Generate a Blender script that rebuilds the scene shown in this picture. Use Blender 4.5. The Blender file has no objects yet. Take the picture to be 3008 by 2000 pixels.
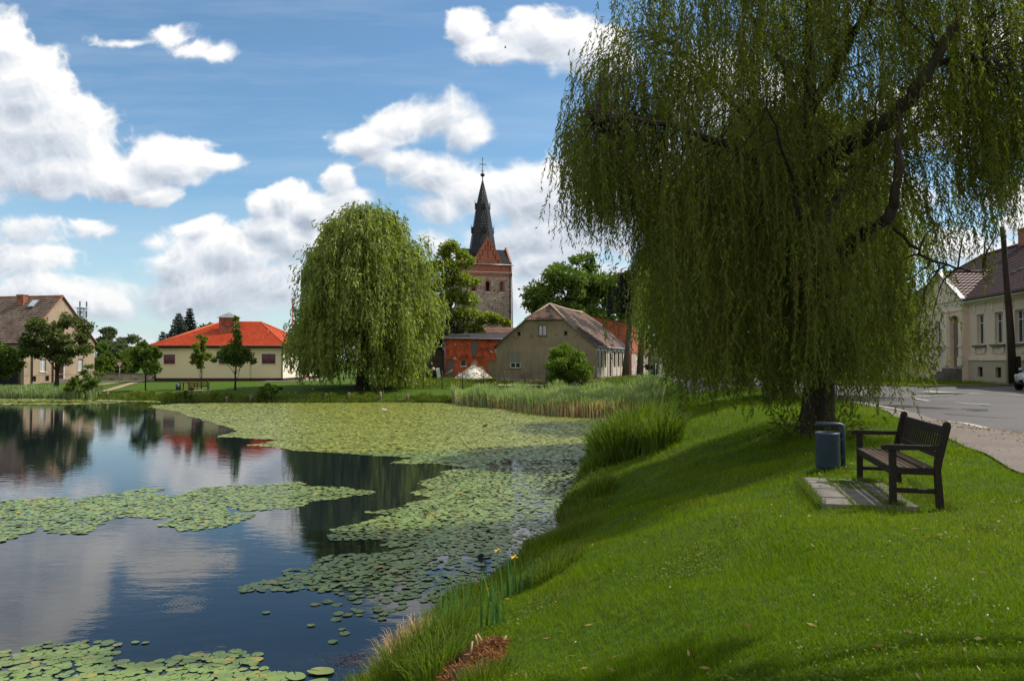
import bpy, math, random
import numpy as np
from mathutils import Vector, Matrix
from mathutils.geometry import tessellate_polygon
R = math.radians
rng = np.random.default_rng(7)
random.seed(7)
sc = bpy.context.scene
COL = sc.collection
F = 2285.0; CX = 1504.0; HY = 1055.0          # focal length and horizon of the photograph, in its pixels
SUN = np.array([.62, .20, .755]); SUN = SUN/np.linalg.norm(SUN)
ZW = -3.6; KS = 3.6/2.8                                      # water level (eye level is 0)

def ss(x, a, b):
    t = np.clip((np.asarray(x, float)-a)/(b-a), 0, 1); return t*t*(3-2*t)

# ---------------------------------------------------------------- meshes
class MB:
    def __init__(s): s.v=[]; s.f=[]; s.n=0; s.att=[]
    def add(s, v, f, smooth=False, mi=0):
        v=np.asarray(v,float).reshape(-1,3); 
        if isinstance(f,np.ndarray): f=f.astype(np.int64)+s.n
        else: f=[[i+s.n for i in q] for q in f]
        s.v.append(v); s.f.append((f,smooth,mi)); s.n+=len(v); return s
    def empty(s): return s.n==0
    def mesh(s, name, mats):
        me=bpy.data.meshes.new(name)
        V=np.concatenate(s.v).astype(np.float32)
        starts=[];tot=[];idx=[];sm=[];mi=[]; c=0
        for f,smooth,m in s.f:
            if isinstance(f,np.ndarray):
                k=f.shape[1]; n=len(f)
                starts.append(c+np.arange(n)*k); tot.append(np.full(n,k)); idx.append(f.ravel()); c+=n*k
                sm.append(np.full(n,smooth)); mi.append(np.full(n,m))
            else:
                for q in f:
                    starts.append(np.array([c])); tot.append(np.array([len(q)])); idx.append(np.array(q)); c+=len(q)
                    sm.append(np.array([smooth])); mi.append(np.array([m]))
        starts=np.concatenate(starts).astype(np.int32); tot=np.concatenate(tot).astype(np.int32); idx=np.concatenate(idx).astype(np.int32)
        me.vertices.add(len(V)); me.vertices.foreach_set('co',V.ravel())
        me.loops.add(len(idx)); me.loops.foreach_set('vertex_index',idx)
        me.polygons.add(len(starts)); me.polygons.foreach_set('loop_start',starts); me.polygons.foreach_set('loop_total',tot)
        me.polygons.foreach_set('use_smooth',np.concatenate(sm).astype(bool)); me.polygons.foreach_set('material_index',np.concatenate(mi).astype(np.int32))
        if not isinstance(mats,(list,tuple)): mats=[mats]
        for m in mats: me.materials.append(m)
        me.update(calc_edges=True); me.validate()
        return me
    def build(s, name, mats, parent=None):
        o=bpy.data.objects.new(name, s.mesh(name,mats)); COL.objects.link(o)
        if parent is not None: o.parent=parent
        return o
    # primitives
    def box(s, x0,x1,y0,y1,z0,z1, M=None, bev=0.0, mi=0):
        if bev>0:
            b=bev; P=[]
            for z,i in ((z0,b),(z0+b,0),(z1-b,0),(z1,b)):
                for (x,y) in ((x0+i+b*.0,y0+i),(x1-i,y0+i),(x1-i,y1-i),(x0+i,y1-i)): P.append((x,y,z))
            fs=[[3,2,1,0],[12,13,14,15]]
            for l in range(3):
                for k in range(4): a=l*4+k; c=l*4+(k+1)%4; fs.append([a,c,c+4,a+4])
        else:
            P=[(x0,y0,z0),(x1,y0,z0),(x1,y1,z0),(x0,y1,z0),(x0,y0,z1),(x1,y0,z1),(x1,y1,z1),(x0,y1,z1)]
            fs=[[3,2,1,0],[4,5,6,7],[0,1,5,4],[1,2,6,5],[2,3,7,6],[3,0,4,7]]
        P=np.array(P,float)
        if M is not None: P=(np.c_[P,np.ones(len(P))]@np.array(M).T)[:,:3]
        return s.add(P,fs,mi=mi)
    def tube(s, pts, rad, n=8, cap=True, smooth=True, mi=0, squash=None):
        pts=np.asarray(pts,float); k=len(pts); rad=np.broadcast_to(np.asarray(rad,float),(k,))
        t=np.gradient(pts,axis=0); t/=np.linalg.norm(t,axis=1)[:,None]+1e-9
        ref=np.array([0,0,1.]) if abs(t[0,2])<.9 else np.array([1.,0,0])
        a=np.cross(t[0],ref); a/=np.linalg.norm(a); V=[]
        ang=np.arange(n)*2*math.pi/n
        for i in range(k):
            a=a-t[i]*np.dot(a,t[i]); a/=np.linalg.norm(a)+1e-9; b=np.cross(t[i],a)
            V.append(pts[i]+rad[i]*(np.cos(ang)[:,None]*a+np.sin(ang)[:,None]*b))
        V=np.concatenate(V); i=np.arange(k-1)[:,None]*n; j=np.arange(n)[None,:]; j2=(j+1)%n
        q=np.stack([i+j,i+j2,i+n+j2,i+n+j],-1).reshape(-1,4)
        s.add(V,q,smooth,mi)
        if cap:
            s.f.append(([[s.n-k*n+n-1-x for x in range(n)],[s.n-n+x for x in range(n)]],False,mi))
        return s
    def lathe(s, prof, c=(0,0,0), n=24, smooth=True, mi=0):
        prof=np.array(prof,float); ang=np.arange(n)*2*math.pi/n; k=len(prof)
        V=np.stack([prof[:,0][:,None]*np.cos(ang),prof[:,0][:,None]*np.sin(ang),np.repeat(prof[:,1][:,None],n,1)],-1).reshape(-1,3)+np.array(c)
        i=np.arange(k-1)[:,None]*n; j=np.arange(n)[None,:]; j2=(j+1)%n
        return s.add(V,np.stack([i+j,i+j2,i+n+j2,i+n+j],-1).reshape(-1,4),smooth,mi)
    def prism(s, poly, o, u, v, w, depth, mi=0):
        """poly (a,b) in plane o+a*u+b*v, extruded by depth along w"""
        o,u,v,w=map(lambda q:np.array(q,float),(o,u,v,w)); P=[o+a*u+b*v for a,b in poly]; n=len(P)
        Q=[p+w*depth for p in P]; tri=tessellate_polygon([[Vector(p) for p in P]])
        fs=[list(t) for t in tri]+[[n+i for i in reversed(t)] for t in tri]+[[i,(i+1)%n,n+(i+1)%n,n+i] for i in range(n)]
        return s.add(P+Q,fs,mi=mi)
    def wall(s, o, u, outline, holes=(), depth=.14, mi=0, n=None):
        """vertical wall face in plane (u, up); holes get reveals going inward"""
        o=np.array(o,float); u=np.array(u,float); up=np.array([0,0,1.]); nn=np.cross(u,up)
        loops=[list(outline)]+[h if len(h)!=4 or not np.isscalar(h[0]) else [(h[0],h[1]),(h[2],h[1]),(h[2],h[3]),(h[0],h[3])] for h in holes]
        P=[];L=[]
        for lp in loops:
            q=[o+a*u+b*up for a,b in lp]; P+=q; L.append([Vector((a,b,0)) for a,b in lp])
        tri=[list(t) for t in tessellate_polygon(L)]; s.add(P,tri,mi=mi)
        for lp in loops[1:]:
            q=[o+a*u+b*up for a,b in lp]; k=len(q); s.add(q+[p-nn*depth for p in q],[[i,(i+1)%k,k+(i+1)%k,k+i] for i in range(k)],mi=mi)
        return s
    def courses(s, bl, br, tr, tl, n, lip=.05, mi=0):
        bl,br,tr,tl=[np.array(p,float) for p in (bl,br,tr,tl)]
        nrm=np.cross(br-bl,tl-bl) if np.linalg.norm(tl-bl)>1e-6 else np.cross(br-bl,tr-bl)
        nrm/=np.linalg.norm(nrm); 
        if nrm[2]<0: nrm=-nrm
        V=[];Fs=[]
        for i in range(n):
            a,b=i/n,(i+1)/n
            p0=bl+(tl-bl)*a;p1=br+(tr-br)*a;q1=br+(tr-br)*b;q0=bl+(tl-bl)*b
            k=len(V); V+=[p0,p1,p0+nrm*lip,p1+nrm*lip,q1+nrm*.004,q0+nrm*.004]
            Fs+=[[k,k+1,k+3,k+2],[k+2,k+3,k+4,k+5]]
        return s.add(V,Fs,mi=mi)

def frameM(o,u):
    """matrix with x=u, z=up, y=inward for a wall whose outward normal is u x up"""
    u=np.array(u,float); n=np.cross(u,[0,0,1.]); M=np.eye(4); M[:3,0]=u; M[:3,1]=-n; M[:3,2]=[0,0,1]; M[:3,3]=o; return M

def arch(u0,z0,u1,z1,rise=None,n=6):
    r=(u1-u0)/2; rise=r if rise is None else rise; c=(u0+u1)/2
    return [(u0,z0),(u1,z0)]+[(c+r*math.cos(t),z1-rise+rise*math.sin(t)) for t in [math.pi*i/n for i in range(n+1)]]

# ---------------------------------------------------------------- scene objects
def tag(o,label=None,cat=None,group=None,kind=None):
    if label: o['label']=label
    if cat: o['category']=cat
    if group: o['group']=group
    if kind: o['kind']=kind
    return o
def thing(name,label,cat,loc=(0,0,0),rz=0,group=None):
    o=bpy.data.objects.new(name,None); o.empty_display_size=.3; COL.objects.link(o); o.location=loc; o.rotation_euler=(0,0,rz)
    return tag(o,label,cat,group)

# ---------------------------------------------------------------- materials
MATS={}
class NT:
    def __init__(s,nt): s.nt=nt; s.n=nt.nodes; s.l=nt.links
    def node(s,t,**k):
        o=s.n.new(t)
        for a,b in k.items():
            if a=='ins':
                for i,v in b.items():
                    if isinstance(v,bpy.types.NodeSocket): s.l.new(v,o.inputs[i])
                    else: o.inputs[i].default_value=v
            else: setattr(o,a,b)
        return o
    def math(s,op,a,b=None,c=None,clamp=False):
        ins={0:a}
        if b is not None: ins[1]=b
        if c is not None: ins[2]=c
        return s.node('ShaderNodeMath',operation=op,use_clamp=clamp,ins=ins).outputs[0]
    def vm(s,op,a,b=None,out=0):
        ins={0:a}
        if b is not None: ins[3 if op=='SCALE' else 1]=b
        return s.node('ShaderNodeVectorMath',operation=op,ins=ins).outputs[out]
    def mix(s,fac,a,b,blend='MIX'):
        n=s.node('ShaderNodeMix',data_type='RGBA',blend_type=blend); 
        for i,v in ((0,fac),(6,a),(7,b)):
            if isinstance(v,bpy.types.NodeSocket): s.l.new(v,n.inputs[i])
            else: n.inputs[i].default_value=v if i==0 else (*v,1)[:4]
        return n.outputs[2]
    def noise(s,vec,scale,detail=4,rough=.55,dist=0,out=0):
        return s.node('ShaderNodeTexNoise',ins={'Vector':vec,'Scale':scale,'Detail':detail,'Roughness':rough,'Distortion':dist}).outputs[out]
    def ramp(s,fac,stops,interp='LINEAR'):
        n=s.node('ShaderNodeValToRGB',ins={0:fac}); cr=n.color_ramp; cr.interpolation=interp
        while len(cr.elements)<len(stops): cr.elements.new(.5)
        for e,(p,c) in zip(cr.elements,stops): e.position=p; e.color=(*c,1)[:4] if not np.isscalar(c) else (c,c,c,1)
        return n.outputs[0]
    def mr(s,v,a,b,c=0,d=1,smooth=False):
        return s.node('ShaderNodeMapRange',interpolation_type='SMOOTHSTEP' if smooth else 'LINEAR',ins={0:v,1:a,2:b,3:c,4:d}).outputs[0]
def newmat(name):
    m=bpy.data.materials.new(name); m.use_nodes=True; nt=NT(m.node_tree); nt.n.clear()
    out=nt.node('ShaderNodeOutputMaterial'); b=nt.node('ShaderNodeBsdfPrincipled'); nt.l.new(b.outputs[0],out.inputs[0])
    MATS[name]=m; return m,nt,b,out
def L(nt,a,b): nt.l.new(a,b)
def bump(nt,b,h,strength=.5,dist=.02):
    n=nt.node('ShaderNodeBump',ins={'Strength':strength,'Distance':dist,'Height':h}); L(nt,n.outputs[0],b.inputs['Normal'])
def plain(name,c1,c2=None,scale=3,rough=.8,c3=None,detail=5,bs=.3,bd=.02,metal=0,coord='Object',stretch=(1,1,1),spec=.3):
    m,nt,b,_=newmat(name); tc=nt.node('ShaderNodeTexCoord').outputs[coord]
    v=nt.vm('MULTIPLY',tc,stretch); n=nt.noise(v,scale,detail,.6)
    c2=c2 or tuple(x*.75 for x in c1)
    st=[(.3,c2),(.62,c1)] if c3 is None else [(.28,c2),(.5,c1),(.7,c3)]
    L(nt,nt.ramp(n,st),b.inputs['Base Color']); b.inputs['Roughness'].default_value=rough; b.inputs['Metallic'].default_value=metal
    b.inputs['Specular IOR Level'].default_value=spec
    if bs: bump(nt,b,nt.noise(v,scale*6,4),bs,bd)
    return m
def hv(nt):
    """wall coordinates: (along the wall, height)"""
    tc=nt.node('ShaderNodeTexCoord').outputs['Object']; sp=nt.node('ShaderNodeSeparateXYZ',ins={0:tc}).outputs
    return tc,nt.node('ShaderNodeCombineXYZ',ins={0:nt.math('ADD',sp[0],sp[1]),1:sp[2]}).outputs[0],sp
def plaster(name,c,cdirt,dirt=.5,scale=.8,drip=True,patch=None,pth=.62,bs=.25):
    m,nt,b,_=newmat(name); tc,w,sp=hv(nt)
    n=nt.noise(tc,scale,6,.6); col=nt.mix(nt.mr(n,.35,.7,0,dirt),c,cdirt)
    if drip:
        d=nt.noise(nt.vm('MULTIPLY',tc,(3,3,.25)),1.6,5,.6); col=nt.mix(nt.mr(d,.5,.75,0,dirt),col,cdirt)
    if patch:
        p=nt.noise(tc,.55,7,.62); f=nt.mr(p,pth,pth+.02,0,1)
        br=nt.node('ShaderNodeTexBrick',ins={'Vector':w,'Scale':1,'Color1':(*patch,1),'Color2':(patch[0]*.7,patch[1]*.7,patch[2]*.7,1),'Mortar':(.25,.22,.18,1),'Mortar Size':.012,'Brick Width':.26,'Row Height':.08}).outputs[0]
        col=nt.mix(f,col,br)
    L(nt,col,b.inputs['Base Color']); b.inputs['Roughness'].default_value=.9; b.inputs['Specular IOR Level'].default_value=.2
    bump(nt,b,nt.noise(tc,14,5),bs,.02); return m
def brick(name,c1,c2,mortar,bw=.26,rh=.085,patch=None,var=.55,grime=(.06,.03,.02),gs=.5):
    m,nt,b,_=newmat(name); tc,w,sp=hv(nt)
    t=nt.node('ShaderNodeTexBrick',ins={'Vector':w,'Scale':1,'Color1':(*c1,1),'Color2':(*c2,1),'Mortar':(*mortar,1),'Mortar Size':.011,'Bias':0,'Brick Width':bw,'Row Height':rh})
    col=t.outputs[0]
    big=nt.noise(tc,gs,6,.65); col=nt.mix(nt.mr(big,.44,.62,0,var),col,grime)
    sm=nt.noise(nt.vm('MULTIPLY',tc,(1,1,1.7)),2.6,6,.7); col=nt.mix(nt.mr(sm,.5,.66,0,.6),col,tuple(min(1,x*1.5) for x in c1))
    if patch:
        p=nt.noise(tc,.5,7,.65); lo=nt.math('SUBTRACT',p,nt.math('MULTIPLY',sp[2],patch[3])); f=nt.mr(lo,patch[4],patch[4]+.02,0,1); col=nt.mix(f,col,patch[:3])
    L(nt,col,b.inputs['Base Color']); b.inputs['Roughness'].default_value=.9; b.inputs['Specular IOR Level'].default_value=.15
    bump(nt,b,t.outputs[1],-.4,.015); return m
def tiles(name,c1,c2,c3=None,scale=.7,rough=.75,cw=.25,dark=None):
    m,nt,b,_=newmat(name); tc,w,sp=hv(nt)
    n=nt.noise(tc,scale,6,.65); vor=nt.node('ShaderNodeTexVoronoi',ins={'Vector':nt.vm('MULTIPLY',tc,(4,4,5)),'Scale':1}).outputs[1]
    vs=nt.node('ShaderNodeSeparateColor',ins={0:vor}).outputs[0]
    f=nt.math('ADD',nt.math('MULTIPLY',n,.7),nt.math('MULTIPLY',vs,.3))
    st=[(.3,c2),(.6,c1)]+([(.72,c3)] if c3 else [])
    col=nt.ramp(f,st)
    if dark:
        d=nt.noise(nt.vm('MULTIPLY',tc,(1,.6,1)),.45,3,.5); col=nt.mix(nt.mr(d,.50,.53,0,.92),col,dark)
    L(nt,col,b.inputs['Base Color']); b.inputs['Roughness'].default_value=rough; b.inputs['Specular IOR Level'].default_value=.3
    wv=nt.math('SINE',nt.math('MULTIPLY',nt.math('ADD',sp[0],sp[1]),2*math.pi/cw)); bump(nt,b,wv,.6,.03); return m
def stone(name):
    m,nt,b,_=newmat(name); tc,w,sp=hv(nt)
    w2=nt.vm('MULTIPLY',w,(2.0,3.2,1))
    v=nt.node('ShaderNodeTexVoronoi',ins={'Vector':w2,'Scale':1,'Randomness':.85}); v2=nt.node('ShaderNodeTexVoronoi',feature='DISTANCE_TO_EDGE',ins={'Vector':w2,'Scale':1,'Randomness':.85}).outputs[0]
    r=nt.node('ShaderNodeSeparateColor',ins={0:v.outputs[1]}).outputs[0]
    col=nt.ramp(r,[(0,(.12,.10,.10)),(.3,(.30,.235,.195)),(.55,(.43,.29,.21)),(.75,(.27,.25,.24)),(1,(.62,.49,.37))],'LINEAR')
    col=nt.mix(nt.mr(v2,.03,.10,1,0),col,(.44,.36,.27)); col=nt.mix(nt.mr(nt.noise(tc,.3,5),.45,.7,0,.2),col,(.10,.07,.055))
    L(nt,col,b.inputs['Base Color']); b.inputs['Roughness'].default_value=.9; bump(nt,b,v2,.6,.04); return m
def leafmat(name,c1,c2,trans=.35,rough=.5,scale=.5,hue=None,coord='Object',spec=.25,patch=None):
    """foliage: reflects c1..c2, lets light through"""
    m=bpy.data.materials.new(name); m.use_nodes=True; nt=NT(m.node_tree); nt.n.clear(); out=nt.node('ShaderNodeOutputMaterial')
    tc=nt.node('ShaderNodeTexCoord').outputs[coord]; g=nt.node('ShaderNodeNewGeometry')
    n=nt.noise(tc,scale,3,.6); f=nt.math('ADD',nt.math('MULTIPLY',n,.75),nt.math('MULTIPLY',g.outputs['Random Per Island'],.45),clamp=True)
    col=nt.ramp(f,[(.3,c2),(.75,c1)]+([(1,hue)] if hue else []))
    if patch: col=nt.mix(nt.mr(nt.noise(tc,patch[3],6,.65),patch[4],patch[4]+.16,0,.8),col,patch[:3])
    b=nt.node('ShaderNodeBsdfPrincipled',ins={'Base Color':col,'Roughness':rough,'Specular IOR Level':spec})
    t=nt.node('ShaderNodeBsdfTranslucent',ins={0:nt.mix(1,col,(1.6,1.7,.5),'MULTIPLY')})
    mx=nt.node('ShaderNodeMixShader',ins={0:trans,1:b.outputs[0],2:t.outputs[0]}); L(nt,mx.outputs[0],out.inputs[0]); MATS[name]=m; return m
def glassmat(name,c=(.02,.025,.03),rough=.04,curtain=None):
    m,nt,b,_=newmat(name); b.inputs['Roughness'].default_value=rough; b.inputs['Specular IOR Level'].default_value=.6
    if curtain:
        tc,w,sp=hv(nt); wv=nt.math('SINE',nt.math('MULTIPLY',nt.math('ADD',sp[0],sp[1]),60)); L(nt,nt.mix(nt.mr(wv,-1,1,0,.5),curtain,tuple(x*.5 for x in curtain)),b.inputs['Base Color'])
    else: b.inputs['Base Color'].default_value=(*c,1)
    return m

M_bark=plain('bark',(.055,.040,.030),(.020,.015,.012),4,.95,stretch=(1.5,1.5,.25),bs=.9,bd=.05)
M_bark2=plain('bark_pale',(.13,.10,.08),(.06,.045,.035),4,.95,stretch=(1.5,1.5,.3),bs=.7,bd=.04)
M_will=leafmat('willow_leaves',(.130,.158,.024),(.052,.074,.013),.42,.55,.6,spec=.14,hue=(.22,.215,.04))
M_willmid=leafmat('willow_leaves_light',(.235,.275,.075),(.105,.14,.035),.42,.5,.45,hue=(.33,.35,.11))
M_broad=leafmat('broad_leaves',(.12,.185,.032),(.045,.085,.016),.33,.5,.4,hue=(.19,.25,.05))
M_broadl=leafmat('broad_leaves_light',(.19,.235,.035),(.08,.115,.018),.36,.5,.4,hue=(.25,.27,.05))
M_maple=leafmat('dark_leaves',(.12,.15,.04),(.05,.07,.022),.28,.5,.5,hue=(.17,.17,.06))
M_grey=leafmat('grey_leaves',(.12,.155,.08),(.05,.075,.04),.25,.5,.4)
M_fir=leafmat('fir_needles',(.018,.032,.018),(.008,.014,.009),.05,.6,.7)
M_spruce=leafmat('blue_spruce_needles',(.075,.11,.095),(.025,.045,.04),.08,.6,.7)
M_pine=leafmat('pine_needles',(.05,.06,.022),(.022,.028,.012),.1,.6,.7)
M_chest=leafmat('chestnut_leaves',(.23,.28,.045),(.10,.13,.02),.38,.5,.4,hue=(.30,.32,.06))
M_bush=leafmat('bush_leaves',(.14,.21,.02),(.05,.09,.012),.3,.5,.8,hue=(.21,.27,.03))
M_grass=leafmat('grass_blades',(.158,.228,.007),(.070,.128,.004),.36,.7,.35,spec=.06,hue=(.25,.25,.03),patch=(.19,.18,.045,.8,.56))
M_rough=leafmat('rough_grass',(.13,.18,.018),(.06,.09,.012),.3,.55,1.2,hue=(.22,.19,.06))
M_sedge=leafmat('sedge_blades',(.15,.22,.028),(.06,.10,.014),.33,.5,.9,hue=(.2,.25,.05))
M_reed=leafmat('reed_blades',(.27,.35,.17),(.14,.20,.10),.32,.5,.5,hue=(.46,.44,.24))
M_reeddry=leafmat('dry_reed_stems',(.60,.42,.27),(.36,.23,.14),.2,.7,1.0,hue=(.75,.58,.40))
M_iris=leafmat('iris_blades',(.10,.21,.065),(.05,.12,.04),.25,.45,2.0)
M_root=leafmat('dead_roots',(.30,.13,.05),(.08,.03,.015),.1,.8,3.0,hue=(.42,.22,.09))
M_yellow=plain('yellow_petals',(.75,.50,.02),(.6,.36,.01),5,.6,bs=0)
M_white=plain('white_petals',(.75,.75,.70),(.6,.6,.55),5,.6,bs=0)
# ---------------------------------------------------------------- camera
cam=bpy.data.cameras.new('camera'); co=bpy.data.objects.new('camera',cam); COL.objects.link(co); sc.camera=co
cam.sensor_width=36; cam.lens=36*F/3008; cam.clip_end=6000; cam.clip_start=.05
co.location=(0,0,0); co.rotation_euler=(R(90)+math.atan(55/F),0,0)

# ---------------------------------------------------------------- sky
w=bpy.data.worlds.new('World'); sc.world=w; w.use_nodes=True; nt=NT(w.node_tree); nt.n.clear()
wout=nt.node('ShaderNodeOutputWorld'); bg=nt.node('ShaderNodeBackground'); L(nt,bg.outputs[0],wout.inputs[0]); bg.inputs[1].default_value=.125
sky=nt.node('ShaderNodeTexSky',sky_type='NISHITA',sun_disc=False); sky.sun_elevation=math.asin(SUN[2]); sky.sun_rotation=math.atan2(SUN[0],SUN[1]); sky.air_density=1.0; sky.dust_density=.6; sky.ozone_density=2.2
d=nt.node('ShaderNodeTexCoord').outputs['Generated']
sp=nt.node('ShaderNodeSeparateXYZ',ins={0:d}).outputs
ay=nt.math('MAXIMUM',nt.math('ABSOLUTE',sp[1]),.3)
P=nt.node('ShaderNodeCombineXYZ',ins={0:nt.math('DIVIDE',sp[0],ay),1:nt.math('DIVIDE',sp[2],ay),2:nt.math('MULTIPLY',nt.math('SIGN',sp[1]),1.5)}).outputs[0]
# (cx,cy,rx,ry,weight) in 1000ths of tan(angle)
BL=[]
def bl(x,y,rx,ry,w=1.0): BL.append(((x-CX)/F,(HY-y)/F,rx/F,ry/F,w))
for a in [(-20,150,130,130),(60,290,190,170),(-60,400,330,220),(170,410,230,150),(330,520,190,85),(470,470,190,75),(600,475,90,35,.9),(420,560,90,45,.9),(150,520,330,80),
  (350,114,170,24,.38),(470,106,95,40,.50),(560,140,90,26,.45),(640,150,60,24,.45),
  (1395,60,85,70),(1470,140,130,62),(1620,95,150,110),(1720,160,140,110),(1560,20,50,40,.7),
  (1090,410,150,62,.95),(1180,365,150,80),(1290,345,125,92),(1370,395,85,65),
  (1180,480,140,66),(1290,520,170,85),(1400,570,210,110),(1560,580,210,110),(1720,620,190,130),(1300,620,160,60,.9),(1560,700,300,90,.9),(1900,560,300,200,.9),
  (1010,525,46,56,.5),(1050,590,70,40,.45),
  (845,600,90,75),(930,640,130,70),(800,690,130,55),(900,720,210,60,.9),(760,620,60,50,.9),
  (520,770,150,85),(660,755,220,75),(600,850,420,85,.95),(820,830,300,70,.9),(430,700,70,35,.5),(570,675,80,35,.75),
  (40,690,150,60,.55),(60,780,200,60,.7),(230,880,210,70),(330,885,120,60),(100,880,120,80,.9),(250,670,110,30,.42),
  (1290,720,85,62,.9),(1380,760,140,50,.8),(1560,760,90,70,.95),(1480,860,260,70,.85),(1650,830,260,80,.8),
  (900,980,900,50,.72),(200,985,500,45,.72),
  (2200,300,260,160,.9),(2450,600,300,170,.9),(2750,350,200,120,.85),(2960,560,90,60,.85),(2990,640,90,50,1.0),(2800,720,260,80,.8),(2300,850,500,100,.85),(2950,120,160,90,.8)]: bl(*a)
def lattice(U,V,f,seed):
    r=np.random.default_rng(seed).random((260,260)).astype(np.float32)*2-1
    x=U*f+50.37; y=V*f+50.71; xi=np.floor(x).astype(int); yi=np.floor(y).astype(int); fx=(x-xi).astype(np.float32); fy=(y-yi).astype(np.float32)
    fx=fx*fx*fx*(fx*(fx*6-15)+10); fy=fy*fy*fy*(fy*(fy*6-15)+10); xi%=260; yi%=260; x1=(xi+1)%260; y1=(yi+1)%260
    return (r[yi,xi]*(1-fx)+r[yi,x1]*fx)*(1-fy)+(r[y1,xi]*(1-fx)+r[y1,x1]*fx)*fy
def fbm(U,V,f,o,gain,seed,billow=False):
    t=0;a=1;s=0
    for k in range(o):
        c,sn=math.cos(k*1.3),math.sin(k*1.3); n=lattice(U*c-V*sn,U*sn+V*c,f*2.03**k,seed+k)
        t=t+a*((1-2*np.abs(n)) if billow else n); s+=a; a*=gain
    return t/s
U0,U1,V0,V1=-1.0,1.0,-.03,.77; NXc,NYc=2500,1000
Uc,Vc=np.meshgrid(np.linspace(U0,U1,NXc).astype(np.float32),np.linspace(V0,V1,NYc).astype(np.float32))
sw=1+.9*np.clip(1-Vc/.42,0,1)**1.5
w1=fbm(Uc,Vc,7,3,.5,11); w2=fbm(Uc,Vc,7,3,.5,31); Uq=Uc+.026*w1; Vq=Vc+.020*w2
acc=np.full(Uc.shape,-2.,np.float32)
for cx,cy,rx,ry,wt in BL:
    dd=np.sqrt(((Uq-cx)/rx)**2+((Vq-cy)/ry)**2); v=(wt*(1-dd)).astype(np.float32)
    h_=np.clip(.5+.5*(acc-v)/.22,0,1); acc=v*(1-h_)+acc*h_+.22*h_*(1-h_)*.5
bil=fbm(Uq,Vq*1.15,24,6,.55,51,True); soft=fbm(Uq,Vq*1.2,11,7,.55,71)
den=acc*1.25+.30*bil+.42*soft-.02
wd_=.40+.75*np.clip(fbm(Uc,Vc,5,3,.5,91)+.25,0,1); alpha=ss(den,-.02,-.02+wd_)*.97
# light marching towards the sun (up and to the right) and looking from the side
posS=np.clip(acc*1.25+.36*fbm(Uq,Vq*1.2,11,3,.5,71)+.10*fbm(Uq,Vq*1.15,24,2,.5,51,True)-.02,0,1.2); T=np.zeros_like(den); du_,dv_=.55,.84; pos=np.clip(den,0,1.2)
dxp=(U1-U0)/NXc
for k in range(1,15):
    st_=3+k*1.1; sx=int(round(du_*st_*k*.55)); sy=int(round(dv_*st_*k*.55)); T+=np.roll(np.roll(posS,-sx,1),-sy,0)*(.55+.06*k)
lum=np.exp(-T*.20)
edge=1-ss(den,.15,.9); 
g1=pos-np.roll(np.roll(pos,-4,1),-6,0); g2=pos-np.roll(np.roll(pos,-14,1),-20,0); fl=.28*bil+.45*soft; g3=fl-np.roll(np.roll(fl,-9,1),-14,0)
bright=np.clip(.30+.72*lum+.08*edge+.45*g1+.38*g2+.12*g3+.07*bil-.10*(1-ss(Vc,.05,.3))+.22*bil*(1-ss(Vc,.03,.22)),0,1.08)
lo=np.array([.40,.455,.54]); mi=np.array([.72,.76,.82]); hi=np.array([1.0,.988,.965])
b1=np.clip(bright/.55,0,1)[...,None]; b2=np.clip((bright-.55)/.4,0,1)[...,None]
cc=(lo*(1-b1)+mi*b1)*(1-b2)+hi*b2
hz=(.5*(1-ss(Vc,0,.15)))[...,None]; cc=cc*(1-hz)+np.array([.64,.69,.76])*hz
img=bpy.data.images.new('generated_clouds',NXc,NYc,alpha=True,float_buffer=True)
px_=np.ones((NYc,NXc,4),np.float32); px_[...,:3]=cc; px_[...,3]=alpha
fade=ss(Uc,U0,U0+.05)*(1-ss(Uc,U1-.05,U1))*(1-ss(Vc,V1-.06,V1)); px_[...,3]*=fade
img.colorspace_settings.name='Non-Color'; img.alpha_mode='CHANNEL_PACKED'
img.pixels.foreach_set(px_.ravel()); img.pack()
del w1,w2,T,pos,cc,px_,bil,soft,den,acc,Uq,Vq
uv=nt.node('ShaderNodeCombineXYZ',ins={0:nt.mr(nt.math('DIVIDE',sp[0],ay),U0,U1),1:nt.mr(nt.math('DIVIDE',sp[2],ay),V0,V1)}).outputs[0]
ti=nt.node('ShaderNodeTexImage',image=img,extension='EXTEND',interpolation='Linear',ins={0:uv}); ccol=ti.outputs[0]
alpha=nt.math('MULTIPLY',ti.outputs[1],nt.mr(sp[2],-.01,.01,0,1))
# thin streaks of cirrus
st=nt.noise(nt.vm('MULTIPLY',P,(1.1,9,1)),3,7,.6); ci=nt.math('MULTIPLY',nt.mr(st,.45,.85,0,1),.26)
skc=nt.vm('MULTIPLY',sky.outputs[0],(.80,1.0,1.04))
skyc=nt.mix(ci,skc,(5.0,5.6,6.2))
skyc=nt.mix(nt.mr(sp[2],-.02,.2,.6,0),skyc,(5.2,6.0,6.7))
final=nt.mix(alpha,skyc,nt.vm('SCALE',ccol,7.6))
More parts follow.
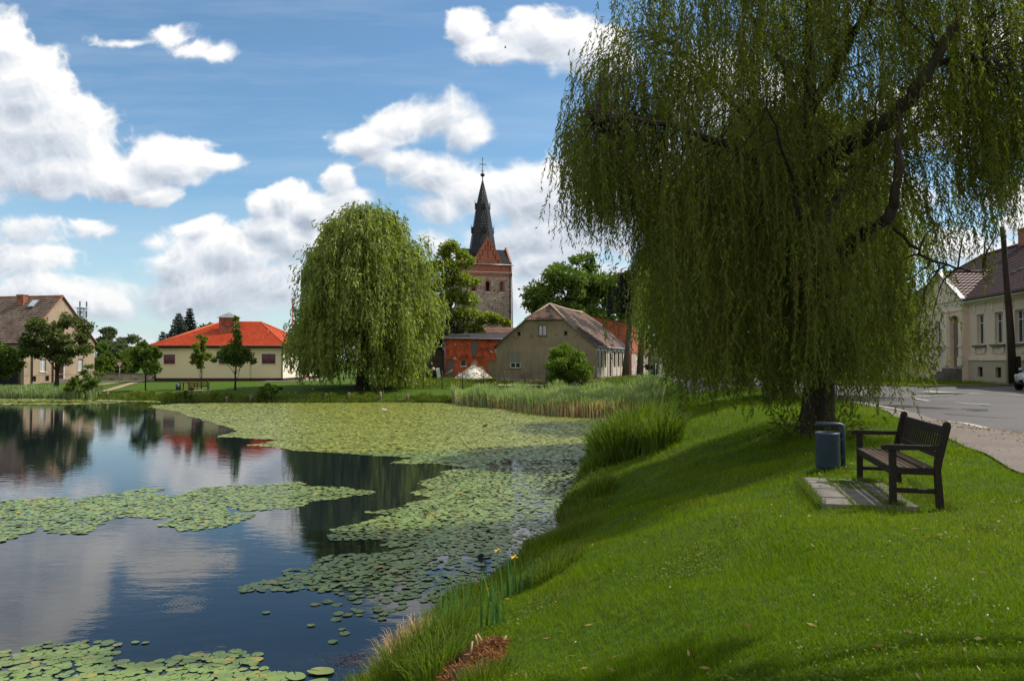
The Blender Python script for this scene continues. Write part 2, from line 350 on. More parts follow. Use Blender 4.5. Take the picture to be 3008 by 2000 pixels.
# unseen bright cloud overhead and behind the view, added to lift and whiten ambient light
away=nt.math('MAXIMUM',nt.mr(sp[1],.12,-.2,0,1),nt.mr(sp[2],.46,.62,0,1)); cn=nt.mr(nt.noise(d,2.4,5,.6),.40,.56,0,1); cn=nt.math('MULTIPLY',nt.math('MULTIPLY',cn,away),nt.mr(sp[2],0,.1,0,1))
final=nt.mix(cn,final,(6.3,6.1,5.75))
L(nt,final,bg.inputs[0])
w.cycles.sampling_method='MANUAL'; w.cycles.sample_map_resolution=512
sl=bpy.data.lights.new('sun','SUN'); sl.energy=4.6; sl.angle=R(.5); sl.color=(1,.93,.82)
so=bpy.data.objects.new('sun',sl); COL.objects.link(so); so.rotation_euler=Vector(-SUN).to_track_quat('-Z','Y').to_euler()
sc.view_settings.view_transform='Standard'; sc.view_settings.look='None'; sc.view_settings.exposure=0.17; sc.view_settings.gamma=1
sc.render.engine='CYCLES'
try:
    sc.cycles.use_denoising=True; sc.cycles.denoiser='OPENIMAGEDENOISE'
except Exception: pass
sc.cycles.max_bounces=8; sc.cycles.diffuse_bounces=3; sc.cycles.transmission_bounces=4; sc.cycles.caustics_reflective=False; sc.cycles.caustics_refractive=False; sc.cycles.sample_clamp_indirect=6

# ---------------------------------------------------------------- terrain
POND=np.array([(-6,-9),(-4,0),(-2.4,3.5),(-1.6,5.4),(-1.14,6.77),(-.95,7.6),(-.55,8.7),(-.1,9.6),(.15,10.6),(.65,11.6),(.95,12.9),(.85,13.9),(1.2,15.2),(1.5,17.3),(1.9,20),(2.4,23.3),(3.6,29),(5.6,33),(7.2,37),(8.0,42),(6.5,47),(2,50),(-3,51),(-6.5,50.6),(-10,50.2),(-13.2,50),(-20,51),(-27,53.5),(-33,56),(-38,58),(-60,62),(-75,55),(-80,20),(-60,-15),(-20,-25)],float)*KS
def pond_d(x,y):
    """signed distance to the shoreline: positive on land"""
    p=np.stack([np.ravel(x),np.ravel(y)],-1).astype(float); d=np.full(len(p),1e9); ins=np.zeros(len(p),bool)
    for a,b in zip(POND,np.roll(POND,-1,0)):
        ab=b-a; t=np.clip(((p-a)@ab)/(ab@ab),0,1); q=p-(a+t[:,None]*ab); d=np.minimum(d,np.hypot(q[:,0],q[:,1]))
        c=((a[1]>p[:,1])!=(b[1]>p[:,1]))&(p[:,0]<(b[0]-a[0])*(p[:,1]-a[1])/(b[1]-a[1]+1e-12)+a[0]); ins^=c
    return np.where(ins,-d,d).reshape(np.shape(x))
def wob(x,y): return .05*np.sin(x*.9+1.3*np.sin(y*.4))*np.cos(y*.7)+.03*np.sin(x*2.3+y*1.9)
def gz(x,y):
    x=np.asarray(x,float); y=np.asarray(y,float)
    Rr=(1-ss(y,60,100))*np.maximum(ss(x,5,12),1-ss(y,24,46)); b=-2.45+.95*Rr+.1*ss(x,22,30)*(1-ss(y,60,100))-.31*ss(-x,40,52)
    d=pond_d(x,y)+.12*np.sin(x*3+y*2.2)*np.cos(y*1.7-x); t=np.clip(d/(5.0+12*ss(y,46,66)*(1-ss(x,6,11))),0,1); f=1-(1-t)**1.35
    z=np.where(d>0, ZW+.28*ss(d,0,.22)+(b-ZW-.28)*f+wob(x,y)*ss(d,.2,1.5)*.6*(1-ss(np.hypot(x,y),60,200)), ZW-np.clip(-d*.7,0,1.0))
    return z
def g(x,y): return float(gz(x,y))
XLp=np.array([(2,11),(4,9.2),(6,7.6),(8,6.75),(10.4,6.8),(14.5,8.15),(19.4,9.7),(23.2,11.0),(27,11.6),(34,12.3),(41,12.5),(60,12.4),(100,13.5),(160,17)])
def XL(y): return np.interp(y,XLp[:,0],XLp[:,1])
XRp=np.array([(38,60),(40.3,60),(40.5,27),(41.6,22),(43,20.3),(45.5,19.2),(60,20),(100,22),(160,26)])
def XR(y): return np.interp(y,XRp[:,0],XRp[:,1])
def in_road(x,y,m=0.): return (x>XL(y)+m)&(x<XR(y)-m)&(y>2+m)&(y<160)
def at(px,D,dz=0.):
    x=(px-CX)/F*D; return (x,D,g(x,D)+dz)

def axis(lo,hi,step,far,grow=1.18):
    a=list(np.arange(lo,hi,step)); s=step; x=hi
    while x<far: a.append(x); s*=grow; x+=s
    s=step; x=lo-step; pre=[]
    while x>-far: pre.append(x); s*=grow; x-=s
    return np.array(pre[::-1]+a)
xs=axis(-9,15,.22,2500,1.14); ys=axis(-2,72,.27,2500,1.14)
X,Y=np.meshgrid(xs,ys); Z=gz(X,Y); Z=np.where(in_road(X,Y,.45),Z-.08,Z)
nx,ny=len(xs),len(ys); i=np.arange(ny-1)[:,None]*nx; j=np.arange(nx-1)[None,:]
# ground material: green lawn with worn and dry patches
m,nt,b,_=newmat('lawn_soil'); tc=nt.node('ShaderNodeTexCoord').outputs['Object']
a=nt.noise(tc,.35,6,.6); c=nt.noise(tc,9,5,.7); e=nt.noise(tc,.09,4,.6)
col=nt.ramp(c,[(.3,(.028,.055,.008)),(.55,(.06,.115,.012)),(.75,(.11,.16,.022))]); col=nt.mix(nt.mr(a,.55,.75,0,.5),col,(.10,.105,.03)); col=nt.mix(nt.mr(e,.4,.65,0,.3),col,(.075,.13,.012))
sp=nt.node('ShaderNodeSeparateXYZ',ins={0:tc}).outputs
mud=nt.mr(nt.math('ADD',sp[2],nt.math('MULTIPLY',nt.noise(tc,3,4),.3)),ZW+.25,ZW+.36,1,0); col=nt.mix(mud,col,(.045,.032,.02))
L(nt,col,b.inputs['Base Color']); b.inputs['Roughness'].default_value=.95; b.inputs['Specular IOR Level'].default_value=.1
bump(nt,b,nt.noise(tc,16,6,.75),.7,.06); M_soil=m
mb=MB(); mb.add(np.stack([X,Y,Z],-1).reshape(-1,3),np.stack([i+j,i+j+1,i+nx+j+1,i+nx+j],-1).reshape(-1,4),True)
tag(mb.build('ground',M_soil),kind='structure')

# water
m,nt,b,_=newmat('pond_water'); tc=nt.node('ShaderNodeTexCoord').outputs['Object']
b.inputs['Base Color'].default_value=(.006,.011,.016,1); b.inputs['Roughness'].default_value=.015; b.inputs['IOR'].default_value=1.333; b.inputs['Specular IOR Level'].default_value=.5
n1=nt.noise(nt.vm('MULTIPLY',tc,(1,2.2,1)),1.6,3,.5); n2=nt.noise(nt.vm('MULTIPLY',tc,(1,1.8,1)),9,3,.55)
patch=nt.mr(nt.noise(tc,.22,3),.42,.65,.15,1)
h=nt.math('ADD',nt.math('MULTIPLY',n1,.013),nt.math('MULTIPLY',nt.math('MULTIPLY',n2,.0034),patch))
# rings where a fish rose
for (rx,ry,amp,wl,rad) in ((-3.72*KS,8.95*KS,.0026,.06,.54),):
    dd=nt.vm('LENGTH',nt.vm('MULTIPLY',nt.vm('SUBTRACT',tc,(rx,ry,0)),(1,1,0)),out=1)
    en=nt.mr(dd,rad*.2,rad,amp,0,True); h=nt.math('ADD',h,nt.math('MULTIPLY',nt.math('SINE',nt.math('MULTIPLY',dd,2*math.pi/wl)),en))
bn=nt.node('ShaderNodeBump',ins={'Strength':1,'Distance':.22,'Height':h}); L(nt,bn.outputs[0],b.inputs['Normal'])
gx=np.array([-82,9.5]); mb=MB(); mb.add([(-108,-34,0),(13,-34,0),(13,82,0),(-108,82,0)],[[0,1,2,3]])
o=mb.build('pond_water',m); o.location=(0,0,ZW); tag(o,kind='structure')

# road
def strip(name,ya,xl,xr,mat,dz,cols=14,sub=False):
    ya=np.asarray(ya,float); U=np.linspace(0,1,cols); 
    if cols>4: U=U**1.6
    X=xl(ya)[:,None]*(1-U)+xr(ya)[:,None]*U; Yy=np.repeat(ya[:,None],cols,1); Z=gz(X,Yy)+dz
    i=np.arange(len(ya)-1)[:,None]*cols; j=np.arange(cols-1)[None,:]
    mb=MB(); mb.add(np.stack([X,Yy,Z],-1).reshape(-1,3),np.stack([i+j,i+j+1,i+cols+j+1,i+cols+j],-1).reshape(-1,4),True)
    return tag(mb.build(name,mat),kind='structure')
m,nt,b,_=newmat('asphalt'); tc=nt.node('ShaderNodeTexCoord').outputs['Object']
a=nt.noise(tc,.25,6,.6); c=nt.noise(tc,30,4,.8); st=nt.noise(nt.vm('MULTIPLY',tc,(.5,.12,1)),1,5,.6); rd=nt.noise(tc,.12,5)
col=nt.ramp(a,[(.3,(.055,.05,.05)),(.7,(.09,.083,.08))]); col=nt.mix(nt.mr(c,.4,.8,0,.4),col,(.14,.135,.135)); col=nt.mix(nt.mr(st,.48,.7,0,.6),col,(.04,.041,.048)); col=nt.mix(nt.mr(rd,.5,.7,0,.45),col,(.115,.082,.072))
L(nt,col,b.inputs['Base Color']); b.inputs['Roughness'].default_value=.8; bump(nt,b,c,.3,.01); M_asph=m
yr=np.r_[np.arange(2,60,.5),np.arange(60,161,4)]
strip('road',yr,XL,XR,M_asph,.012,26)
def XS(y): return np.interp(y,[4,8,10,13,15.6,19,23,24],[13,10.6,9.9,10.1,10.3,10.5,11.2,11.3])
m,nt,b,_=newmat('gravel'); tc=nt.node('ShaderNodeTexCoord').outputs['Object']
c=nt.noise(tc,24,5,.8); a=nt.noise(tc,1.2,5)
col=nt.ramp(c,[(.3,(.10,.085,.075)),(.55,(.20,.165,.145)),(.72,(.36,.30,.24))]); col=nt.mix(nt.mr(a,.45,.7,0,.5),col,(.12,.095,.08)); L(nt,col,b.inputs['Base Color']); b.inputs['Roughness'].default_value=.95; bump(nt,b,c,.8,.02); M_grav=m
strip('gravel_shoulder',np.arange(4,23.4,.4),lambda y:XL(y)-.05,XS,M_grav,.028,8)
M_paint=plain('road_paint',(.55,.54,.50),(.28,.27,.25),14,.7,bs=.2)
def line(pts,wd,name='road_marking',dz=.036,mat=None):
    pts=np.array(pts,float); t=np.gradient(pts,axis=0); t/=np.linalg.norm(t,axis=1)[:,None]; n=np.c_[-t[:,1],t[:,0]]*wd/2
    A=pts+n;B=pts-n; V=np.r_[np.c_[A,gz(A[:,0],A[:,1])+dz],np.c_[B,gz(B[:,0],B[:,1])+dz]]; k=len(pts); mb=MB(); mb.add(V,[[i,i+1,k+i+1,k+i] for i in range(k-1)])
    return tag(mb.build(name,mat or M_paint),kind='structure')
def hit(px,py):
    u=(px-CX)/F; v=(HY-py)/F; Ds=np.linspace(2,110,9000); zz=np.maximum(gz(u*Ds,Ds),ZW); k=np.argmax(v*Ds<zz); return (u*Ds[k],Ds[k])
def gp(px,py,z=-1.5):
    D=-z*F/(py-HY); return ((px-CX)/F*D,D)
line([gp(2772,1236),gp(2830,1245),gp(2895,1258)],.16)
line([gp(2807,1183),gp(2903,1192.5)],.14); line([gp(2681,1172.7),gp(2726,1178)],.14)
line([gp(2715,1150),gp(2835,1155.5)],.5); line([gp(2846,1158.5),gp(2890,1158.5)],.35); line([gp(2470,1172),gp(2520,1171)],.3)
line([gp(2560,1167),gp(2680,1166),gp(2800,1163),(19,32.4),(23,32.0)],.10)
line([(10.9,21.5),(11.25,23.5),(11.75,27)],.10)
line([(23,33.5),(30,34)],.14); line([(14.6,46),(14.7,60)],.12)
M_tar=plain('tar_patch',(.035,.034,.037),(.022,.022,.025),5,.75)
line([gp(2620,1190),gp(2760,1202),gp(2900,1206)],.9,'road_patch',.020,M_tar); line([gp(2760,1216),gp(2900,1226),gp(3050,1232)],.10,'road_seam',.022,M_tar); line([(14.2,30),(14.9,38),(15.4,48)],.09,'road_seam',.022,M_tar); line([(17.5,33),(19.5,34.2)],1.3,'road_patch',.021,M_tar)
# kerbs and verge beyond the junction
M_kerb=plain('kerb_stone',(.16,.145,.135),(.09,.08,.075),3,.9)
def kerb(pts,name='kerb'):
    pts=np.array(pts,float); t=np.gradient(pts,axis=0); t/=np.linalg.norm(t,axis=1)[:,None]; n=np.c_[-t[:,1],t[:,0]]*.09
    A=pts+n;B=pts-n;k=len(pts); za=gz(A[:,0],A[:,1]); V=np.r_[np.c_[A,za-.1],np.c_[A,za+.12],np.c_[B,za+.12],np.c_[B,za-.1]]
    f=[]
    for a in range(3): f+=[[a*k+i,a*k+i+1,(a+1)*k+i+1,(a+1)*k+i] for i in range(k-1)]
    mb=MB(); mb.add(V,f); return tag(mb.build(name,M_kerb),kind='structure')
yk=np.array([160,120,80,60,50,46.5,45.5,44.2,43,42.2,41.6,41,40.6]); kk=[(XR(y),y) for y in yk]+[(27,40.42),(34,40.38),(45,40.35),(60,40.3)]
kerb(kk)
M_pave=plain('pavement',(.21,.19,.17),(.13,.115,.105),2.5,.9)
line([(22.5,44.2),(25,43.3),(27,42.9),(34,42.6),(50,42.4)],1.2,'pavement',.03,M_pave)
# path and side street across the pond
line([at(300,74)[:2],at(330,77)[:2],at(372,82)[:2],at(415,90)[:2]],.9,'footpath',.03,plain('path_sand',(.36,.27,.19),(.25,.18,.12),3,.95))
line([(-90,94),(-60,93),(-50,92.5),(-44,93),(-42,96),(-41.5,104),(-41,118)],5.0,'side_street',.035,M_asph)
line([at(285,84)[:2],at(330,86)[:2],at(350,87)[:2]],2.4,'sandy_patch',.03,MATS['path_sand'])
line([(-27.5,86.2),(-24.4,86.2),(-23.4,89),(-23,104),(-16,112),(-10,112)],2.6,'yard_paving',.03,M_pave)
# ---------------------------------------------------------------- buildings
M_pane=glassmat('window_glass'); M_curt=glassmat('curtained_glass',curtain=(.45,.47,.48),rough=.15)
M_wframe=plain('white_frame',(.72,.72,.70),(.6,.6,.58),6,.5,bs=0)
M_zinc=plain('zinc',(.35,.37,.39),(.22,.23,.25),3,.45,metal=.5,bs=0)
M_dark=plain('dark_void',(.012,.011,.010),(.008,.008,.008),3,.9,bs=0)
M_wood_old=plain('weathered_wood',(.20,.17,.14),(.09,.075,.06),3,.9,stretch=(6,6,.5),bs=.5)
M_brown=plain('brown_frame',(.06,.025,.018),(.03,.015,.01),4,.6)
def Mt(o,u):
    return frameM(o,u)
def window(root,o,u,r,frame,pane,cols=2,transom=None,depth=.12,fw=.07,name='window',sill=None,label=None):
    """window set into wall plane (o,u) at rectangle r=(u0,z0,u1,z1)"""
    M=Mt(o,u); a,z0,c,z1=r; mb=MB(); y0,y1=depth-.05,depth+.01
    mb.box(a,c,y0,y1,z0,z0+fw,M); mb.box(a,c,y0,y1,z1-fw,z1,M); mb.box(a,a+fw,y0,y1,z0+fw,z1-fw,M); mb.box(c-fw,c,y0,y1,z0+fw,z1-fw,M)
    for i in range(1,cols): x=a+(c-a)*i/cols; mb.box(x-fw*.5,x+fw*.5,y0+.004,y1-.004,z0+fw,z1-fw,M)
    if transom: z=z0+(z1-z0)*transom; mb.box(a+fw,c-fw,y0+.007,y1-.007,z-fw*.35,z+fw*.35,M)
    w=mb.build(name,frame,root); p=MB(); p.box(a+.01,c-.01,y1-.03,y1-.012,z0+.01,z1-.01,M); p.build('pane',pane,w)
    if sill: s=MB(); s.box(a-.08,c+.08,-.08,depth-.05,z0-.06,z0-.002,M); s.build('sill',sill,w)
    if label: w['label']=label
    return w
def door(root,o,u,r,mat,depth=.15,panels=2,name='door',fr=None,outline=None):
    M=Mt(o,u); a,z0,c,z1=r; mb=MB(); mb.box(a,c,depth-.06,depth,z0,z1,M)
    for k in range(panels):
        w=(c-a)/panels; x=a+w*k
        for (h0,h1) in ((.08,.42),(.5,.93)): mb.box(x+w*.15,x+w*.85,depth-.085,depth-.062,z0+(z1-z0)*h0,z0+(z1-z0)*h1,M)
    dd=mb.build(name,mat,root); h=MB(); h.box(c-.16,c-.08,depth-.13,depth-.062,z0+1.0,z0+1.04,M); h.build('handle',M_zinc,dd)
    if fr:
        f=MB(); f.box(a-.1,a,-.02,depth-.02,z0,z1+.1,M); f.box(c,c+.1,-.02,depth-.02,z0,z1+.1,M); f.box(a,c,-.02,depth-.02,z1,z1+.1,M); f.build('door_frame',fr,dd)
    return dd
def trim(root,o,u,boxes,mat,name,bev=0):
    mb=MB(); M=Mt(o,u)
    for (a,c,z0,z1,out) in boxes: mb.box(a,c,-out,.05,z0,z1,M)
    return mb.build(name,mat,root)
def pipe(root,pts,r=.05,name='downpipe',mat=None):
    mb=MB(); mb.tube(pts,r,8); return mb.build(name,mat or M_zinc,root)
def gutter(root,a,b,name='gutter',r=.07,mat=None): 
    mb=MB(); mb.tube([a,b],r,8); return mb.build(name,mat or M_zinc,root)
def chimney(root,x,y,z0,z1,w,d,mat,name='chimney',cap=None):
    mb=MB(); mb.box(x-w/2,x+w/2,y-d/2,y+d/2,z0,z1); mb.box(x-w/2-.05,x+w/2+.05,y-d/2-.05,y+d/2+.05,z1+.002,z1+.12)
    c=mb.build(name,mat,root); q=MB(); q.box(x-w/2+.12,x+w/2-.12,y-d/2+.1,y+d/2-.1,z1+.122,z1+.135); q.build('flue',M_dark,c); return c

# ================= left house: local x along gable wall (0..9.4, away from camera), y to the left (ridge direction)
# local frame: origin at near gable corner; +x along gable to far corner; outward normal of gable = u x up
Lh=np.array([-48.9,78.0]); ux=np.array([2.1,9.2]); GL=np.hypot(*ux); ux/=GL; ang=math.atan2(ux[1],ux[0])
H=thing('old_house','old grey rendered house with striped tile roof and brick chimney at the pond','house',(Lh[0],Lh[1],-2.45),ang)
# local x = ux ; local y = left of ux = (-.97,.22) into the building
W=GL; EV=4.4; RH=9.1; LN=16
M_old=plaster('house_render_tan',(.40,.31,.215),(.22,.17,.12),.55,.6)
M_tileold=tiles('old_roof_tiles',(.26,.195,.155),(.13,.10,.085),(.34,.26,.21),.5)
M_brk=brick('chimney_brick',(.42,.15,.09),(.32,.11,.07),(.2,.15,.12))
o=(0,0,0); u=(1,0,0)
wins=[(2.0,1.15,2.75,2.5),(7.05,1.15,7.8,2.5),(4.75,6.1,5.45,7.0)]; up2=[(2.9,3.7,3.6,4.7),(7.2,3.75,7.8,4.7)]
cel=[(1.05,.18,1.5,.72),(2.65,.18,3.15,.72),(6.7,.25,7.2,.7)]; dr=(4.35,.35,5.05,2.75)
mb=MB(); mb.wall(o,u,[(0,-.6),(W,-.6),(W,EV),(W/2,RH),(0,EV)],wins+up2+cel+[dr],.18)
mb.wall((0,LN,0),(0,-1,0),[(0,-.6),(LN,-.6),(LN,EV),(0,EV)],[(LN-3.2,1.2,LN-2.3,2.5),(LN-8,1.2,LN-7.1,2.5)])
mb.wall((W,0,0),(0,1,0),[(0,-.6),(LN,-.6),(LN,EV),(0,EV)]); mb.wall((W,LN,0),(-1,0,0),[(0,-.6),(W,-.6),(W,EV),(W/2,RH),(0,EV)])
mb.build('wall',M_old,H)
mb=MB(); e=.35
mb.courses((-e-.0,-.12,EV-e*1.0),(-e,LN,EV-e*1.0),(W/2,LN,RH+.02),(W/2,-.12,RH+.02),24,.11)
mb.courses((W+e,-.12,EV-e),(W+e,LN,EV-e),(W/2,LN,RH+.02),(W/2,-.12,RH+.02),24,.11)
rf=mb.build('roof',M_tileold,H)
mb=MB(); mb.tube([(W/2,-.14,RH+.06),(W/2,LN,RH+.06)],.12,8); mb.tube([(-e,-.14,EV-e+.06),(W/2,-.14,RH+.06)],.06,6); mb.tube([(W+e,-.14,EV-e+.06),(W/2,-.14,RH+.06)],.06,6); mb.build('ridge',plain('ridge_tile_red',(.30,.12,.08),(.2,.08,.06),3,.8),rf)
chimney(rf,W/2-.75,4.3,RH-1.9,RH+.1,.62,.85,M_brk)
mb=MB(); zz=RH-.8; mb.box(-.55,.55,-.4,.4,0,.1,Matrix.Translation((W/2-1.05,2.6,zz))@Matrix.Rotation(-math.pi/4,4,'Y')); sk=mb.build('skylight',M_zinc,rf)
mb=MB(); mb.box(-.45,.45,-.32,.32,.1,.12,Matrix.Translation((W/2-1.05,2.6,zz))@Matrix.Rotation(-math.pi/4,4,'Y')); mb.build('pane',plain('skylight_glass',(.5,.55,.6),(.4,.45,.5),2,.1,bs=0),sk)
gutter(H,(-e-.05,0,EV-e),(-e-.05,LN,EV-e),mat=M_brown)
for r in wins: window(H,o,u,r,M_wframe,M_curt,2,.7,.16,.07,sill=M_wframe)
for r in up2: window(H,o,u,r,M_wframe,M_curt,2,.7,.16,.07)
for r in cel: window(H,o,u,r,M_brown,M_pane,1,None,.16,.05,name='cellar_window')
for r in [(LN-3.2,1.2,LN-2.3,2.5),(LN-8,1.2,LN-7.1,2.5)]: window(H,(0,LN,0),(0,-1,0),r,M_wframe,M_pane,2,.7)
door(H,o,u,dr,M_brown,.14,2,fr=M_wframe)
trim(H,o,u,[(3.95,5.5,-.3,.33,.5)],M_kerb,'doorstep')
trim(H,o,u,[(-.03,W+.02,.82,.88,.03)],M_old,'plinth_band')
for x in (.9,3.55): pipe(H,[(x,-.1,0),(x,-.1,5.0 if x<1 else 6.5)],.06,mat=M_brown)
mb=MB(); mb.box(8.35,8.6,-.03,-.005,1.35,1.55); mb.build('house_number_plate',plain('plate_blue',(.05,.08,.3),(.04,.06,.25),3,.4,bs=0),H)
# porch and yard at its left side
A=thing('timber_fence','dark timber yard fence with white scallops beside the grey house','fence',(Lh[0],Lh[1],-2.45),ang)
mb=MB(); 
for k in range(34): mb.box(-.3,-.26,.5+k*.28,.5+k*.28+.25,0,1.85)
mb.build('board_panel',plain('dark_boards',(.022,.022,.026),(.012,.012,.014),4,.8),A)
mb=MB()
for k in range(34): mb.prism([(-.12,0),(-.06,.12),(0,.03),(.06,.12),(.12,0)],(-.31,.62+k*.28,1.86),(0,1,0),(0,0,1),(1,0,0),.03)
mb.build('scalloped_edge',plain('scallop_grey',(.35,.33,.32),(.2,.19,.19),3,.7),A)
for k in range(5): mb=MB(); mb.box(-.22,-.1,.5+k*2.3,.62+k*2.3,0,1.95); mb.build('post',M_wood_old,A)
pr=thing('lean_to','lean-to porch with white awning edge in the shade of the grey house','lean-to',(Lh[0],Lh[1],-2.45),ang)
mb=MB(); mb.box(-3.2,-.12,2.2,9.5,2.75,2.85,Matrix.Rotation(R(-4),4,'Y')); mb.build('roof',M_wood_old,pr)
mb=MB(); mb.box(-3.3,-3.22,2.2,9.5,2.35,2.75); mb.build('awning_edge',M_wframe,pr)
for y in (2.4,9.2): mb=MB(); mb.box(-3.15,-3.03,y,y+.12,0,2.6); mb.build('post',M_wood_old,pr)
for o_ in (H,A,pr): o_.location=tuple(c*1.128 for c in o_.location); o_.scale=(1.128,)*3
# ================= fire station
S=thing('single_storey_hall','single-storey cream hall with red window frames and an orange hipped tile roof','hall',(-40.3,88,-2.45),0)
SW=14.4; SD=15.6; SE=3.9
M_cream=plaster('cream_render',(.82,.69,.45),(.74,.62,.39),.3,.3,False); M_creaml=plaster('pale_cream_render',(.80,.76,.60),(.74,.69,.54),.3,.3,False)
M_plin=plain('plinth_brown',(.07,.03,.03),(.05,.022,.022),3,.8); M_redfr=plain('red_frame',(.36,.014,.02),(.28,.01,.016),4,.4,bs=0)
M_orange=tiles('orange_roof_tiles',(.66,.13,.05),(.50,.085,.035),None,.4,.55,.22)
fw=[(.9,1.9,2.2,2.98),(4.2,1.9,5.55,2.98),(7.2,1.9,8.6,2.98),(12.0,1.92,13.55,3.05)]
mb=MB(); mb.wall((0,0,0),(1,0,0),[(0,0),(SW,0),(SW,SE),(0,SE)],[fw[0],fw[3]],.14); 
mb.wall((0,SD,0),(0,-1,0),[(0,0),(SD,0),(SD,SE),(0,SE)]); mb.wall((SW,SD,0),(-1,0,0),[(0,0),(SW,0),(SW,SE),(0,SE)])
mb.build('wall',M_cream,S)
mb=MB(); mb.wall((2.75,-.16,0),(1,0,0),[(0,0),(7.95,0),(7.95,SE),(0,SE)],[(fw[1][0]-2.75,1.9,fw[1][2]-2.75,2.98),(fw[2][0]-2.75,1.9,fw[2][2]-2.75,2.98)],.14)
mb.wall((2.75,0,0),(0,-1,0),[(0,0),(.16,0),(.16,SE),(0,SE)]); mb.wall((10.7,-.16,0),(0,1,0),[(0,0),(.16,0),(.16,SE),(0,SE)])
mb.build('wall_projection',M_cream,S)
sd=[(2.6,.95,3.6,2.35),(6.9,.95,7.8,2.35),(12.9,.95,14.6,2.35)]; ddr=(9.7,.05,11.2,2.35)
mb=MB(); mb.wall((SW,0,0),(0,1,0),[(0,0),(SD,0),(SD,2.95),(0,2.95)],sd+[ddr],.14); mb.build('wall_lower_side',M_creaml,S)
mb=MB(); mb.wall((SW+.02,0,0),(0,1,0),[(0,2.95),(SD,2.95),(SD,SE),(0,SE)]); mb.build('wall_upper_band',M_cream,S)
trim(S,(0,0,0),(1,0,0),[(0,2.7,0,.32,.03),(2.72,10.72,0,.32,.19),(10.74,SW+.03,0,.32,.03)],M_plin,'plinth'); trim(S,(SW,0,0),(0,1,0),[(0,9.6,0,.3,.035),(11.3,SD,0,.3,.035)],M_plin,'plinth')
for r in fw: 
    off=-.16 if 3<r[0]<9 else 0
    window(S,(0,off,0),(1,0,0),r,M_redfr,M_pane,2,.5,.1,.1,sill=M_wframe); trim(S,(0,off,0),(1,0,0),[(r[0]-.13,r[0]-.003,r[1]-.06,r[3]+.12,.012),(r[2]+.003,r[2]+.1,r[1]-.06,r[3]+.12,.012),(r[0]-.003,r[2]+.003,r[3]+.003,r[3]+.12,.012)],M_wframe,'surround')
for r in sd: window(S,(SW,0,0),(0,1,0),r,M_redfr,M_pane,1 if r[2]-r[0]<1.2 else 2,None,.1,.14,sill=M_kerb)
door(S,(SW,0,0),(0,1,0),ddr,M_redfr,.1,2)
ov=.55; zE=SE+.02; zr=6.95; A0=np.array([-ov,-ov,zE]);B0=np.array([SW+ov,-ov,zE]);C0=np.array([SW+ov,SD+ov,zE]);D0=np.array([-ov,SD+ov,zE]); r0=np.array([4.4,SD/2,zr]); r1=np.array([9.35,SD/2,zr])
mb=MB(); mb.courses(A0,B0,r1,r0,22,.10); mb.courses(B0,C0,r1,r1,22,.08); mb.courses(C0,D0,r0,r1,22,.08); mb.courses(D0,A0,r0,r0,22,.08)
SR=mb.build('roof',M_orange,S)
mb=MB()
for a,b_ in ((A0,r0),(B0,r1),(C0,r1),(D0,r0),(r0,r1)): mb.tube([a+(0,0,.07),b_+(0,0,.07)],.10,8)
mb.build('ridge_tiles',plain('ridge_orange',(.60,.13,.05),(.45,.10,.05),9,.6),SR)
mb=MB(); mb.box(-ov,SW+ov,-ov,SD+ov,zE-.2,zE-.03); mb.build('eaves',M_plin,SR)
gutter(S,(-ov-.06,-ov-.08,zE),(SW+ov+.1,-ov-.08,zE),r=.075,mat=M_brown); gutter(S,(SW+ov+.08,-ov,zE),(SW+ov+.08,SD+ov,zE),r=.075,mat=M_brown)
pipe(S,[(SW-.1,-ov,zE-.05),(SW-.08,-.1,zE-.6),(SW-.08,-.1,0)],.07); pipe(S,[(.0,-.1,zE-.3),(.0,-.1,0)],.07,mat=M_brown)
mb=MB(); cx,cy=6.6,4.6; mb.box(cx-.9,cx+.9,cy-.85,cy+.85,5.2,7.35); ch=mb.build('chimney',M_brk,SR)
mb=MB(); z=7.36; q=[(cx-1.15,cy-1.1,z),(cx+1.15,cy-1.1,z),(cx+1.15,cy+1.1,z),(cx-1.15,cy+1.1,z),(cx-.15,cy,z+.62),(cx+.15,cy,z+.62)]; mb.add(q,[[3,2,1,0],[0,1,5,4],[1,2,5],[2,3,4,5],[3,0,4]]); mb.build('chimney_cap',M_zinc,ch)
for (x,y,zz,hh) in ((11.6,1.3,4.55,.5),(11.75,2.9,5.2,.8)): mb=MB(); mb.tube([(x,y,zz),(x,y,zz+hh)],.07,8); mb.tube([(x,y,zz+hh),(x,y,zz+hh+.1)],.13,8); mb.build('vent_pipe',plain('vent_orange',(.6,.16,.06),(.5,.12,.05),3,.6),SR)
mb=MB(); X0=12.8; mb.tube([(X0,SD/2+1.5,5),(X0,SD/2+1.5,9.95)],.07,8); mb.tube([(X0,SD/2+1.5,9.95),(X0,SD/2+1.5,10.25)],.03,6); mb.lathe([(0,9.9),(.12,9.95),(.12,10.02),(0,10.06)],(X0,SD/2+1.5,0),10); mb.build('mast',plain('mast_red',(.42,.10,.09),(.3,.1,.09),3,.5,bs=0),SR)
mb=MB(); mb.lathe([(0.02,0),(.25,.03),(.45,.12),(.52,.2)],(0,0,0),20); 
D_=mb.build('satellite_dish',plain('dish_dark',(.05,.03,.05),(.04,.025,.04),3,.5,bs=0),SR); D_.location=(13.3,SD/2+4.3,6.0); D_.rotation_euler=(R(75),R(0),R(60))
mb=MB(); mb.tube([(13.3,SD/2+4.3,4.9),(13.3,SD/2+4.3,6.0)],.04,6); mb.build('dish_pole',M_zinc,SR)

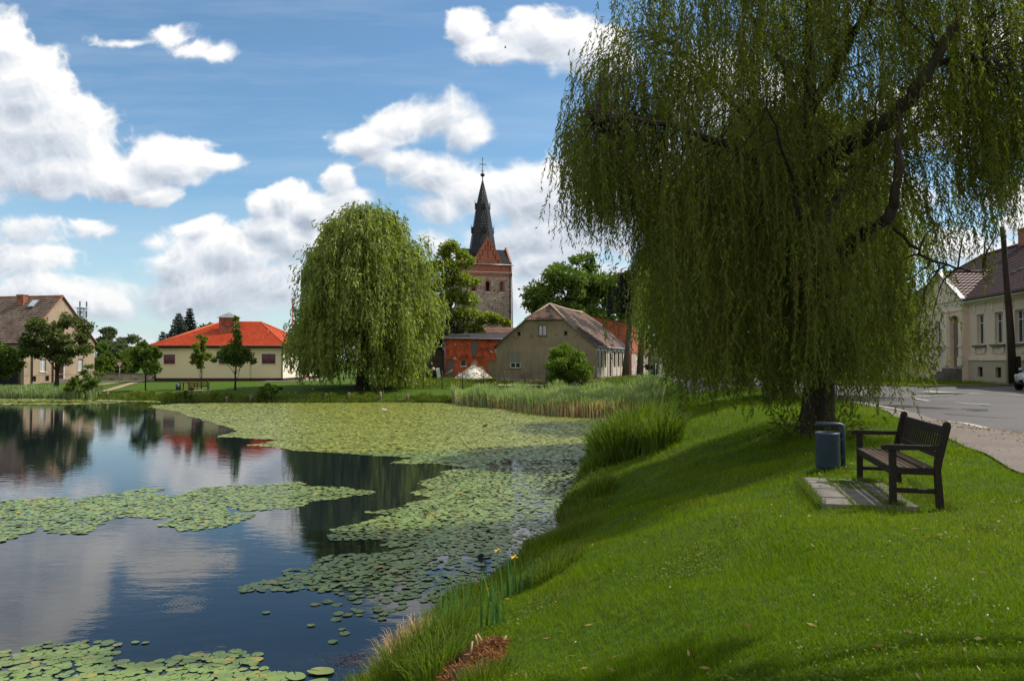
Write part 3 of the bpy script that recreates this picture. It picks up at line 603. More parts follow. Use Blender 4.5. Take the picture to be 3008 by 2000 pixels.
# ================= church tower
T=thing('church_tower','tall fieldstone church tower with brick gables and a pointed dark spire','church tower',(-5.25,134+4.1,-2.45),R(14.4))
h=4.25; M_fs=stone('fieldstone'); M_bt=brick('tower_brick',(.46,.14,.08),(.35,.10,.06),(.3,.2,.15),var=.3); M_slate=tiles('slate',(.016,.018,.022),(.009,.010,.012),(.032,.036,.042),.5,.45,.3)
BZ=17.3; EZ=18.9; RZ=22.0
tw=[arch(1.75-.33,14.2,1.75+.33,15.9),arch(4.25-.33,14.2,4.25+.33,15.9),arch(6.75-.33,14.2,6.75+.33,15.9)]
mb=MB()
corners=[((-h,-h,0),(1,0,0)),((h,-h,0),(0,1,0)),((h,h,0),(-1,0,0)),((-h,h,0),(0,-1,0))]
for o,u in corners: mb.wall(o,u,[(0,-.5),(2*h,-.5),(2*h,BZ),(0,BZ)],tw,.5)
mb.build('wall',M_fs,T)
mb=MB()
for o,u in corners: mb.wall(np.array(o),u,[(0,BZ),(2*h,BZ),(2*h,EZ),(0,EZ)])
for sgn in range(4):
    o,u=corners[sgn]; 
    for k in range(9): 
        M=Mt(o,u); x=.25+k*.94; mb.box(x,x+.3,-.06,0,EZ-.75,EZ-.05,M)
    M=Mt(o,u); mb.box(-.08,2*h+.08,-.10,0,BZ-.28,BZ+.12,M); mb.box(-.05,2*h+.05,-.06,0,BZ-.52,BZ-.29,M)
mb.build('brick_frieze',M_bt,T)
trim(T,*corners[0],[(-.1,2*h+.1,BZ+.125,BZ+.24,.16)],M_wframe,'white_cornice')
for i,(o,u) in enumerate(corners[:1]+corners[3:]):
    for a in (1.75,4.25,6.75):
        mb=MB(); out=arch(a-.58,14.0,a+.58,16.2); inn=arch(a-.34,14.02,a+.34,15.92); M=Mt(o,u)
        for k in range(1,len(out)): 
            k2=(k+1)%len(out); 
            P=[(out[k][0],-.05,out[k][1]),(out[k2][0],-.05,out[k2][1]),(inn[k2][0],-.05,inn[k2][1]),(inn[k][0],-.05,inn[k][1])]
            Q=[(x,.02,z) for x,_,z in P]; V=(np.c_[np.array(P+Q),np.ones(8)]@M.T)[:,:3]; mb.add(V,[[0,1,2,3],[4,7,6,5],[0,4,5,1],[2,6,7,3],[1,5,6,2],[3,7,4,0]])
        ws=mb.build('window_surround',M_bt,T); lv=MB(); lv.box(a-.33,a+.33,.3,.34,14.2,15.9,M)
        for q in range(9): lv.box(a-.33,a+.33,.22,.26,14.25+q*.18,14.33+q*.18,M)
        lv.build('louvre',M_wood_old if a>6 else M_dark,ws)
        s_=MB(); s_.box(a-.5,a+.5,-.1,.0,13.86,13.99,M); s_.build('sill',M_wframe,ws)
# front gables of brick (front and back steep), side gables lower
def gable(o,u,c,hw,zb,za,name):
    M=Mt(o,u); mb=MB(); holes=[]; G=[]
    nn=np.cross(u,[0,0,1.])
    # stepped blind lancets
    for k,(dx,zt,l) in enumerate([(0,za-.7,1.2),(-.46,za-1.5,1.0),(.46,za-1.5,1.0),(-.92,za-2.3,1.0),(.92,za-2.3,1.0),(-1.38,za-3.1,1.0),(1.38,za-3.1,1.0),(-1.84,za-3.95,.95),(1.84,za-3.95,.95),(-2.3,za-4.75,.85),(2.3,za-4.75,.85),(0,za-2.0,1.7)]):
        if zt-l<zb+.1: l=zt-zb-.1
        if l<.3: continue
        if abs(dx)+.13>hw*(za-zt)/(za-zb)-.15: continue
        holes.append([(c+dx-.12,zt-l),(c+dx+.12,zt-l),(c+dx+.12,zt-.1),(c+dx,zt),(c+dx-.12,zt-.1)])
    mb.wall(np.array(o)+nn*.12,u,[(c-hw,zb),(c+hw,zb),(c,za)],holes,.2)
    # back of niches and thickness
    mb.wall(np.array(o)-nn*.09,u,[(c-hw+.05,zb),(c+hw-.05,zb),(c,za-.1)])
    gb=mb.build(name,M_bt,T); rc=MB()
    for s in (-1,1):
        rc.add([(np.r_[np.array(o)+np.array(u)*(c+s*hw)+nn*.17]+(0,0,zb)),(np.array(o)+np.array(u)*c+nn*.17+(0,0,za)),(np.array(o)+np.array(u)*c+nn*.17+(0,0,za+.2)),(np.array(o)+np.array(u)*(c+s*(hw+.13))+nn*.17+(0,0,zb)),
          (np.r_[np.array(o)+np.array(u)*(c+s*hw)-nn*.12]+(0,0,zb)),(np.array(o)+np.array(u)*c-nn*.12+(0,0,za)),(np.array(o)+np.array(u)*c-nn*.12+(0,0,za+.2)),(np.array(o)+np.array(u)*(c+s*(hw+.13))-nn*.12+(0,0,zb))],[[0,1,2,3],[7,6,5,4],[3,2,6,7],[0,4,5,1]])
    rc.build('coping',plain('coping_brick',(.42,.16,.09),(.3,.11,.07),3,.8),gb)
    return gb
gb=gable(*corners[0],h,3.45,BZ+.3,23.6,'front_gable'); gable(*corners[2],h,3.45,BZ+.3,23.6,'rear_gable')
gable(*corners[1],h,4.1,EZ,22.3,'side_gable'); gable(*corners[3],h,4.1,EZ,22.3,'side_gable')
mb=MB(); M=Mt(*corners[0]); rr=[(math.cos(t)*.72+h,math.sin(t)*.72+18.55) for t in np.linspace(0,2*math.pi,20,False)]; ri=[(math.cos(t)*.52+h,math.sin(t)*.52+18.55) for t in np.linspace(0,2*math.pi,20,False)]
V=[(a,-.19,z) for a,z in rr]+[(a,-.19,z) for a,z in ri]+[(a,-.1,z) for a,z in rr]+[(a,-.13,z) for a,z in ri]; V=(np.c_[np.array(V),np.ones(80)]@M.T)[:,:3]
f=[]
for k in range(20): k2=(k+1)%20; f+=[[k,k2,20+k2,20+k],[k,40+k,40+k2,k2],[20+k,20+k2,60+k2,60+k]]
mb.add(V,f); mb.add(V[60:80],[list(range(20))]); mb.build('round_medallion',M_bt,gb)
e=.28; mb=MB()
def slope(P): mb.courses(P[0],P[1],P[2],P[3],12,.03)
# ridge left-right (x) with side gables, eaves front/back
mb.courses((-h,-h-e,EZ-.15),(h,-h-e,EZ-.15),(h,0,RZ),(-h,0,RZ),12,.04); mb.courses((h,h+e,EZ-.15),(-h,h+e,EZ-.15),(-h,0,RZ),(h,0,RZ),12,.04)
# ridge front-back with steep gables
for s in (-1,1):
    mb.courses((s*3.4,-h,BZ+.5),(s*3.4,h,BZ+.5),(0,h,23.3),(0,-h,23.3),14,.04)
tr=mb.build('roof',M_slate,T)
# spire
mb=MB(); prof=[(2.75,19.6),(2.45,21.65),(1.90,25.1),(1.24,29.3),(.66,32.0),(.08,34.4)]
for k in range(len(prof)-1):
    (ra,za),(rb,zb)=prof[k],prof[k+1]
    for q in range(8):
        t0,t1=(q+.5)*math.pi/4,(q+1.5)*math.pi/4
        P=[(ra*math.cos(t0),ra*math.sin(t0),za),(ra*math.cos(t1),ra*math.sin(t1),za),(rb*math.cos(t1),rb*math.sin(t1),zb),(rb*math.cos(t0),rb*math.sin(t0),zb)]
        mb.courses(*P,8,.03)
spire=mb.build('spire',M_slate,T)
for zc,rad,off in ((24.8,1.92,0),(29.1,1.24,0)):
    for q in range(4):
        t=q*math.pi/2+off; mb=MB(); Mx=Matrix.Rotation(t,4,'Z')@Matrix.Translation((rad-.15,0,zc))
        P=[(-.3,-.28,0),(.28,-.28,0),(.28,.28,0),(-.3,.28,0),(-.3,-.28,.5),(.28,-.28,.5),(.28,.28,.5),(-.3,.28,.5),(-.5,0,1.15),(.34,0,1.1)]
        V=(np.c_[np.array(P),np.ones(10)]@np.array(Mx).T)[:,:3]; mb.add(V,[[0,1,5,4],[2,3,7,6],[1,2,6,9,5],[4,5,9,8],[6,7,8,9]]); mb.tube((np.c_[np.array([(.3,0,1.05),(.3,0,1.5)]),[1,1]]@np.array(Mx).T)[:,:3],.045,5)
        dm=mb.build('dormer',M_slate,spire)
mb=MB(); mb.tube([(0,0,34.2),(0,0,35.2)],.1,8); mb.lathe([(0,34.95),(.3,35.05),(.42,35.3),(.3,35.55),(0,35.65)],n=14); mb.tube([(0,0,35.6),(0,0,38.2)],.06,6); mb.tube([(-.5,0,37.2),(.5,0,37.2)],.07,6); mb.tube([(-.32,0,36.2),(-.2,0,36.0),(0,0,35.8),(.2,0,36.0),(.32,0,36.3)],.05,6)
for s in (-1,1): mb.lathe([(0,-.1),(.1,0),(0,.1)],(s*.52,0,37.2),8)
mb.lathe([(0,-.12),(.13,0),(0,.16)],(0,0,38.25),8); mb.build('finial_cross',plain('iron_blue',(.03,.04,.07),(.02,.03,.05),3,.5,bs=0),spire)
for s in (-1,1): gutter(T,(-h-.25,s*(h+e+.05),EZ-.15),(h+.35,s*(h+e+.05),EZ-.15),r=.09)
pipe(T,[(h+.12,-h-.12,EZ-.2),(h+.12,-h-.12,0)],.09)
pipe(T,[(h-.35,-h-.12,EZ-.2),(h-.35,-h-.12,0)],.06,name='lightning_rod',mat=M_brown)

# ================= tiled roof building before the tower
B=thing('tiled_barn','long low barn of which the brown tile roof shows below the church tower','barn',(-9.5,113,-2.4),0)
M_tb=tiles('brown_tiles',(.24,.12,.09),(.14,.075,.06),(.33,.2,.16),.8,.8,.3)
mb=MB(); mb.wall((0,0,0),(1,0,0),[(0,-.4),(14,-.4),(14,4.6),(0,4.6)]); mb.wall((14,0,0),(0,1,0),[(0,-.4),(8,-.4),(8,4.6),(4,7.1),(0,4.6)]); mb.wall((0,8,0),(0,-1,0),[(0,-.4),(8,-.4),(8,4.6),(4,7.1),(0,4.6)]); mb.wall((14,8,0),(-1,0,0),[(0,-.4),(14,-.4),(14,4.6),(0,4.6)]); mb.build('wall',plaster('barn_render',(.3,.25,.2),(.15,.12,.1)),B)
mb=MB(); mb.courses((-.3,-.3,4.45),(14.3,-.3,4.45),(14.3,4,7.15),(-.3,4,7.15),16,.06); mb.courses((-.3,8.3,4.45),(14.3,8.3,4.45),(14.3,4,7.15),(-.3,4,7.15),16,.06); mb.build('roof',M_tb,B)

# ================= red brick shed
B=thing('brick_stable','two-storey bright red brick stable with flaking plaster and grey plank doors','stable',(-8.55,100,-2.45),R(3))
bw=10.5; bh=5.15; M_sb=brick('stable_brick',(.60,.085,.022),(.42,.055,.02),(.32,.17,.10),patch=(.55,.40,.31,.022,.505),var=.85,gs=1.0)
O=(0,0,0);U=(1,0,0)
dA=arch(.12,-.1,1.15,2.45,.3); wB=arch(1.95,1.55,2.65,2.35,.15); nC=arch(3.35,.8,4.1,2.4,.3); wU=(3.35,3.0,4.1,4.75); dD=(5.3,0,6.9,2.3); wE=(7.45,2.75,7.75,4.0)
mb=MB(); mb.wall(O,U,[(0,-.4),(bw,-.4),(bw,bh-.15),(0,bh)],[dA,wB,nC,wU,dD,wE],.16)
mb.wall((0,6,0),(0,-1,0),[(0,-.4),(6,-.4),(6,bh),(0,bh+.6)]); mb.wall((bw,0,0),(0,1,0),[(0,-.4),(6,-.4),(6,bh+.6),(0,bh-.15)]); mb.wall((bw,6,0),(-1,0,0),[(0,-.4),(bw,-.4),(bw,bh+.6),(0,bh+.6)])
mb.build('wall',M_sb,B)
mb=MB(); mb.add([(-.45,-.45,bh-.02),(bw+.3,-.45,bh-.17),(bw+.3,6.2,bh+.75),(-.45,6.2,bh+.75),(-.45,-.45,bh+.12),(bw+.3,-.45,bh-.03),(bw+.3,6.2,bh+.9),(-.45,6.2,bh+.9)],[[3,2,1,0],[4,5,6,7],[0,1,5,4],[1,2,6,5],[2,3,7,6],[3,0,4,7]]); rf=mb.build('roof',plain('roofing_felt',(.035,.028,.035),(.02,.018,.022),1,.7),B)
mb=MB(); mb.box(.4,3.2,1.2,4.2,bh+.42,bh+.52,Matrix.Rotation(R(0),4,'X')); mb.build('patched_felt',M_zinc,rf)
gutter(B,(-.5,-.5,bh),(bw+.3,-.5,bh-.15)); pipe(B,[(-.06,-.12,bh-.1),(-.06,-.12,0)],.05)
M_arch=plain('arch_brick',(.42,.075,.03),(.28,.05,.025),8,.9)
def archring(root,o,u,r0,mat=M_arch,w=.18,out=.03):
    M=Mt(o,u); a,z0,c,z1,rise=r0; n=8; mb=MB(); cc=(a+c)/2; r=(c-a)/2
    for k in range(n):
        t0,t1=math.pi*k/n,math.pi*(k+1)/n; P=[]
        for y in (-out,.02):
            for (t,rr,zz) in ((t0,r,rise),(t1,r,rise),(t1,r+w,rise+w),(t0,r+w,rise+w)): P.append((cc+rr*math.cos(t),y,z1-rise+zz*math.sin(t)))
        V=(np.c_[np.array(P),np.ones(8)]@M.T)[:,:3]; mb.add(V,[[0,1,2,3],[4,7,6,5],[0,4,5,1],[3,2,6,7],[1,5,6,2],[0,3,7,4]])
    return mb.build('brick_arch',mat,root)
archring(B,O,U,(.12,0,1.15,2.45,.3)); archring(B,O,U,(1.95,0,2.65,2.35,.15)); archring(B,O,U,(3.35,0,4.1,2.4,.3))
def planks(root,o,u,r,mat,name='plank_door',n=5,depth=.14,outline=None,label=None):
    M=Mt(o,u); a,z0,c,z1=r; mb=MB(); wd=(c-a)/n
    for k in range(n): mb.box(a+k*wd+.008,a+(k+1)*wd-.008,depth-.05,depth-.01+.006*(k%2),z0,z1,M)
    mb.box(a,c,depth-.008,depth,z0,z1,M); d_=mb.build(name,mat,root)
    bb=MB(); bb.box(a+.05,c-.05,depth-.085,depth-.052,z0+.3,z0+.42,M); bb.box(a+.05,c-.05,depth-.085,depth-.052,z1-.5,z1-.38,M); bb.build('batten',mat,d_)
    if label: d_['label']=label
    return d_
planks(B,O,U,(.12,-.1,1.15,2.5),M_wood_old); planks(B,O,U,dD,plain('tan_door',(.27,.21,.12),(.17,.13,.08),3,.8),'double_door',2)
window(B,O,U,(1.95,1.55,2.65,2.35),M_wframe,M_pane,1,None,.13,.05,sill=M_wframe); window(B,O,U,wU,M_wood_old,M_pane,2,.3,.13,.07,name='loft_hatch'); window(B,O,U,wE,M_wframe,M_pane,1)
mb=MB(); M=Mt(O,U); mb.box(3.35,4.1,.1,.14,.8,2.42,M); mb.build('blocked_niche',plain('pale_render',(.55,.40,.25),(.4,.28,.17),3,.9),B)

# dark wall left of it, with clutter
B=thing('dark_shed','dark boarded shed in deep shade left of the red brick stable','shed',(-13.6,102,-2.45),R(2))
mb=MB(); mb.wall((0,0,0),(1,0,0),[(0,-.4),(4.9,-.4),(4.9,3.9),(0,3.9)],[(.9,0,2.0,2.1)],.2); mb.wall((0,5,0),(0,-1,0),[(0,-.4),(5,-.4),(5,3.9),(0,3.9)]); mb.build('wall',plain('dark_wall',(.075,.055,.045),(.035,.028,.024),2,.9),B)
mb=MB(); mb.box(-.4,5.0,-.4,5.2,3.92,4.06); mb.build('roof',M_dark,B); planks(B,(0,0,0),(1,0,0),(.9,-.1,2.0,2.1),M_brown)

# ================= grey house
gx_,gy_=8.6,80.0; du=np.array([.31,.95]); du/=np.hypot(*du); gang=math.atan2(du[1],du[0])
# local x: from left gable corner to right corner; local y: away
W=10.8; GH=thing('grey_house','derelict grey rendered house with half-hipped patchy tile roof beside the reeds','house',(gx_-du[1]*W,gy_+du[0]*W,-2.45),gang-math.pi/2)
LN=19.5; EV=3.95; RZ=8.35; HZ=6.6
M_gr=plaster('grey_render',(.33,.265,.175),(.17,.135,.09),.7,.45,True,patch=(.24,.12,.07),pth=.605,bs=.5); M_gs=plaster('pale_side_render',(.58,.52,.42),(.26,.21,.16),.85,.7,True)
M_gt=tiles('patchy_tiles',(.24,.14,.10),(.14,.09,.07),(.34,.26,.19),.6,.8,.22,dark=(.045,.036,.036))
hwH=(W/2)*(RZ-HZ)/(RZ-EV)
gw=[(1.55,1.5,2.7,3.2),(4.65,4.9,5.6,6.05),(2.35,4.9,2.72,5.38),(7.45,4.9,7.82,5.38)]
mb=MB(); mb.wall((0,0,0),(1,0,0),[(0,-.5),(W,-.5),(W,EV),(W/2+hwH,HZ),(W/2-hwH,HZ),(0,EV)],gw,.14)
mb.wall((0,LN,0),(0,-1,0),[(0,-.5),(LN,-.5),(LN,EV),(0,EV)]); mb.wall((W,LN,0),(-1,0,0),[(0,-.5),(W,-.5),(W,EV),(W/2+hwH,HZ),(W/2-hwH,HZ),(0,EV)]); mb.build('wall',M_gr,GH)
sw=[(.75+k*1.95,1.55,.75+k*1.95+.95,3.35) for k in range(3)]+[(10.0+k*2.55,1.55,10.0+k*2.55+1.15,3.35) for k in range(3)]; sdoor=(7.35,.5,8.6,3.15)
cw=[(1.0,.1,1.8,.55),(4.4,.1,5.2,.55),(10.3,.1,10.9,.5),(13,.1,13.7,.5),(15.6,.1,16.3,.5)]
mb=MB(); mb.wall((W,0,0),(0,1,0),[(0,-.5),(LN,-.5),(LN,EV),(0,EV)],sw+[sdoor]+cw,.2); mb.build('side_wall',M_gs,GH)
for r in sw: window(GH,(W,0,0),(0,1,0),r,M_brown,plain('boarded',(.07,.03,.02),(.04,.018,.013),4,.8) if 'boarded' not in MATS else MATS['boarded'],2,.6,.18,.07); trim(GH,(W,0,0),(0,1,0),[(r[0]-.1,r[2]+.1,r[3]+.005,r[3]+.22,.06)],M_wframe,'lintel')
for r in cw: window(GH,(W,0,0),(0,1,0),r,M_brown,M_dark,1,None,.18,.04,name='cellar_window')
door(GH,(W,0,0),(0,1,0),sdoor,M_brown,.18,1,fr=M_wframe)
M_rub=plain('rubble_stone',(.50,.38,.27),(.2,.12,.08),3,.95)
for k in (.2,2.25,4.2,6.4,9.3,11.9,14.4,17.3): trim(GH,(W,0,0),(0,1,0),[(k-.13,k+.13,-.4,EV-.2,.07)],M_gs,'pilaster')
window(GH,(0,0,0),(1,0,0),gw[0],M_wframe,M_pane,2,.33,.1,.08,sill=M_kerb,label='lower gable window with its grey roller shutter half down')
mb=MB(); M=Mt((0,0,0),(1,0,0)); 
for k in range(12): mb.box(1.58,2.67,.02+.012*(k%2),.05+.012*(k%2),3.19-.09*(k+1),3.19-.09*k-.004,M)
mb.build('roller_shutter',plain('shutter',(.27,.26,.23),(.2,.19,.17),4,.7),GH)
window(GH,(0,0,0),(1,0,0),gw[1],M_wood_old,M_curt,2,None,.1,.09,sill=M_kerb)
for r in gw[2:]: window(GH,(0,0,0),(1,0,0),r,M_wood_old,M_dark,1,None,.12,.05)
mb=MB(); M=Mt((0,0,0),(1,0,0)); mb.box(-.04,W+.04,-.05,.0,-.5,.42,M); mb.build('stone_plinth',M_fs,GH)
trim(GH,(0,0,0),(1,0,0),[(-.05,W+.05,.425,.50,.07)],M_gr,'plinth_band')
mb=MB(); e=.3; k_=(RZ-EV)/(W/2); ins=1.9; ze=EV-e*k_; sag=.0
for s in (0,1):
    xe=-e if s==0 else W+e; xh=W/2-hwH if s==0 else W/2+hwH; xm=W/2
    # slope with hips at both ends: polygon lower eave full length, up to hip line
    mb.courses((xe,-.22,ze),(xe,LN+.2,ze),(xh,LN+.2,HZ+.02),(xh,-.22,HZ+.02),17,.07)
    mb.courses((xh,-.22,HZ+.02),(xh,LN+.2,HZ+.02),(xm,LN-ins,RZ),(xm,ins,RZ),9,.07)
mb.courses((W/2-hwH,-.3,HZ-.02),(W/2+hwH,-.3,HZ-.02),(W/2,ins,RZ),(W/2,ins,RZ),9,.07); mb.courses((W/2+hwH,LN+.3,HZ-.02),(W/2-hwH,LN+.3,HZ-.02),(W/2,LN-ins,RZ),(W/2,LN-ins,RZ),9,.07)
rf=mb.build('roof',M_gt,GH)
mb=MB(); rz_=[(W/2,ins+(LN-2*ins)*t,RZ+.07-.12*math.sin(math.pi*t)) for t in np.linspace(0,1,8)]; mb.tube(rz_,.12,7); mb.tube([(W/2+hwH,-.25,HZ+.08),(W/2,ins,RZ+.07)],.1,6); mb.tube([(W/2-hwH,-.25,HZ+.08),(W/2,ins,RZ+.07)],.1,6); mb.tube([(W/2+hwH,LN+.25,HZ+.08),(W/2,LN-ins,RZ+.07)],.1,6); mb.build('ridge_tiles',plain('ridge_tan',(.42,.32,.24),(.3,.2,.15),5,.8),rf)
mb=MB()
for s in (-1,1): mb.tube([(W/2+s*(W/2+e),-.24,ze-.04),(W/2+s*hwH,-.24,HZ-.06)],.06,5)
mb.build('barge_board',M_wood_old,rf)
gutter(GH,(W+e+.05,-.2,ze),(W+e+.05,LN+.2,ze)); pipe(GH,[(W+e,0.0,ze-.05),(W+.12,.05,ze-.5),(W+.12,.05,.2),(W+.5,.0,-.02)],.07); pipe(GH,[(W+.12,LN-.1,ze-.3),(W+.12,LN-.1,.2)],.07)
gutter(GH,(-e-.05,-.2,ze),(-e-.05,LN+.2,ze))

# ================= brick hall behind it
B=thing('brick_granary','tall shallow-roofed red brick granary with an arched gateway behind the grey house','granary',(16.6-du[1]*15,108+du[0]*15,-2.35),gang-math.pi/2)
W2=15; L2=14.6; E2=7.35; P2=8.75; M_gb=brick('granary_brick',(.46,.12,.055),(.32,.075,.04),(.25,.16,.11),var=.55)
mb=MB(); mb.wall((0,0,0),(1,0,0),[(0,-.4),(W2,-.4),(W2,E2),(W2/2,P2),(0,E2)]); mb.wall((0,L2,0),(0,-1,0),[(0,-.4),(L2,-.4),(L2,E2),(0,E2)]); mb.wall((W2,L2,0),(-1,0,0),[(0,-.4),(W2,-.4),(W2,E2),(W2/2,P2),(0,E2)])
ga=arch(6.2,-.3,8.8,4.9,1.3,8)
mb.wall((W2,0,0),(0,1,0),[(0,3.2),(6.2,3.2),(6.2,3.6)]+[p for p in reversed(arch(6.2,-.3,8.8,4.9,1.3,8)[2:])]+[(8.8,3.2),(L2,3.2),(L2,E2),(0,E2)])
mb.build('wall',M_gb,B)
mb=MB(); mb.wall((W2,0,0),(0,1,0),[(0,-.4),(6.2,-.4),(6.2,3.2),(0,3.2)]); mb.wall((W2,0,0),(0,1,0),[(8.8,-.4),(L2,-.4),(L2,3.2),(8.8,3.2)]); mb.build('stone_base',M_fs,B)
planks(B,(W2,0,0),(0,1,0),(6.1,-.3,8.9,4.95),M_wood_old,'plank_gate',6,.25); archring(B,(W2,0,0),(0,1,0),(6.2,0,8.8,4.9,1.3),plain('arch_orange',(.5,.16,.07),(.4,.12,.05),6,.9),.35,.06)
trim(B,(W2,0,0),(0,1,0),[(-.05,L2+.05,E2-1.15,E2-1.0,.12),(-.05,L2+.05,E2-.1,E2+.02,.15),(-.03,6.0,3.2,3.4,.08),(9.0,L2,3.2,3.4,.08)],M_gb,'brick_band')
trim(B,(W2,0,0),(0,1,0),[(2.9,3.25,4.6,5.9,.03)],M_brown,'wall_slot')
mb=MB(); mb.courses((-.2,-.25,E2-.05),(-.2,L2,E2-.05),(W2/2,L2,P2+.03),(W2/2,-.25,P2+.03),6,.04); mb.courses((W2+.3,-.25,E2-.08),(W2+.3,L2,E2-.08),(W2/2,L2,P2+.03),(W2/2,-.25,P2+.03),6,.04); mb.build('roof',plain('felt_roof',(.03,.025,.025),(.02,.018,.018),2,.8),B)
mb=MB(); M=Mt((W2,0,0),(0,1,0)); mb.box(L2-.7,L2+.05,-.09,.0,-.3,E2-1.2,M); mb.build('pale_pilaster',M_gs,B)

# ================= cream villa on the right
fu=np.array([.1415,.99]); fu/=np.hypot(*fu)
V=thing('cream_villa','cream stuccoed villa with dark red hipped roof, pedimented porch and tall windows across the road','villa',(27.8-fu[0]*6.3+0,42.3-fu[1]*6.3,-1.4),math.atan2(fu[1],fu[0])-math.pi)
# local: facade wall must have outward normal to the road (-x). u x up = outward: take u pointing toward the camera: local x = -fu
V.location=(27.8+fu[0]*22.9,42.3+fu[1]*22.9,-1.42)   # far corner; local x runs toward the camera along the facade
VL=32.0; VE=5.1; VD=11.4; VR=9.3
def vx(D): return (65.0-D)/fu[1]     # facade coordinate of a depth
M_st=plaster('villa_stucco',(.76,.62,.52),(.64,.51,.42),.45,.4,True); M_stb=plaster('villa_plinth',(.50,.42,.34),(.40,.33,.26),.5,.4); M_mold=plain('stucco_moulding',(.82,.69,.59),(.70,.58,.48),3,.8)
M_vt=tiles('dark_red_tiles',(.070,.026,.022),(.040,.016,.015),(.09,.04,.034),.5,.6,.28)
vw=[]
for D in (47.35,45.05,42.7,40.4,38.1,35.8): vw.append((vx(D)-.5,2.3,vx(D)+.5,4.15))
pw=(vx(52.85)-.4,2.3,vx(52.85)+.4,4.0); lw=[(vx(D)-.5,2.3,vx(D)+.5,4.15) for D in (57.6,60.2,62.6)]
pd=arch(vx(50.25)-.72,.85,vx(50.25)+.72,4.25,.35,6)
cwv=[(vx(D)-.35,.35,vx(D)+.35,.95) for D in (47.4,45.1,42.7,40.4,57.6,60.2)]
vpx=(vx(55.8),vx(48.95))  # projecting bay
mb=MB(); mb.wall((0,0,0),(1,0,0),[(0,1.35),(vpx[0],1.35),(vpx[0],VE),(0,VE)],lw,.24); mb.wall((0,0,0),(1,0,0),[(vpx[1],1.35),(VL,1.35),(VL,VE),(vpx[1],VE)],vw,.24)
py=-.35; mb.wall((0,py,0),(1,0,0),[(vpx[0],0),(vpx[1],0),(vpx[1],VE+.1),((vpx[0]+vpx[1])/2,VE+1.95),(vpx[0],VE+.1)],[pw,pd],.3)
mb.wall((vpx[0],0,0),(0,-1,0),[(0,0),(-py,0),(-py,VE),(0,VE)]); mb.wall((vpx[1],py,0),(0,1,0),[(0,0),(-py,0),(-py,VE),(0,VE)])
mb.wall((0,VD,0),(0,-1,0),[(0,0),(VD,0),(VD,VE),(0,VE)]); mb.wall((VL,0,0),(0,1,0),[(0,0),(VD,0),(VD,VE),(0,VE)]); mb.wall((VL,VD,0),(-1,0,0),[(0,0),(VL,0),(VL,VE),(0,VE)])
mb.build('wall',M_st,V)
mb=MB(); mb.wall((0,-.04,0),(1,0,0),[(0,-.2),(vpx[0]-.02,-.2),(vpx[0]-.02,1.35),(0,1.35)],[r for r in cwv if r[0]<vpx[0]],.24); mb.wall((0,-.04,0),(1,0,0),[(vpx[1]+.02,-.2),(VL,-.2),(VL,1.35),(vpx[1]+.02,1.35)],[r for r in cwv if r[0]>vpx[0]],.24); mb.build('basement_wall',M_stb,V)
trim(V,(0,0,0),(1,0,0),[(0,vpx[0]-.02,1.35,1.58,.1),(vpx[1]+.02,VL,1.35,1.58,.1),(vpx[1]+.02,VL,VE-.28,VE-.02,.14),(0,vpx[0]-.02,VE-.28,VE-.02,.14)],M_mold,'moulded_band')
bx=[(vpx[0]-.06,vpx[0]+.5,1.35,1.58,.12),(vpx[0]+.0,vpx[1]+.0,4.5,4.6,.06),(vpx[0],vpx[1],VE-.02,VE+.08,.06)]
for a in (vpx[0]+.12,vx(51.6),vpx[1]-.5): bx.append((a,a+.42,1.6,4.45,.09)); bx.append((a-.06,a+.48,2.2,2.3,.13)); bx.append((a-.08,a+.5,1.0,1.56,.14))
trim(V,(0,py,0),(1,0,0),bx,M_mold,'bay_moulding')
c=(vpx[0]+vpx[1])/2; mb=MB()
for s in (-1,1):
    a=np.array([c+s*(vpx[1]-vpx[0]+.5)/2,py-.22,VE-.05]); q=np.array([c,py-.22,VE+2.1]); dd=np.array([0,.3,0]); up_=np.array([0,0,.2])
    mb.add([a,q,q+up_,a+up_,a+dd,q+dd,q+up_+dd,a+up_+dd],[[0,1,2,3],[7,6,5,4],[3,2,6,7],[0,4,5,1],[0,3,7,4]])
mb.build('pediment_board',M_wframe,V)
mb=MB(); mb.tube([(c+.28*math.cos(t),py-.03,VE+.95+.28*math.sin(t)) for t in np.linspace(0,2*math.pi,17)],.04,6,cap=False); mb.build('pediment_ring',M_mold,V)
def vwin(r,yy):
    a,z0,b_,z1=r; window(V,(0,yy,0),(1,0,0),r,M_wframe,M_curt if False else M_pane,2,.72,.22,.08)
    trim(V,(0,yy,0),(1,0,0),[(a-.28,b_+.28,z1+.62,z1+.74,.1),(a-.22,a-.1,z1+.15,z1+.62,.07),(b_+.1,b_+.22,z1+.15,z1+.62,.07)],M_mold,'window_hood')
    trim(V,(0,yy,0),(1,0,0),[(a-.28,b_+.28,z0-.14,z0-.02,.2)],M_kerb,'window_sill'); trim(V,(0,yy,0),(1,0,0),[(a-.2,b_+.2,z0-.55,z0-.16,.05),(a-.2,a-.02,z0-.45,z0-.15,.12),(b_+.02,b_+.2,z0-.45,z0-.15,.12)],M_mold,'sill_bracket')
for r in vw+lw: vwin(r,0)
vwin(pw,py)
for r in cwv: window(V,(0,-.04,0),(1,0,0),r,M_brown,M_pane,1,None,.2,.05,name='cellar_window')
door(V,(0,py,0),(1,0,0),(vx(50.25)-.72,.85,vx(50.25)+.72,4.2),plain('villa_door',(.22,.17,.13),(.16,.12,.09),3,.6),.32,2)
mb=MB()
for k in range(4): mb.box(vx(50.25)-1.1,vx(50.25)+1.1,py-.35*(4-k),py-.002 if k==3 else py-.35*(3-k)-.001,-.2,.21*(k+1))
mb.build('entrance_steps',M_kerb,V)
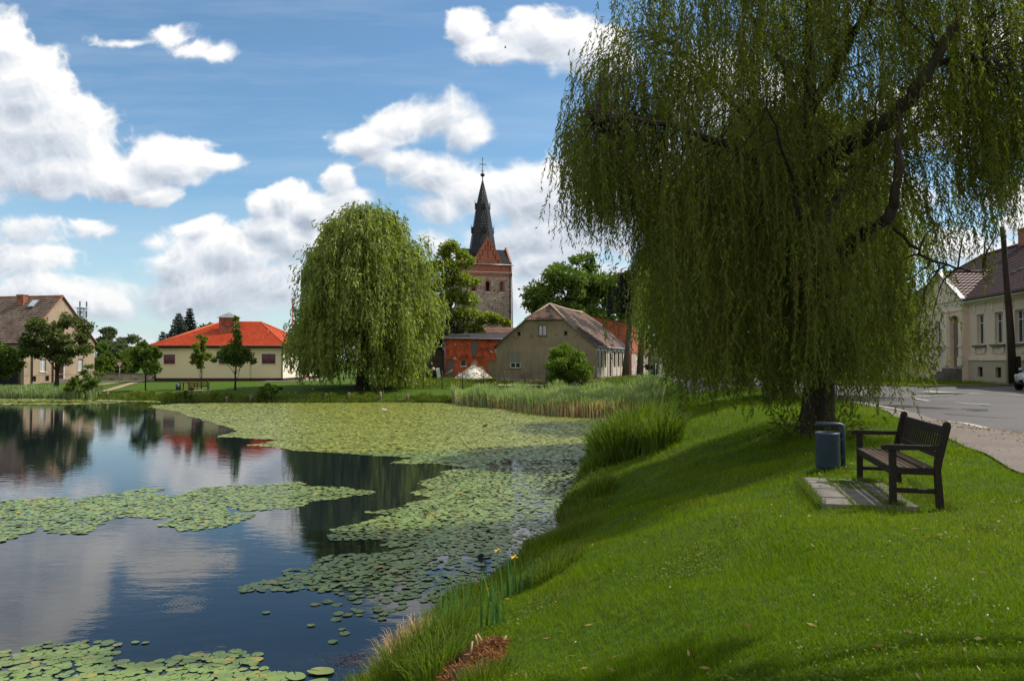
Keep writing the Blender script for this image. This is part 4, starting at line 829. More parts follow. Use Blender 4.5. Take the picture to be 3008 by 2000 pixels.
ov=.4; zE=VE-.0; a=np.array([-ov,-ov,zE]);b_=np.array([VL+ov,-ov,zE]);c1=np.array([VL+ov,VD+ov,zE]);d1=np.array([-ov,VD+ov,zE]); r0=np.array([4.8,VD/2,VR+.0]);r1=np.array([VL-4.8,VD/2,VR])
mb=MB(); mb.courses(a,b_,r1,r0,26,.06); mb.courses(b_,c1,r1,r1,26,.06); mb.courses(c1,d1,r0,r1,26,.06); mb.courses(d1,a,r0,r0,26,.06); 
# bay roof
for s in (-1,1):
    xe=c+s*((vpx[1]-vpx[0])/2+.35); mb.courses((xe,py-.3,VE-.02),(xe,.2,VE-.02),(c,3.1,VE+2.15),(c,py-.3,VE+2.15),10,.05)
rf=mb.build('roof',M_vt,V)
mb=MB(); mb.tube([r0+(0,0,.06),r1+(0,0,.06)],.12,7); mb.tube([a+(0,0,.06),r0+(0,0,.06)],.1,6); mb.tube([d1+(0,0,.06),r0+(0,0,.06)],.1,6); mb.tube([(c,py-.3,VE+2.2),(c,3.1,VE+2.2)],.09,6); mb.build('ridge_tiles',M_vt,rf)
xv=c+((vpx[1]-vpx[0])/2+.35); mb=MB(); V0=np.array([xv+.05,.05,VE+.12]); V1=np.array([c+.3,2.95,VE+2.1]); mb.tube([V0,V1],.08,6); mb.build('valley_flashing',M_wframe,rf)
k_=(VR-zE)/(VD/2+ov)
mb=MB(); P=[(xv+1.6+1.05*i,1.6+ (3.6)*i/6, 0) for i in range(7)]; mb.tube([(x,y,zE+(y+ov)*k_+.12) for x,y,_ in P],.035,5); mb.build('lightning_cable',M_zinc,rf)
mb=MB(); mb.box(-ov,VL+ov,-ov+.02,.0,zE-.16,zE-.03); mb.build('eaves',M_wframe,rf); gutter(V,(-ov,-ov-.06,zE+.02),(c-(vpx[1]-vpx[0])/2-.4,-ov-.06,zE+.02),mat=M_brown); gutter(V,(xv+.1,-ov-.06,zE+.02),(VL+ov,-ov-.06,zE+.02),mat=M_brown)
for D in (43.9,):
    pipe(V,[(vx(D),-.35,zE),(vx(D),-.1,zE-.4),(vx(D),-.1,.1)],.055,mat=M_wframe)
for D,h0 in ((46.0,1.0),(51.5,.95)): chimney(rf,vx(D)-2.2,VD/2+.1,VR-.5,VR+h0,1.6 if D<50 else 1.2,.7,M_brk)
chimney(rf,vx(40),VD/2+.1,VR-.5,VR+1,1.2,.7,M_brk)
# far small house glimpsed beyond the brick hall
B=thing('distant_cottage','small distant cottage roof between the brick granary and the willow curtain','cottage',(27.6,150,-2.5),R(25))
mb=MB(); mb.wall((0,0,0),(1,0,0),[(0,-.4),(7,-.4),(7,2.4),(3.5,4.6),(0,2.4)],[(2.6,.8,3.6,1.9)],.1); mb.wall((0,9,0),(0,-1,0),[(0,-.4),(9,-.4),(9,2.4),(0,2.4)]); mb.wall((7,0,0),(0,1,0),[(0,-.4),(9,-.4),(9,2.4),(0,2.4)]); mb.build('wall',M_gs,B); window(B,(0,0,0),(1,0,0),(2.6,.8,3.6,1.9),M_wframe,M_pane)
mb=MB(); mb.courses((-.3,-.3,2.2),(-.3,9.3,2.2),(3.5,9.3,4.65),(3.5,-.3,4.65),10,.05); mb.courses((7.3,-.3,2.2),(7.3,9.3,2.2),(3.5,9.3,4.65),(3.5,-.3,4.65),10,.05); mb.build('roof',M_gt,B)
# low wall by the side street
B=thing('low_roadside_wall','long low dark stone wall along the side street between house and hall','wall',(-60,100,-2.45),0)
mb=MB(); mb.box(0,24,0,.4,-.3,.55,bev=.03); mb.build('wall',M_fs,B); mb=MB(); mb.box(-.05,24.05,-.05,.45,.553,.64); mb.build('coping',M_kerb,B)
# lattice mast
B=thing('radio_mast','steel lattice radio mast with antennas rising behind the grey house roof','radio mast',(-166,300,-4),0)
mb=MB(); s=1.1; Ht=26.5
for (x,y) in ((-s,-s),(s,-s),(s,s),(-s,s)): mb.tube([(x,y,0),(x,y,Ht-3)],.11,5)
lv=MB()
for k in range(14):
    z0,z1=k*1.7,(k+1)*1.7
    for (a,b_) in (((-s,-s),(s,-s)),((s,-s),(s,s)),((s,s),(-s,s)),((-s,s),(-s,-s))):
        lv.tube([(*a,z0),(*b_,z1)],.06,4); lv.tube([(*b_,z0),(*a,z1)],.06,4); lv.tube([(*a,z1),(*b_,z1)],.06,4)
M_mast=plain('mast_steel',(.16,.18,.22),(.1,.11,.14),2,.6,bs=0)
mb.build('frame',M_mast,B); lv.build('lattice',M_mast,B)
mb=MB()
for z in (19.0,23.5): mb.box(-1.6,1.6,-1.6,1.6,z,z+.25)
mb.build('platform',M_mast,B)
for q in range(3):
    mb=MB(); t=q*2.1+.5; x,y=1.5*math.cos(t),1.5*math.sin(t); mb.tube([(x,y,19.5),(x,y,26.5)],.06,5); mb.box(x-.2,x+.2,y-.2,y+.2,20.2,22.6); mb.box(x-.2,x+.2,y-.2,y+.2,24.2,26.2); mb.build('antenna',M_mast,B)
# ---------------------------------------------------------------- foliage tools
def unit(v): return v/(np.linalg.norm(v,axis=-1,keepdims=True)+1e-9)
def leaf_quads(mb,P,D,ln,wd,rg,mi=0,fold=.0):
    """pointed leaves: base at P, direction D"""
    n=len(P); D=unit(D); r=unit(rg.normal(size=(n,3))); S=unit(np.cross(D,r)); ln=np.broadcast_to(ln,(n,))[:,None]; wd=np.broadcast_to(wd,(n,))[:,None]
    mid=P+D*ln*.45; V=np.stack([P,mid+S*wd*.5,P+D*ln,mid-S*wd*.5],1).reshape(-1,3)
    mb.add(V,np.arange(n*4).reshape(-1,4),False,mi)
def shell(rg,n): return unit(rg.normal(size=(n,3)))
def limb(a,b,rg,k=6,wob=.12,sag=0.,up=0.):
    a=np.array(a,float);b=np.array(b,float);t=np.linspace(0,1,k)[:,None]; L_=np.linalg.norm(b-a)
    w=np.cumsum(rg.normal(size=(k,3)),0)*wob*L_/k; w-=t*w[-1]; w[0]=0
    return a+(b-a)*t+w+np.array([0,0,1.])*(up*np.sin(math.pi*t)*L_)
def broadleaf(name,label,base,height,cw,cb,nclump,nleaf,lsize,mat,seed,bark=None,tr=.25,cd=None,group=None,cat='tree',clr=.36,shape=0.,lean=(0,0),clumps=None,flat=.75,limbs=14):
    """base (x,y,z); crown between heights cb..height, width cw"""
    rg=np.random.default_rng(seed); bx,by,bz=base; T=thing(name,label,cat,(bx,by,bz),0,group); cd=cd or cw
    hc=(height-cb)/2; zc=cb+hc; mb=MB(); cl=[]
    if clumps is None:
        tries=0
        while len(cl)<nclump and tries<9000:
            tries+=1; d=shell(rg,1)[0]; r=rg.uniform(.25,.86)**.6
            c=d*r; 
            if shape: 
                f=1-shape*(c[2]*.5+.5); c[0]*=f; c[1]*=f
            p=np.array([c[0]*cw/2+lean[0]*(c[2]+1)/2,c[1]*cd/2+lean[1]*(c[2]+1)/2,zc+c[2]*hc]); R_=clr*min(cw/2,hc)*rg.uniform(.6,1.15)
            if all(np.linalg.norm((p-q)[:3])>.55*(R_+s)*.75 for q,s in cl): cl.append((p,R_))
            elif tries>4000: cl.append((p,R_))
    else: cl=[(np.array(c[:3],float),c[3]) for c in clumps]
    tot=sum(s*s for _,s in cl)
    for p,R_ in cl:
        n=int(nleaf*len(cl)*(R_*R_)/tot); d=shell(rg,n); d[:,2]=d[:,2]*flat; rr=R_*(.35+.7*rg.random(n)**.55)
        # small bunches for an uneven outline
        nb=max(5,n//28); bc=shell(rg,nb); idx=rg.integers(0,nb,n); q=d*.45+bc[idx]*.62
        P=p+q*rr[:,None]*(1,1,flat) ; Dd=unit(q+rg.normal(size=(n,3))*.7+np.array([0,0,-.25])); s=lsize*rg.uniform(.6,1.3,n)
        leaf_quads(mb,P,Dd,s,s*.62,rg)
    # trunk and limbs
    tm=MB(); top=np.array([lean[0]*.6,lean[1]*.6,zc+hc*.35]); tp=limb((0,0,-.15),top,rg,8,.05); rad=np.interp(np.linspace(0,1,8),[0,.06,.5,1],[tr*1.35,tr,tr*.62,tr*.14]); tm.tube(tp,rad,9)
    for p,R_ in sorted(cl,key=lambda c:-c[1])[:limbs]:
        t=rg.uniform(.25,.8); s0=tp[int(t*7)]; 
        if s0[2]>p[2]: s0=tp[max(1,int(np.searchsorted(tp[:,2],max(cb*.8,p[2]-hc*.4)))-1)]
        tm.tube(limb(s0,p,rg,6,.1,up=.05),np.linspace(tr*.36,tr*.07,6),6)
    tm.build('trunk',bark or M_bark,T); mb.build('crown',mat,T); return T
def conifer(name,label,base,height,rad,mat,seed,cb=.4,tr=.16,layers=None,droop=.25,lsize=.22,group=None,dens=1.0,lean=0,bark=None):
    rg=np.random.default_rng(seed); T=thing(name,label,'conifer',base,0,group); mb=MB(); tm=MB(); tm.tube([(lean*(1-t),0,height*t-.15*(1-t)) for t in (0,.3,.7,1)],[tr*1.2,tr,tr*.5,.02],8)
    layers=layers or int(height*2.4)
    for k in range(layers):
        t=(k+.5)/layers; z=cb+(height-cb)*t; R_=rad*(1-t)**.85*rg.uniform(.85,1.12)+.08; nb=max(5,int(11*(1-t)+5)); a0=rg.uniform(0,6.28)
        for q in range(nb):
            a=a0+q*2*math.pi/nb+rg.normal()*.12; r=R_*rg.uniform(.75,1.1); dirv=np.array([math.cos(a),math.sin(a),0]); n=max(12,int(r*95*dens)); s=rg.random(n)**.8; 
            P=np.array([lean*(1-z/height),0,z])+dirv*(s*r)[:,None]+np.array([0,0,1.])*((-droop*r*s+droop*.75*r*s**3)[:,None])
            side=rg.normal(size=(n,1))*np.array([-dirv[1],dirv[0],0])*.2*(r*(1-s*.6))[:,None]
            P=P+side+rg.normal(size=(n,3))*.07; D=dirv*.8+side*1.5+rg.normal(size=(n,3))*.5+np.array([0,0,-.15]); leaf_quads(mb,P,D,lsize*rg.uniform(.6,1.2,n),lsize*.42,rg)
            if k%2==0: tm.tube([(lean*(1-z/height),0,z),tuple(np.array([lean*(1-z/height),0,z])+dirv*r*.8+(0,0,-droop*r*.6))],[tr*.15,.01],4,cap=False)
    tm.build('trunk',bark or M_bark,T); mb.build('crown',mat,T); return T

def hang(mb,sm,A,Ln,out,step,ls,lw,rg,drift=(0,0),spread=.55,stem=.006,bow=.45,lift=.12):
    """hanging shoots: A anchors (N,3), Ln lengths, out (N,2) outward direction"""
    N=len(A); K=int(np.ceil(Ln.max()/step)); t=(np.arange(K)+rg.random((N,1)))*step; ok=t<Ln[:,None]; ph=rg.random((N,2))*6.28; f=rg.uniform(.8,1.8,(N,1)); am=rg.uniform(.02,.07,(N,1))
    drift=np.broadcast_to(np.asarray(drift,float),(N,2)); gap=np.sin(np.outer(np.ones(N),np.arange(K))*step*7+ph[:,0:1]*3)+rg.normal(size=(N,K))*.5; ok&=(gap>-.75)
    def pos(t):
        e=1-np.exp(-t/.55); tt=t/np.maximum(Ln[:,None],.5)
        x=A[:,0:1]+out[:,0:1]*bow*e+am*np.sin(t*f+ph[:,0:1])+drift[:,0:1]*tt**2*Ln[:,None]; y=A[:,1:2]+out[:,1:2]*bow*e+am*np.cos(t*f*1.1+ph[:,1:2])+drift[:,1:2]*tt**2*Ln[:,None]
        z=A[:,2:3]+lift*np.sin(np.minimum(t/.5,math.pi))-t*(1-.35*np.exp(-t/.4)); return np.stack([x,y,z],-1)
    P=pos(t); Pn=pos(t+.05); D=unit(Pn-P)
    P=P[ok];D=D[ok]; n=len(P); side=rg.normal(size=(n,3)); side[:,2]*=.4; D2=D+unit(side)*spread*rg.uniform(.5,1.3,(n,1)); s=ls*rg.uniform(.55,1.25,n)
    leaf_quads(mb,P,D2,s,lw*rg.uniform(.7,1.3,n),rg)
    if sm is not None:
        S=9; u=np.linspace(0,1,S)[None,:]*Ln[:,None]; Q=pos(u); w=stem*(1-.6*np.linspace(0,1,S))[None,:,None]; a=rg.random((N,1,1))*3.14; off=np.concatenate([np.cos(a),np.sin(a),0*a],-1)*w
        V=np.stack([Q-off,Q+off],2).reshape(-1,3); i=np.arange(N)[:,None]*S*2+np.arange(S-1)[None,:]*2; sm.add(V,np.stack([i,i+1,i+3,i+2],-1).reshape(-1,4))
# ---------------------------------------------------------------- the great willow by the bench
def build_big_willow():
    bx,by=5.95,15.2; bz=g(bx,by); T=thing('willow_tree','huge weeping willow leaning over the lawn behind the litter bin and bench','tree',(bx,by,bz)); rg=np.random.default_rng(21)
    tm=MB(); S=F/15.2
    def q(px,py,dy=0.): 
        D=by+dy; return np.array([(px-CX)/F*D-bx,dy,(HY-py)/F*D-bz])
    # trunk, flared and furrowed
    tp=[q(2393,1292),q(2398,1240),q(2405,1150),q(2408,1050),q(2405,930),q(2402,800)]; 
    for k,(dx,rr) in enumerate(((0,.30),)): tm.tube(tp,[.42,.33,.29,.27,.26,.25],14)
    tm.tube([q(2372,1290,.1),q(2385,1180,.1),q(2395,1060,.05),q(2404,940)],[.22,.15,.14,.12],9)
    for k in range(7):
        a=k*.9+.3; tm.tube([(.52*math.cos(a),.52*math.sin(a),-.12),(.30*math.cos(a),.30*math.sin(a),.14),(.16*math.cos(a),.16*math.sin(a),.7)],[.09,.12,.08],6)
    limbs=[ # (points, r0, r1)
     ([q(2402,800),q(2388,600,.2),q(2368,418,.4),(q(2388,227,.6)),q(2382,60,.8),q(2390,-160,1)],.22,.06),
     ([q(2404,830),q(2454,764,-.6),q(2507,716,-1.2),q(2555,672,-1.7),q(2609,651,-2.1),q(2639,573,-2.3),q(2642,454,-2.4),q(2655,330,-2.4)],.17,.045),
     ([q(2395,560,.2),q(2424,468,-.6),q(2513,418,-1.3),q(2615,352,-2.0),q(2692,269,-2.3),q(2752,185,-2.5),q(2830,60,-2.6)],.20,.07),
     ([q(2370,418,.4),q(2334,239,.9),q(2298,167,1.1),q(2239,107,1.4),q(2200,-30,1.7)],.09,.03),
     ([q(2380,330,.5),q(2454,215,.2),q(2495,119,-.1),q(2555,30,-.4),q(2600,-120,-.7)],.12,.04),
     ([q(2395,700,.1),q(2320,560,-.6),q(2230,470,-1.2),q(2100,410,-1.7),q(1960,360,-1.6),q(1830,340,-1.4),q(1750,360,-1.2)],.11,.02),
     ([q(2390,620,.1),q(2290,430,.9),q(2180,330,1.5),q(2050,180,2.0),q(1930,90,2.3)],.09,.03),
     ([q(2400,760),q(2330,690,1.2),q(2220,600,2.2),q(2120,520,3.0)],.12,.04),
     ([q(2400,720),q(2470,560,1.6),q(2600,450,2.6),q(2780,330,3.4)],.12,.04),
     ([q(2400,740),q(2360,600,-1.4),q(2300,430,-2.6),q(2260,280,-3.4)],.06,.012),
     ([q(2424,470,.0),q(2480,500,-.2),q(2530,480,-.4),q(2570,560,-.5),q(2590,640,-.5)],.05,.02),
     ([q(2752,185,-1.4),q(2860,150,-1.8),q(2950,200,-2.1)],.06,.025),
     ([q(2609,651,-1.0),q(2680,720,-1.2),q(2740,765,-1.4),q(2820,790,-1.5),q(2890,800,-1.5)],.035,.012)]
    LP=[]
    for pts,r0,r1 in limbs:
        pts=np.array(pts); k=len(pts)*4; tt=np.linspace(0,len(pts)-1,k); C=np.stack([np.interp(tt,range(len(pts)),pts[:,j]) for j in range(3)],1); 
        C[1:-1]=(C[:-2]+2*C[1:-1]+C[2:])/4; C[1:-1]+=rg.normal(size=(k-2,3))*.025; tm.tube(C,np.linspace(r0,r1,k),8); LP.append(C)
    LP0=np.concatenate([LP[1][4:],LP[2][2:22],LP[10]]); LPX=CX+(LP0[:,0]+bx)/(LP0[:,1]+by)*F; LPY=HY-(LP0[:,2]+bz)/(LP0[:,1]+by)*F
    LP=np.concatenate(LP); LP=LP[LP[:,2]>3.0]
    # tufts
    def profile(x):      # lowest leaf height above the ground by sideways offset
        return np.interp(x,[-5.4,-4.7,-4.2,-3.6,-3.2,-2.9,-2.5,-2.1,-1.2,-.5,0,.4,.9,1.5,2.1,2.27,2.47,2.7,3.0,3.4,3.8,4.5,5.5],[4.6,4.1,3.8,3.8,3.5,2.6,.9,1.0,.85,.55,.75,.6,.75,.85,.9,1.9,3.2,3.6,3.9,4.0,4.3,4.9,5.4])
    def dome(x,y): return 12.4-np.abs(x+.1)**2.1*.18-np.abs(y)**2*.2
    AN=[];LN=[];OU=[];DR=[]; N=0; twigs=[]
    while N<800:
        x=rg.uniform(-5.2,5.4); y=rg.uniform(-2.8,3.7)
        if (x/5.3)**2+(y/(2.8 if y<0 else 3.7))**2>1: continue
        xe=(bx+x)*15.2/(15.2+y)-bx
        if abs(xe)>5.35: continue
        dm=dome(x,y); lo=(profile(xe)-1.5)*(15.2+y)/15.2+1.5+abs(y)*.06
        if dm-lo<1.2: continue
        # fewer shoots on the open right-hand side and near the stem in the upper part
        u=rg.random()**(1.35 if xe<.6 else .9); za=lo+1.2+(dm-lo-1.2)*u
        apx=CX+(bx+x)/(by+y)*F; apy=HY-(bz+za)/(by+y)*F
        if apx<np.interp(apy,[-300,0,130,230,310,370],[1960,1810,1770,1715,1720,1680]): continue
        if xe>.6 and rg.random()<.34: continue
        if xe>1.6 and za<5.4 and rg.random()<.5: continue
        hole=max(math.exp(-((x-.75)/.55)**2-((za-4.6)/.9)**2),math.exp(-((x-1.5)/.6)**2-((za-5.3)/.8)**2))
        if rg.random()<hole*.85: continue
        if x<-2.6 and rg.random()<.12: continue
        L_=min(za-lo,rg.uniform(1.1,3.4)+ (1.4 if za<5 and x<1 else 0)); 
        if L_<.9: continue
        Dd=by+y; pyb=apy+L_*F/Dd; nearl=(np.abs(LPX-apx)<34)&(LPY>apy-10)&(LPY<pyb+10)&(LP0[:,1]+by>Dd)
        if nearl.any() and rg.random()<.5: continue
        a=LP[np.argmin(((LP-(x,y,za+.3))**2).sum(1)*rg.uniform(.5,2.2,len(LP)))]
        o2=np.array([x,y])-a[:2]; o2=o2/(np.linalg.norm(o2)+.1); twigs.append((a,np.array([x,y,za])))
        m=int(rg.integers(9,15)); off=rg.normal(size=(m,2))*.22; AN.append(np.c_[x+off[:,0],y+off[:,1],za+rg.normal(size=m)*.28]); 
        LN.append(np.minimum(L_*rg.uniform(.5,1.04,m),4.6)); OU.append(np.repeat(o2[None],m,0)*rg.uniform(.3,1.1,(m,1))); DR.append(np.repeat(rg.normal(size=(1,2))*.075+(.03,0),m,0)); N+=1
    # long single tresses that hang free in the picture
    for (px,pt,pb,dy,m) in ((2008,900,1275,-1.5,9),(2082,880,1195,-1.2,6),(2128,900,1190,-1.0,6),(2150,880,1120,0,6),(2560,900,1150,-1.5,8),(2600,930,1215,-1.8,5),(2545,900,1195,-1.6,6),(2655,900,1130,-1.5,5),(2700,960,1160,-1.5,5),(2735,960,1130,-1.5,6),(2290,900,1245,-.9,6),(2330,950,1190,-.9,6),(2470,1040,1250,-.5,7),(2440,900,1100,-.7,8),(1660,400,620,-2,3),(1700,420,740,-2,4),(1765,480,690,-2.1,6),(1690,330,560,-2,5),(1720,400,640,-2,7),(1790,400,700,-2,8),(1640,380,570,-2.1,2),(2940,600,850,-1.5,5),(2900,640,880,-1.5,5),(2850,660,830,-1.5,5),(2800,640,760,-1.5,4),(2990,200,480,-1.5,5),(2960,150,520,-1,5)):
        c=q(px,pt,dy); L_=(pb-pt)/F*(by+dy); AN.append(c+rg.normal(size=(m,3))*(.09,.12,.12)); LN.append(L_*rg.uniform(.7,1.03,m)); OU.append(rg.normal(size=(m,2))*.15); DR.append(rg.normal(size=(m,2))*.03)
        a=LP[np.argmin(((LP-c)**2).sum(1))]; twigs.append((a,c))
    AN=np.concatenate(AN);LN=np.concatenate(LN);OU=np.concatenate(OU);DR=np.concatenate(DR); mb=MB(); sm=MB(); lowright=(AN[:,0]>1.0)&(AN[:,2]-LN<2.6)
    hang(mb,sm,AN[~lowright],LN[~lowright],OU[~lowright],.037,.12,.025,rg,stem=.003,drift=DR[~lowright],spread=.75)
    hang(mb,sm,AN[lowright],LN[lowright],OU[lowright],.036,.12,.026,rg,stem=.003,drift=DR[lowright]+(.14,-.02),spread=.85)
    for a,c in twigs:
        if np.linalg.norm(a-c)<2.6 and c[2]<a[2]+1.3: tm.tube(limb(a,c,rg,6,.2,up=.16),[.019,.016,.012,.009,.006,.004],4,cap=False)
    sh=MB()
    # leafy suckers at the foot
    n=900; an=rg.random(n)*6.28; r=rg.uniform(.25,.85,n)**.8; P=np.c_[r*np.cos(an)-.1,r*np.sin(an)-.25,rg.random(n)**1.6*.5-.02]; leaf_quads(mb,P,unit(np.c_[np.cos(an),np.sin(an),rg.normal(size=n)*.5+.3]),.1,.035,rg)
    tm.build('trunk',M_bark,T); cr=mb.build('crown',M_will,T); sm.build('shoots',plain('shoot_bark',(.20,.15,.045),(.11,.08,.03),3,.8,bs=0),T)
    print('willow leaves',sum(len(f) for f,_,_ in mb.f))
build_big_willow()
def willow(label,bx,by,height,rad,tr,nt,mstr,step,ls,lw,seed,mat,zlo=.9,lean=(0,0),group=None,zmid=.5,lenr=(1.6,3.6),bz=None,ragged=1.0,ry=1.0,taper=.93,tuft=.22,inner=.62):
    bz=g(bx,by) if bz is None else bz; T=thing('willow_tree',label,'tree',(bx,by,bz),0,group); rg=np.random.default_rng(seed); tm=MB(); hc=height*.30
    tp=limb((0,0,-.2),(lean[0],lean[1],height*.5),rg,7,.05); tm.tube(tp,np.linspace(tr*1.3,tr*.6,7),10); tm.tube([(0,0,-.25),(0,0,.5)],[tr*1.7,tr*1.05],10)
    ends=[]
    for k in range(12):
        a=k*2.4+rg.normal()*.2; r=rad*rg.uniform(.35,.75); e=np.array([r*math.cos(a),r*math.sin(a),height*rg.uniform(.62,.9)]); s0=tp[rg.integers(2,6)]; tm.tube(limb(s0,e,rg,7,.1,up=.08),np.linspace(tr*.4,.05,7),6); ends.append(e)
    AN=[];LN=[];OU=[]
    for k in range(nt):
        z=zlo+1.2+(height-zlo-1.2)*(rg.random()**.8); zt=height*zmid
        env=rad*math.sqrt(max(0,1-((z-zt)/(height-zt))**2)) if z>zt else rad*(taper+(1-taper)*min(1,z/zt*1.15))
        env*=1+.07*ragged*rg.normal()
        a=rg.random()*6.283; rr=env*(inner+(1-inner)*rg.random()**.5)*(1+.10*ragged*math.sin(a*5+z)); 
        if z>zt and rg.random()<.5: rr=env*math.sqrt(rg.random())
        x,y=rr*math.cos(a)+lean[0]*z/height,rr*math.sin(a)*ry+lean[1]*z/height; L_=min(z-zlo*rg.uniform(.6,1.5),rg.uniform(*lenr)); 
        if z>height*.8: L_*=.6
        if L_<.5: continue
        m=mstr; o2=np.array([math.cos(a),math.sin(a)]); AN.append(np.c_[x+rg.normal(size=m)*tuft,y+rg.normal(size=m)*tuft,z+rg.normal(size=m)*tuft*1.2]); LN.append(L_*rg.uniform(.55,1.1,m)); OU.append(np.repeat(o2[None],m,0)*rg.uniform(.4,1.3,(m,1)))
    mb=MB(); hang(mb,None,np.concatenate(AN),np.concatenate(LN),np.concatenate(OU),step,ls,lw,rg,lift=.3,bow=.6)
    tm.build('trunk',M_bark,T); mb.build('crown',mat,T); print('leaves',sum(len(f) for f,_,_ in mb.f)); return T
MX_,MD_=hit(1064,1142); MK_=MD_/63.5; print('mid willow',MX_,MD_)
willow('round full weeping willow standing on the far bank between hall and brick stable',MX_,MD_,14.5*MK_,4.9*MK_,.42*MK_,800,22,.2,.42,.135,5,M_willmid,zlo=.85,lean=(.35,0),taper=.8,tuft=.40,inner=.5,lenr=(1.0,3.6),ragged=1.6)
willow('second weeping willow behind the great one, with a thick trunk by the road',10.7,31,11.6,4.9,.42,900,12,.085,.2,.045,6,M_will,zlo=.7,ry=.8,taper=.66,group='row of willows along the road')
willow('third weeping willow further along the road',12.9,43,11.5,5.0,.38,380,10,.13,.26,.06,8,M_willmid,zlo=1.6,taper=.5,group='row of willows along the road')
willow('fourth and most distant weeping willow of the row by the road',14.0,55,12,4.6,.34,300,10,.17,.32,.08,9,M_willmid,zlo=2.0,taper=.42,group='row of willows along the road')

# ---------------------------------------------------------------- other trees
def P_(px,D): x,y,z=at(px,D); return (x,y,z)
def HB(px,py): x,y=hit(px,py); return (x,y,g(x,y))
broadleaf('maple_tree','dark bronze-green maple with spreading crown before the old grey house',P_(166,81),7.7,7.8,2.3,44,430,.27,M_maple,41,tr=.22,cd=5,flat=.8,clr=.31,bark=M_bark)
broadleaf('broadleaf_tree','leafy green tree at the picture edge shading the lean-to porch',P_(-12,80),6.5,5.6,1.0,20,420,.28,M_broad,42,tr=.2)
broadleaf('broadleaf_tree','treetop showing over the ridge of the old grey house',P_(20,112),12.2,6,5,14,300,.4,M_grey,43,tr=.2)
broadleaf('young_tree','small round-headed young tree on the lawn left of the cream hall',HB(429,1148),4.9,2.8,1.35,18,360,.23,M_broad,44,tr=.07,group='young trees on the far lawn')
broadleaf('young_tree','slender sparse young tree before the projecting wall of the cream hall',HB(592,1142),5.8,2.45,1.75,20,150,.24,M_broadl,45,tr=.055,shape=.55,group='young trees on the far lawn',clr=.27)
broadleaf('young_tree','dark pointed young tree standing nearest the water in front of the cream hall',HB(692,1146),7.0,3.4,2.2,26,330,.23,M_broad,46,tr=.09,shape=.7,group='young trees on the far lawn',clumps=[(a_*1.18,b_*1.18,c_*1.18,d_*1.18) for a_,b_,c_,d_ in [(0,0,5.6,.28),(.1,0,5.1,.33),(-.05,.1,4.6,.38),(.1,0,4.1,.45),(0,0,3.6,.6),(-.75,.1,3.2,.5),(.75,0,3.2,.5),(-.9,-.2,2.7,.55),(.95,.2,2.65,.55),(0,-.4,3.0,.7),(0,.5,2.8,.7),(-.3,0,2.35,.6),(.4,0,2.3,.55),(1.35,0,2.35,.35),(-1.45,0,2.75,.4),(-1.75,.1,2.5,.32)]])
conifer('spruce_tree','blue-grey spruce with broad tiers behind the left end of the hall roof',P_(524,113),9.4,3.6,M_spruce,51,lsize=.32,droop=.18)
conifer('fir_tree','taller ragged dark fir beside the blue spruce behind the hall',P_(556,117),10.4,3.0,M_fir,52,lsize=.3)
conifer('fir_tree','small dark conifer top showing over the left hip of the hall roof',P_(478,110),6.6,1.9,M_spruce,53,lsize=.3)
broadleaf('broadleaf_tree','rounded green tree behind the hall roof beside the conifers',P_(642,122),9.1,6.5,3,16,420,.42,M_broad,54)
broadleaf('birch_tree','tall feathery grey-green birch between the old house and the cream hall',P_(318,128),9.0,4.6,1.6,26,330,.34,M_grey,55,tr=.14,shape=.45,clr=.28)
for i,(px,D,h_,w_,mt,lb) in enumerate([(282,118,5.9,4.2,M_broad,'leafy green tree directly beside the gable of the old house'),(345,122,6.1,6.0,M_grey,'grey-green bushy tree under the birch by the side street'),(380,126,7.2,5,M_grey,'pale grey rounded tree right of the birch'),(330,108,3.9,5.2,M_broad,'dark green low thicket at the foot of the birch'),(395,112,4.6,4.4,M_broad,'dark green low thicket behind the small round young tree'),(435,118,5.8,5.2,M_broadl,'yellow-green tree at the left corner of the cream hall'),(300,106,3.2,3,M_broad,'small dark bush by the low roadside wall')]):
    broadleaf('broadleaf_tree',lb,P_(px,D),h_,w_,.15 if h_<6 else .8,16,330,.36,mt,60+i,tr=.12,group='trees along the side street')
# trees round the church
mc=[(0,0,18.2,1.3),(-1.4,.3,17.0,1.35),(1.7,0,17.3,1.1),(-2.6,0,15.3,1.4),(.4,-.6,15.4,1.5),(2.9,0,15.9,1.2),(-.8,0,13.6,1.7),(2.2,-.4,13.4,1.5),(-3.0,.4,12.6,1.5),(4.0,0,13.2,1.0),(.6,0,11.2,1.8),(3.2,0,10.9,1.5),(-2.2,0,10.2,1.7),(2.4,-.6,8.8,1.7),(.0,0,8.4,1.8),(4.5,0,8.3,1.4),(6.0,0,8.1,1.15),(7.2,0,7.9,.9),(-2,0,7.4,1.6),(1.6,0,6.5,1.6),(3.6,0,6.6,1.3),(-1,0,5.6,1.4),(8.0,0,7.4,.6)]
broadleaf('chestnut_tree','tall light-green chestnut with gaps overlapping the left side of the church tower',P_(1322,108),19,11,4,24,640,.44,M_chest,71,tr=.3,clumps=[(x*(.80 if z>9 else 1.0),y,z,r) for x,y,z,r in mc],limbs=22,flat=.8)
pc=[(x,y,z,r) for (x,y,z,r) in [(-.4,0,13.6,.9),(.3,0,12.4,1.1),(-.8,0,11.2,1.2),(.6,0,10.2,1.2),(-1,0,9.0,1.4),(.8,0,8.2,1.4),(-.6,0,7.0,1.5),(1.4,-.5,6.2,1.5),(-1.6,0,5.6,1.5),(.2,0,4.9,1.6),(2.4,-.5,4.9,1.3),(-2.5,0,4.5,1.3),(3.4,-.5,4.6,1.0)]]
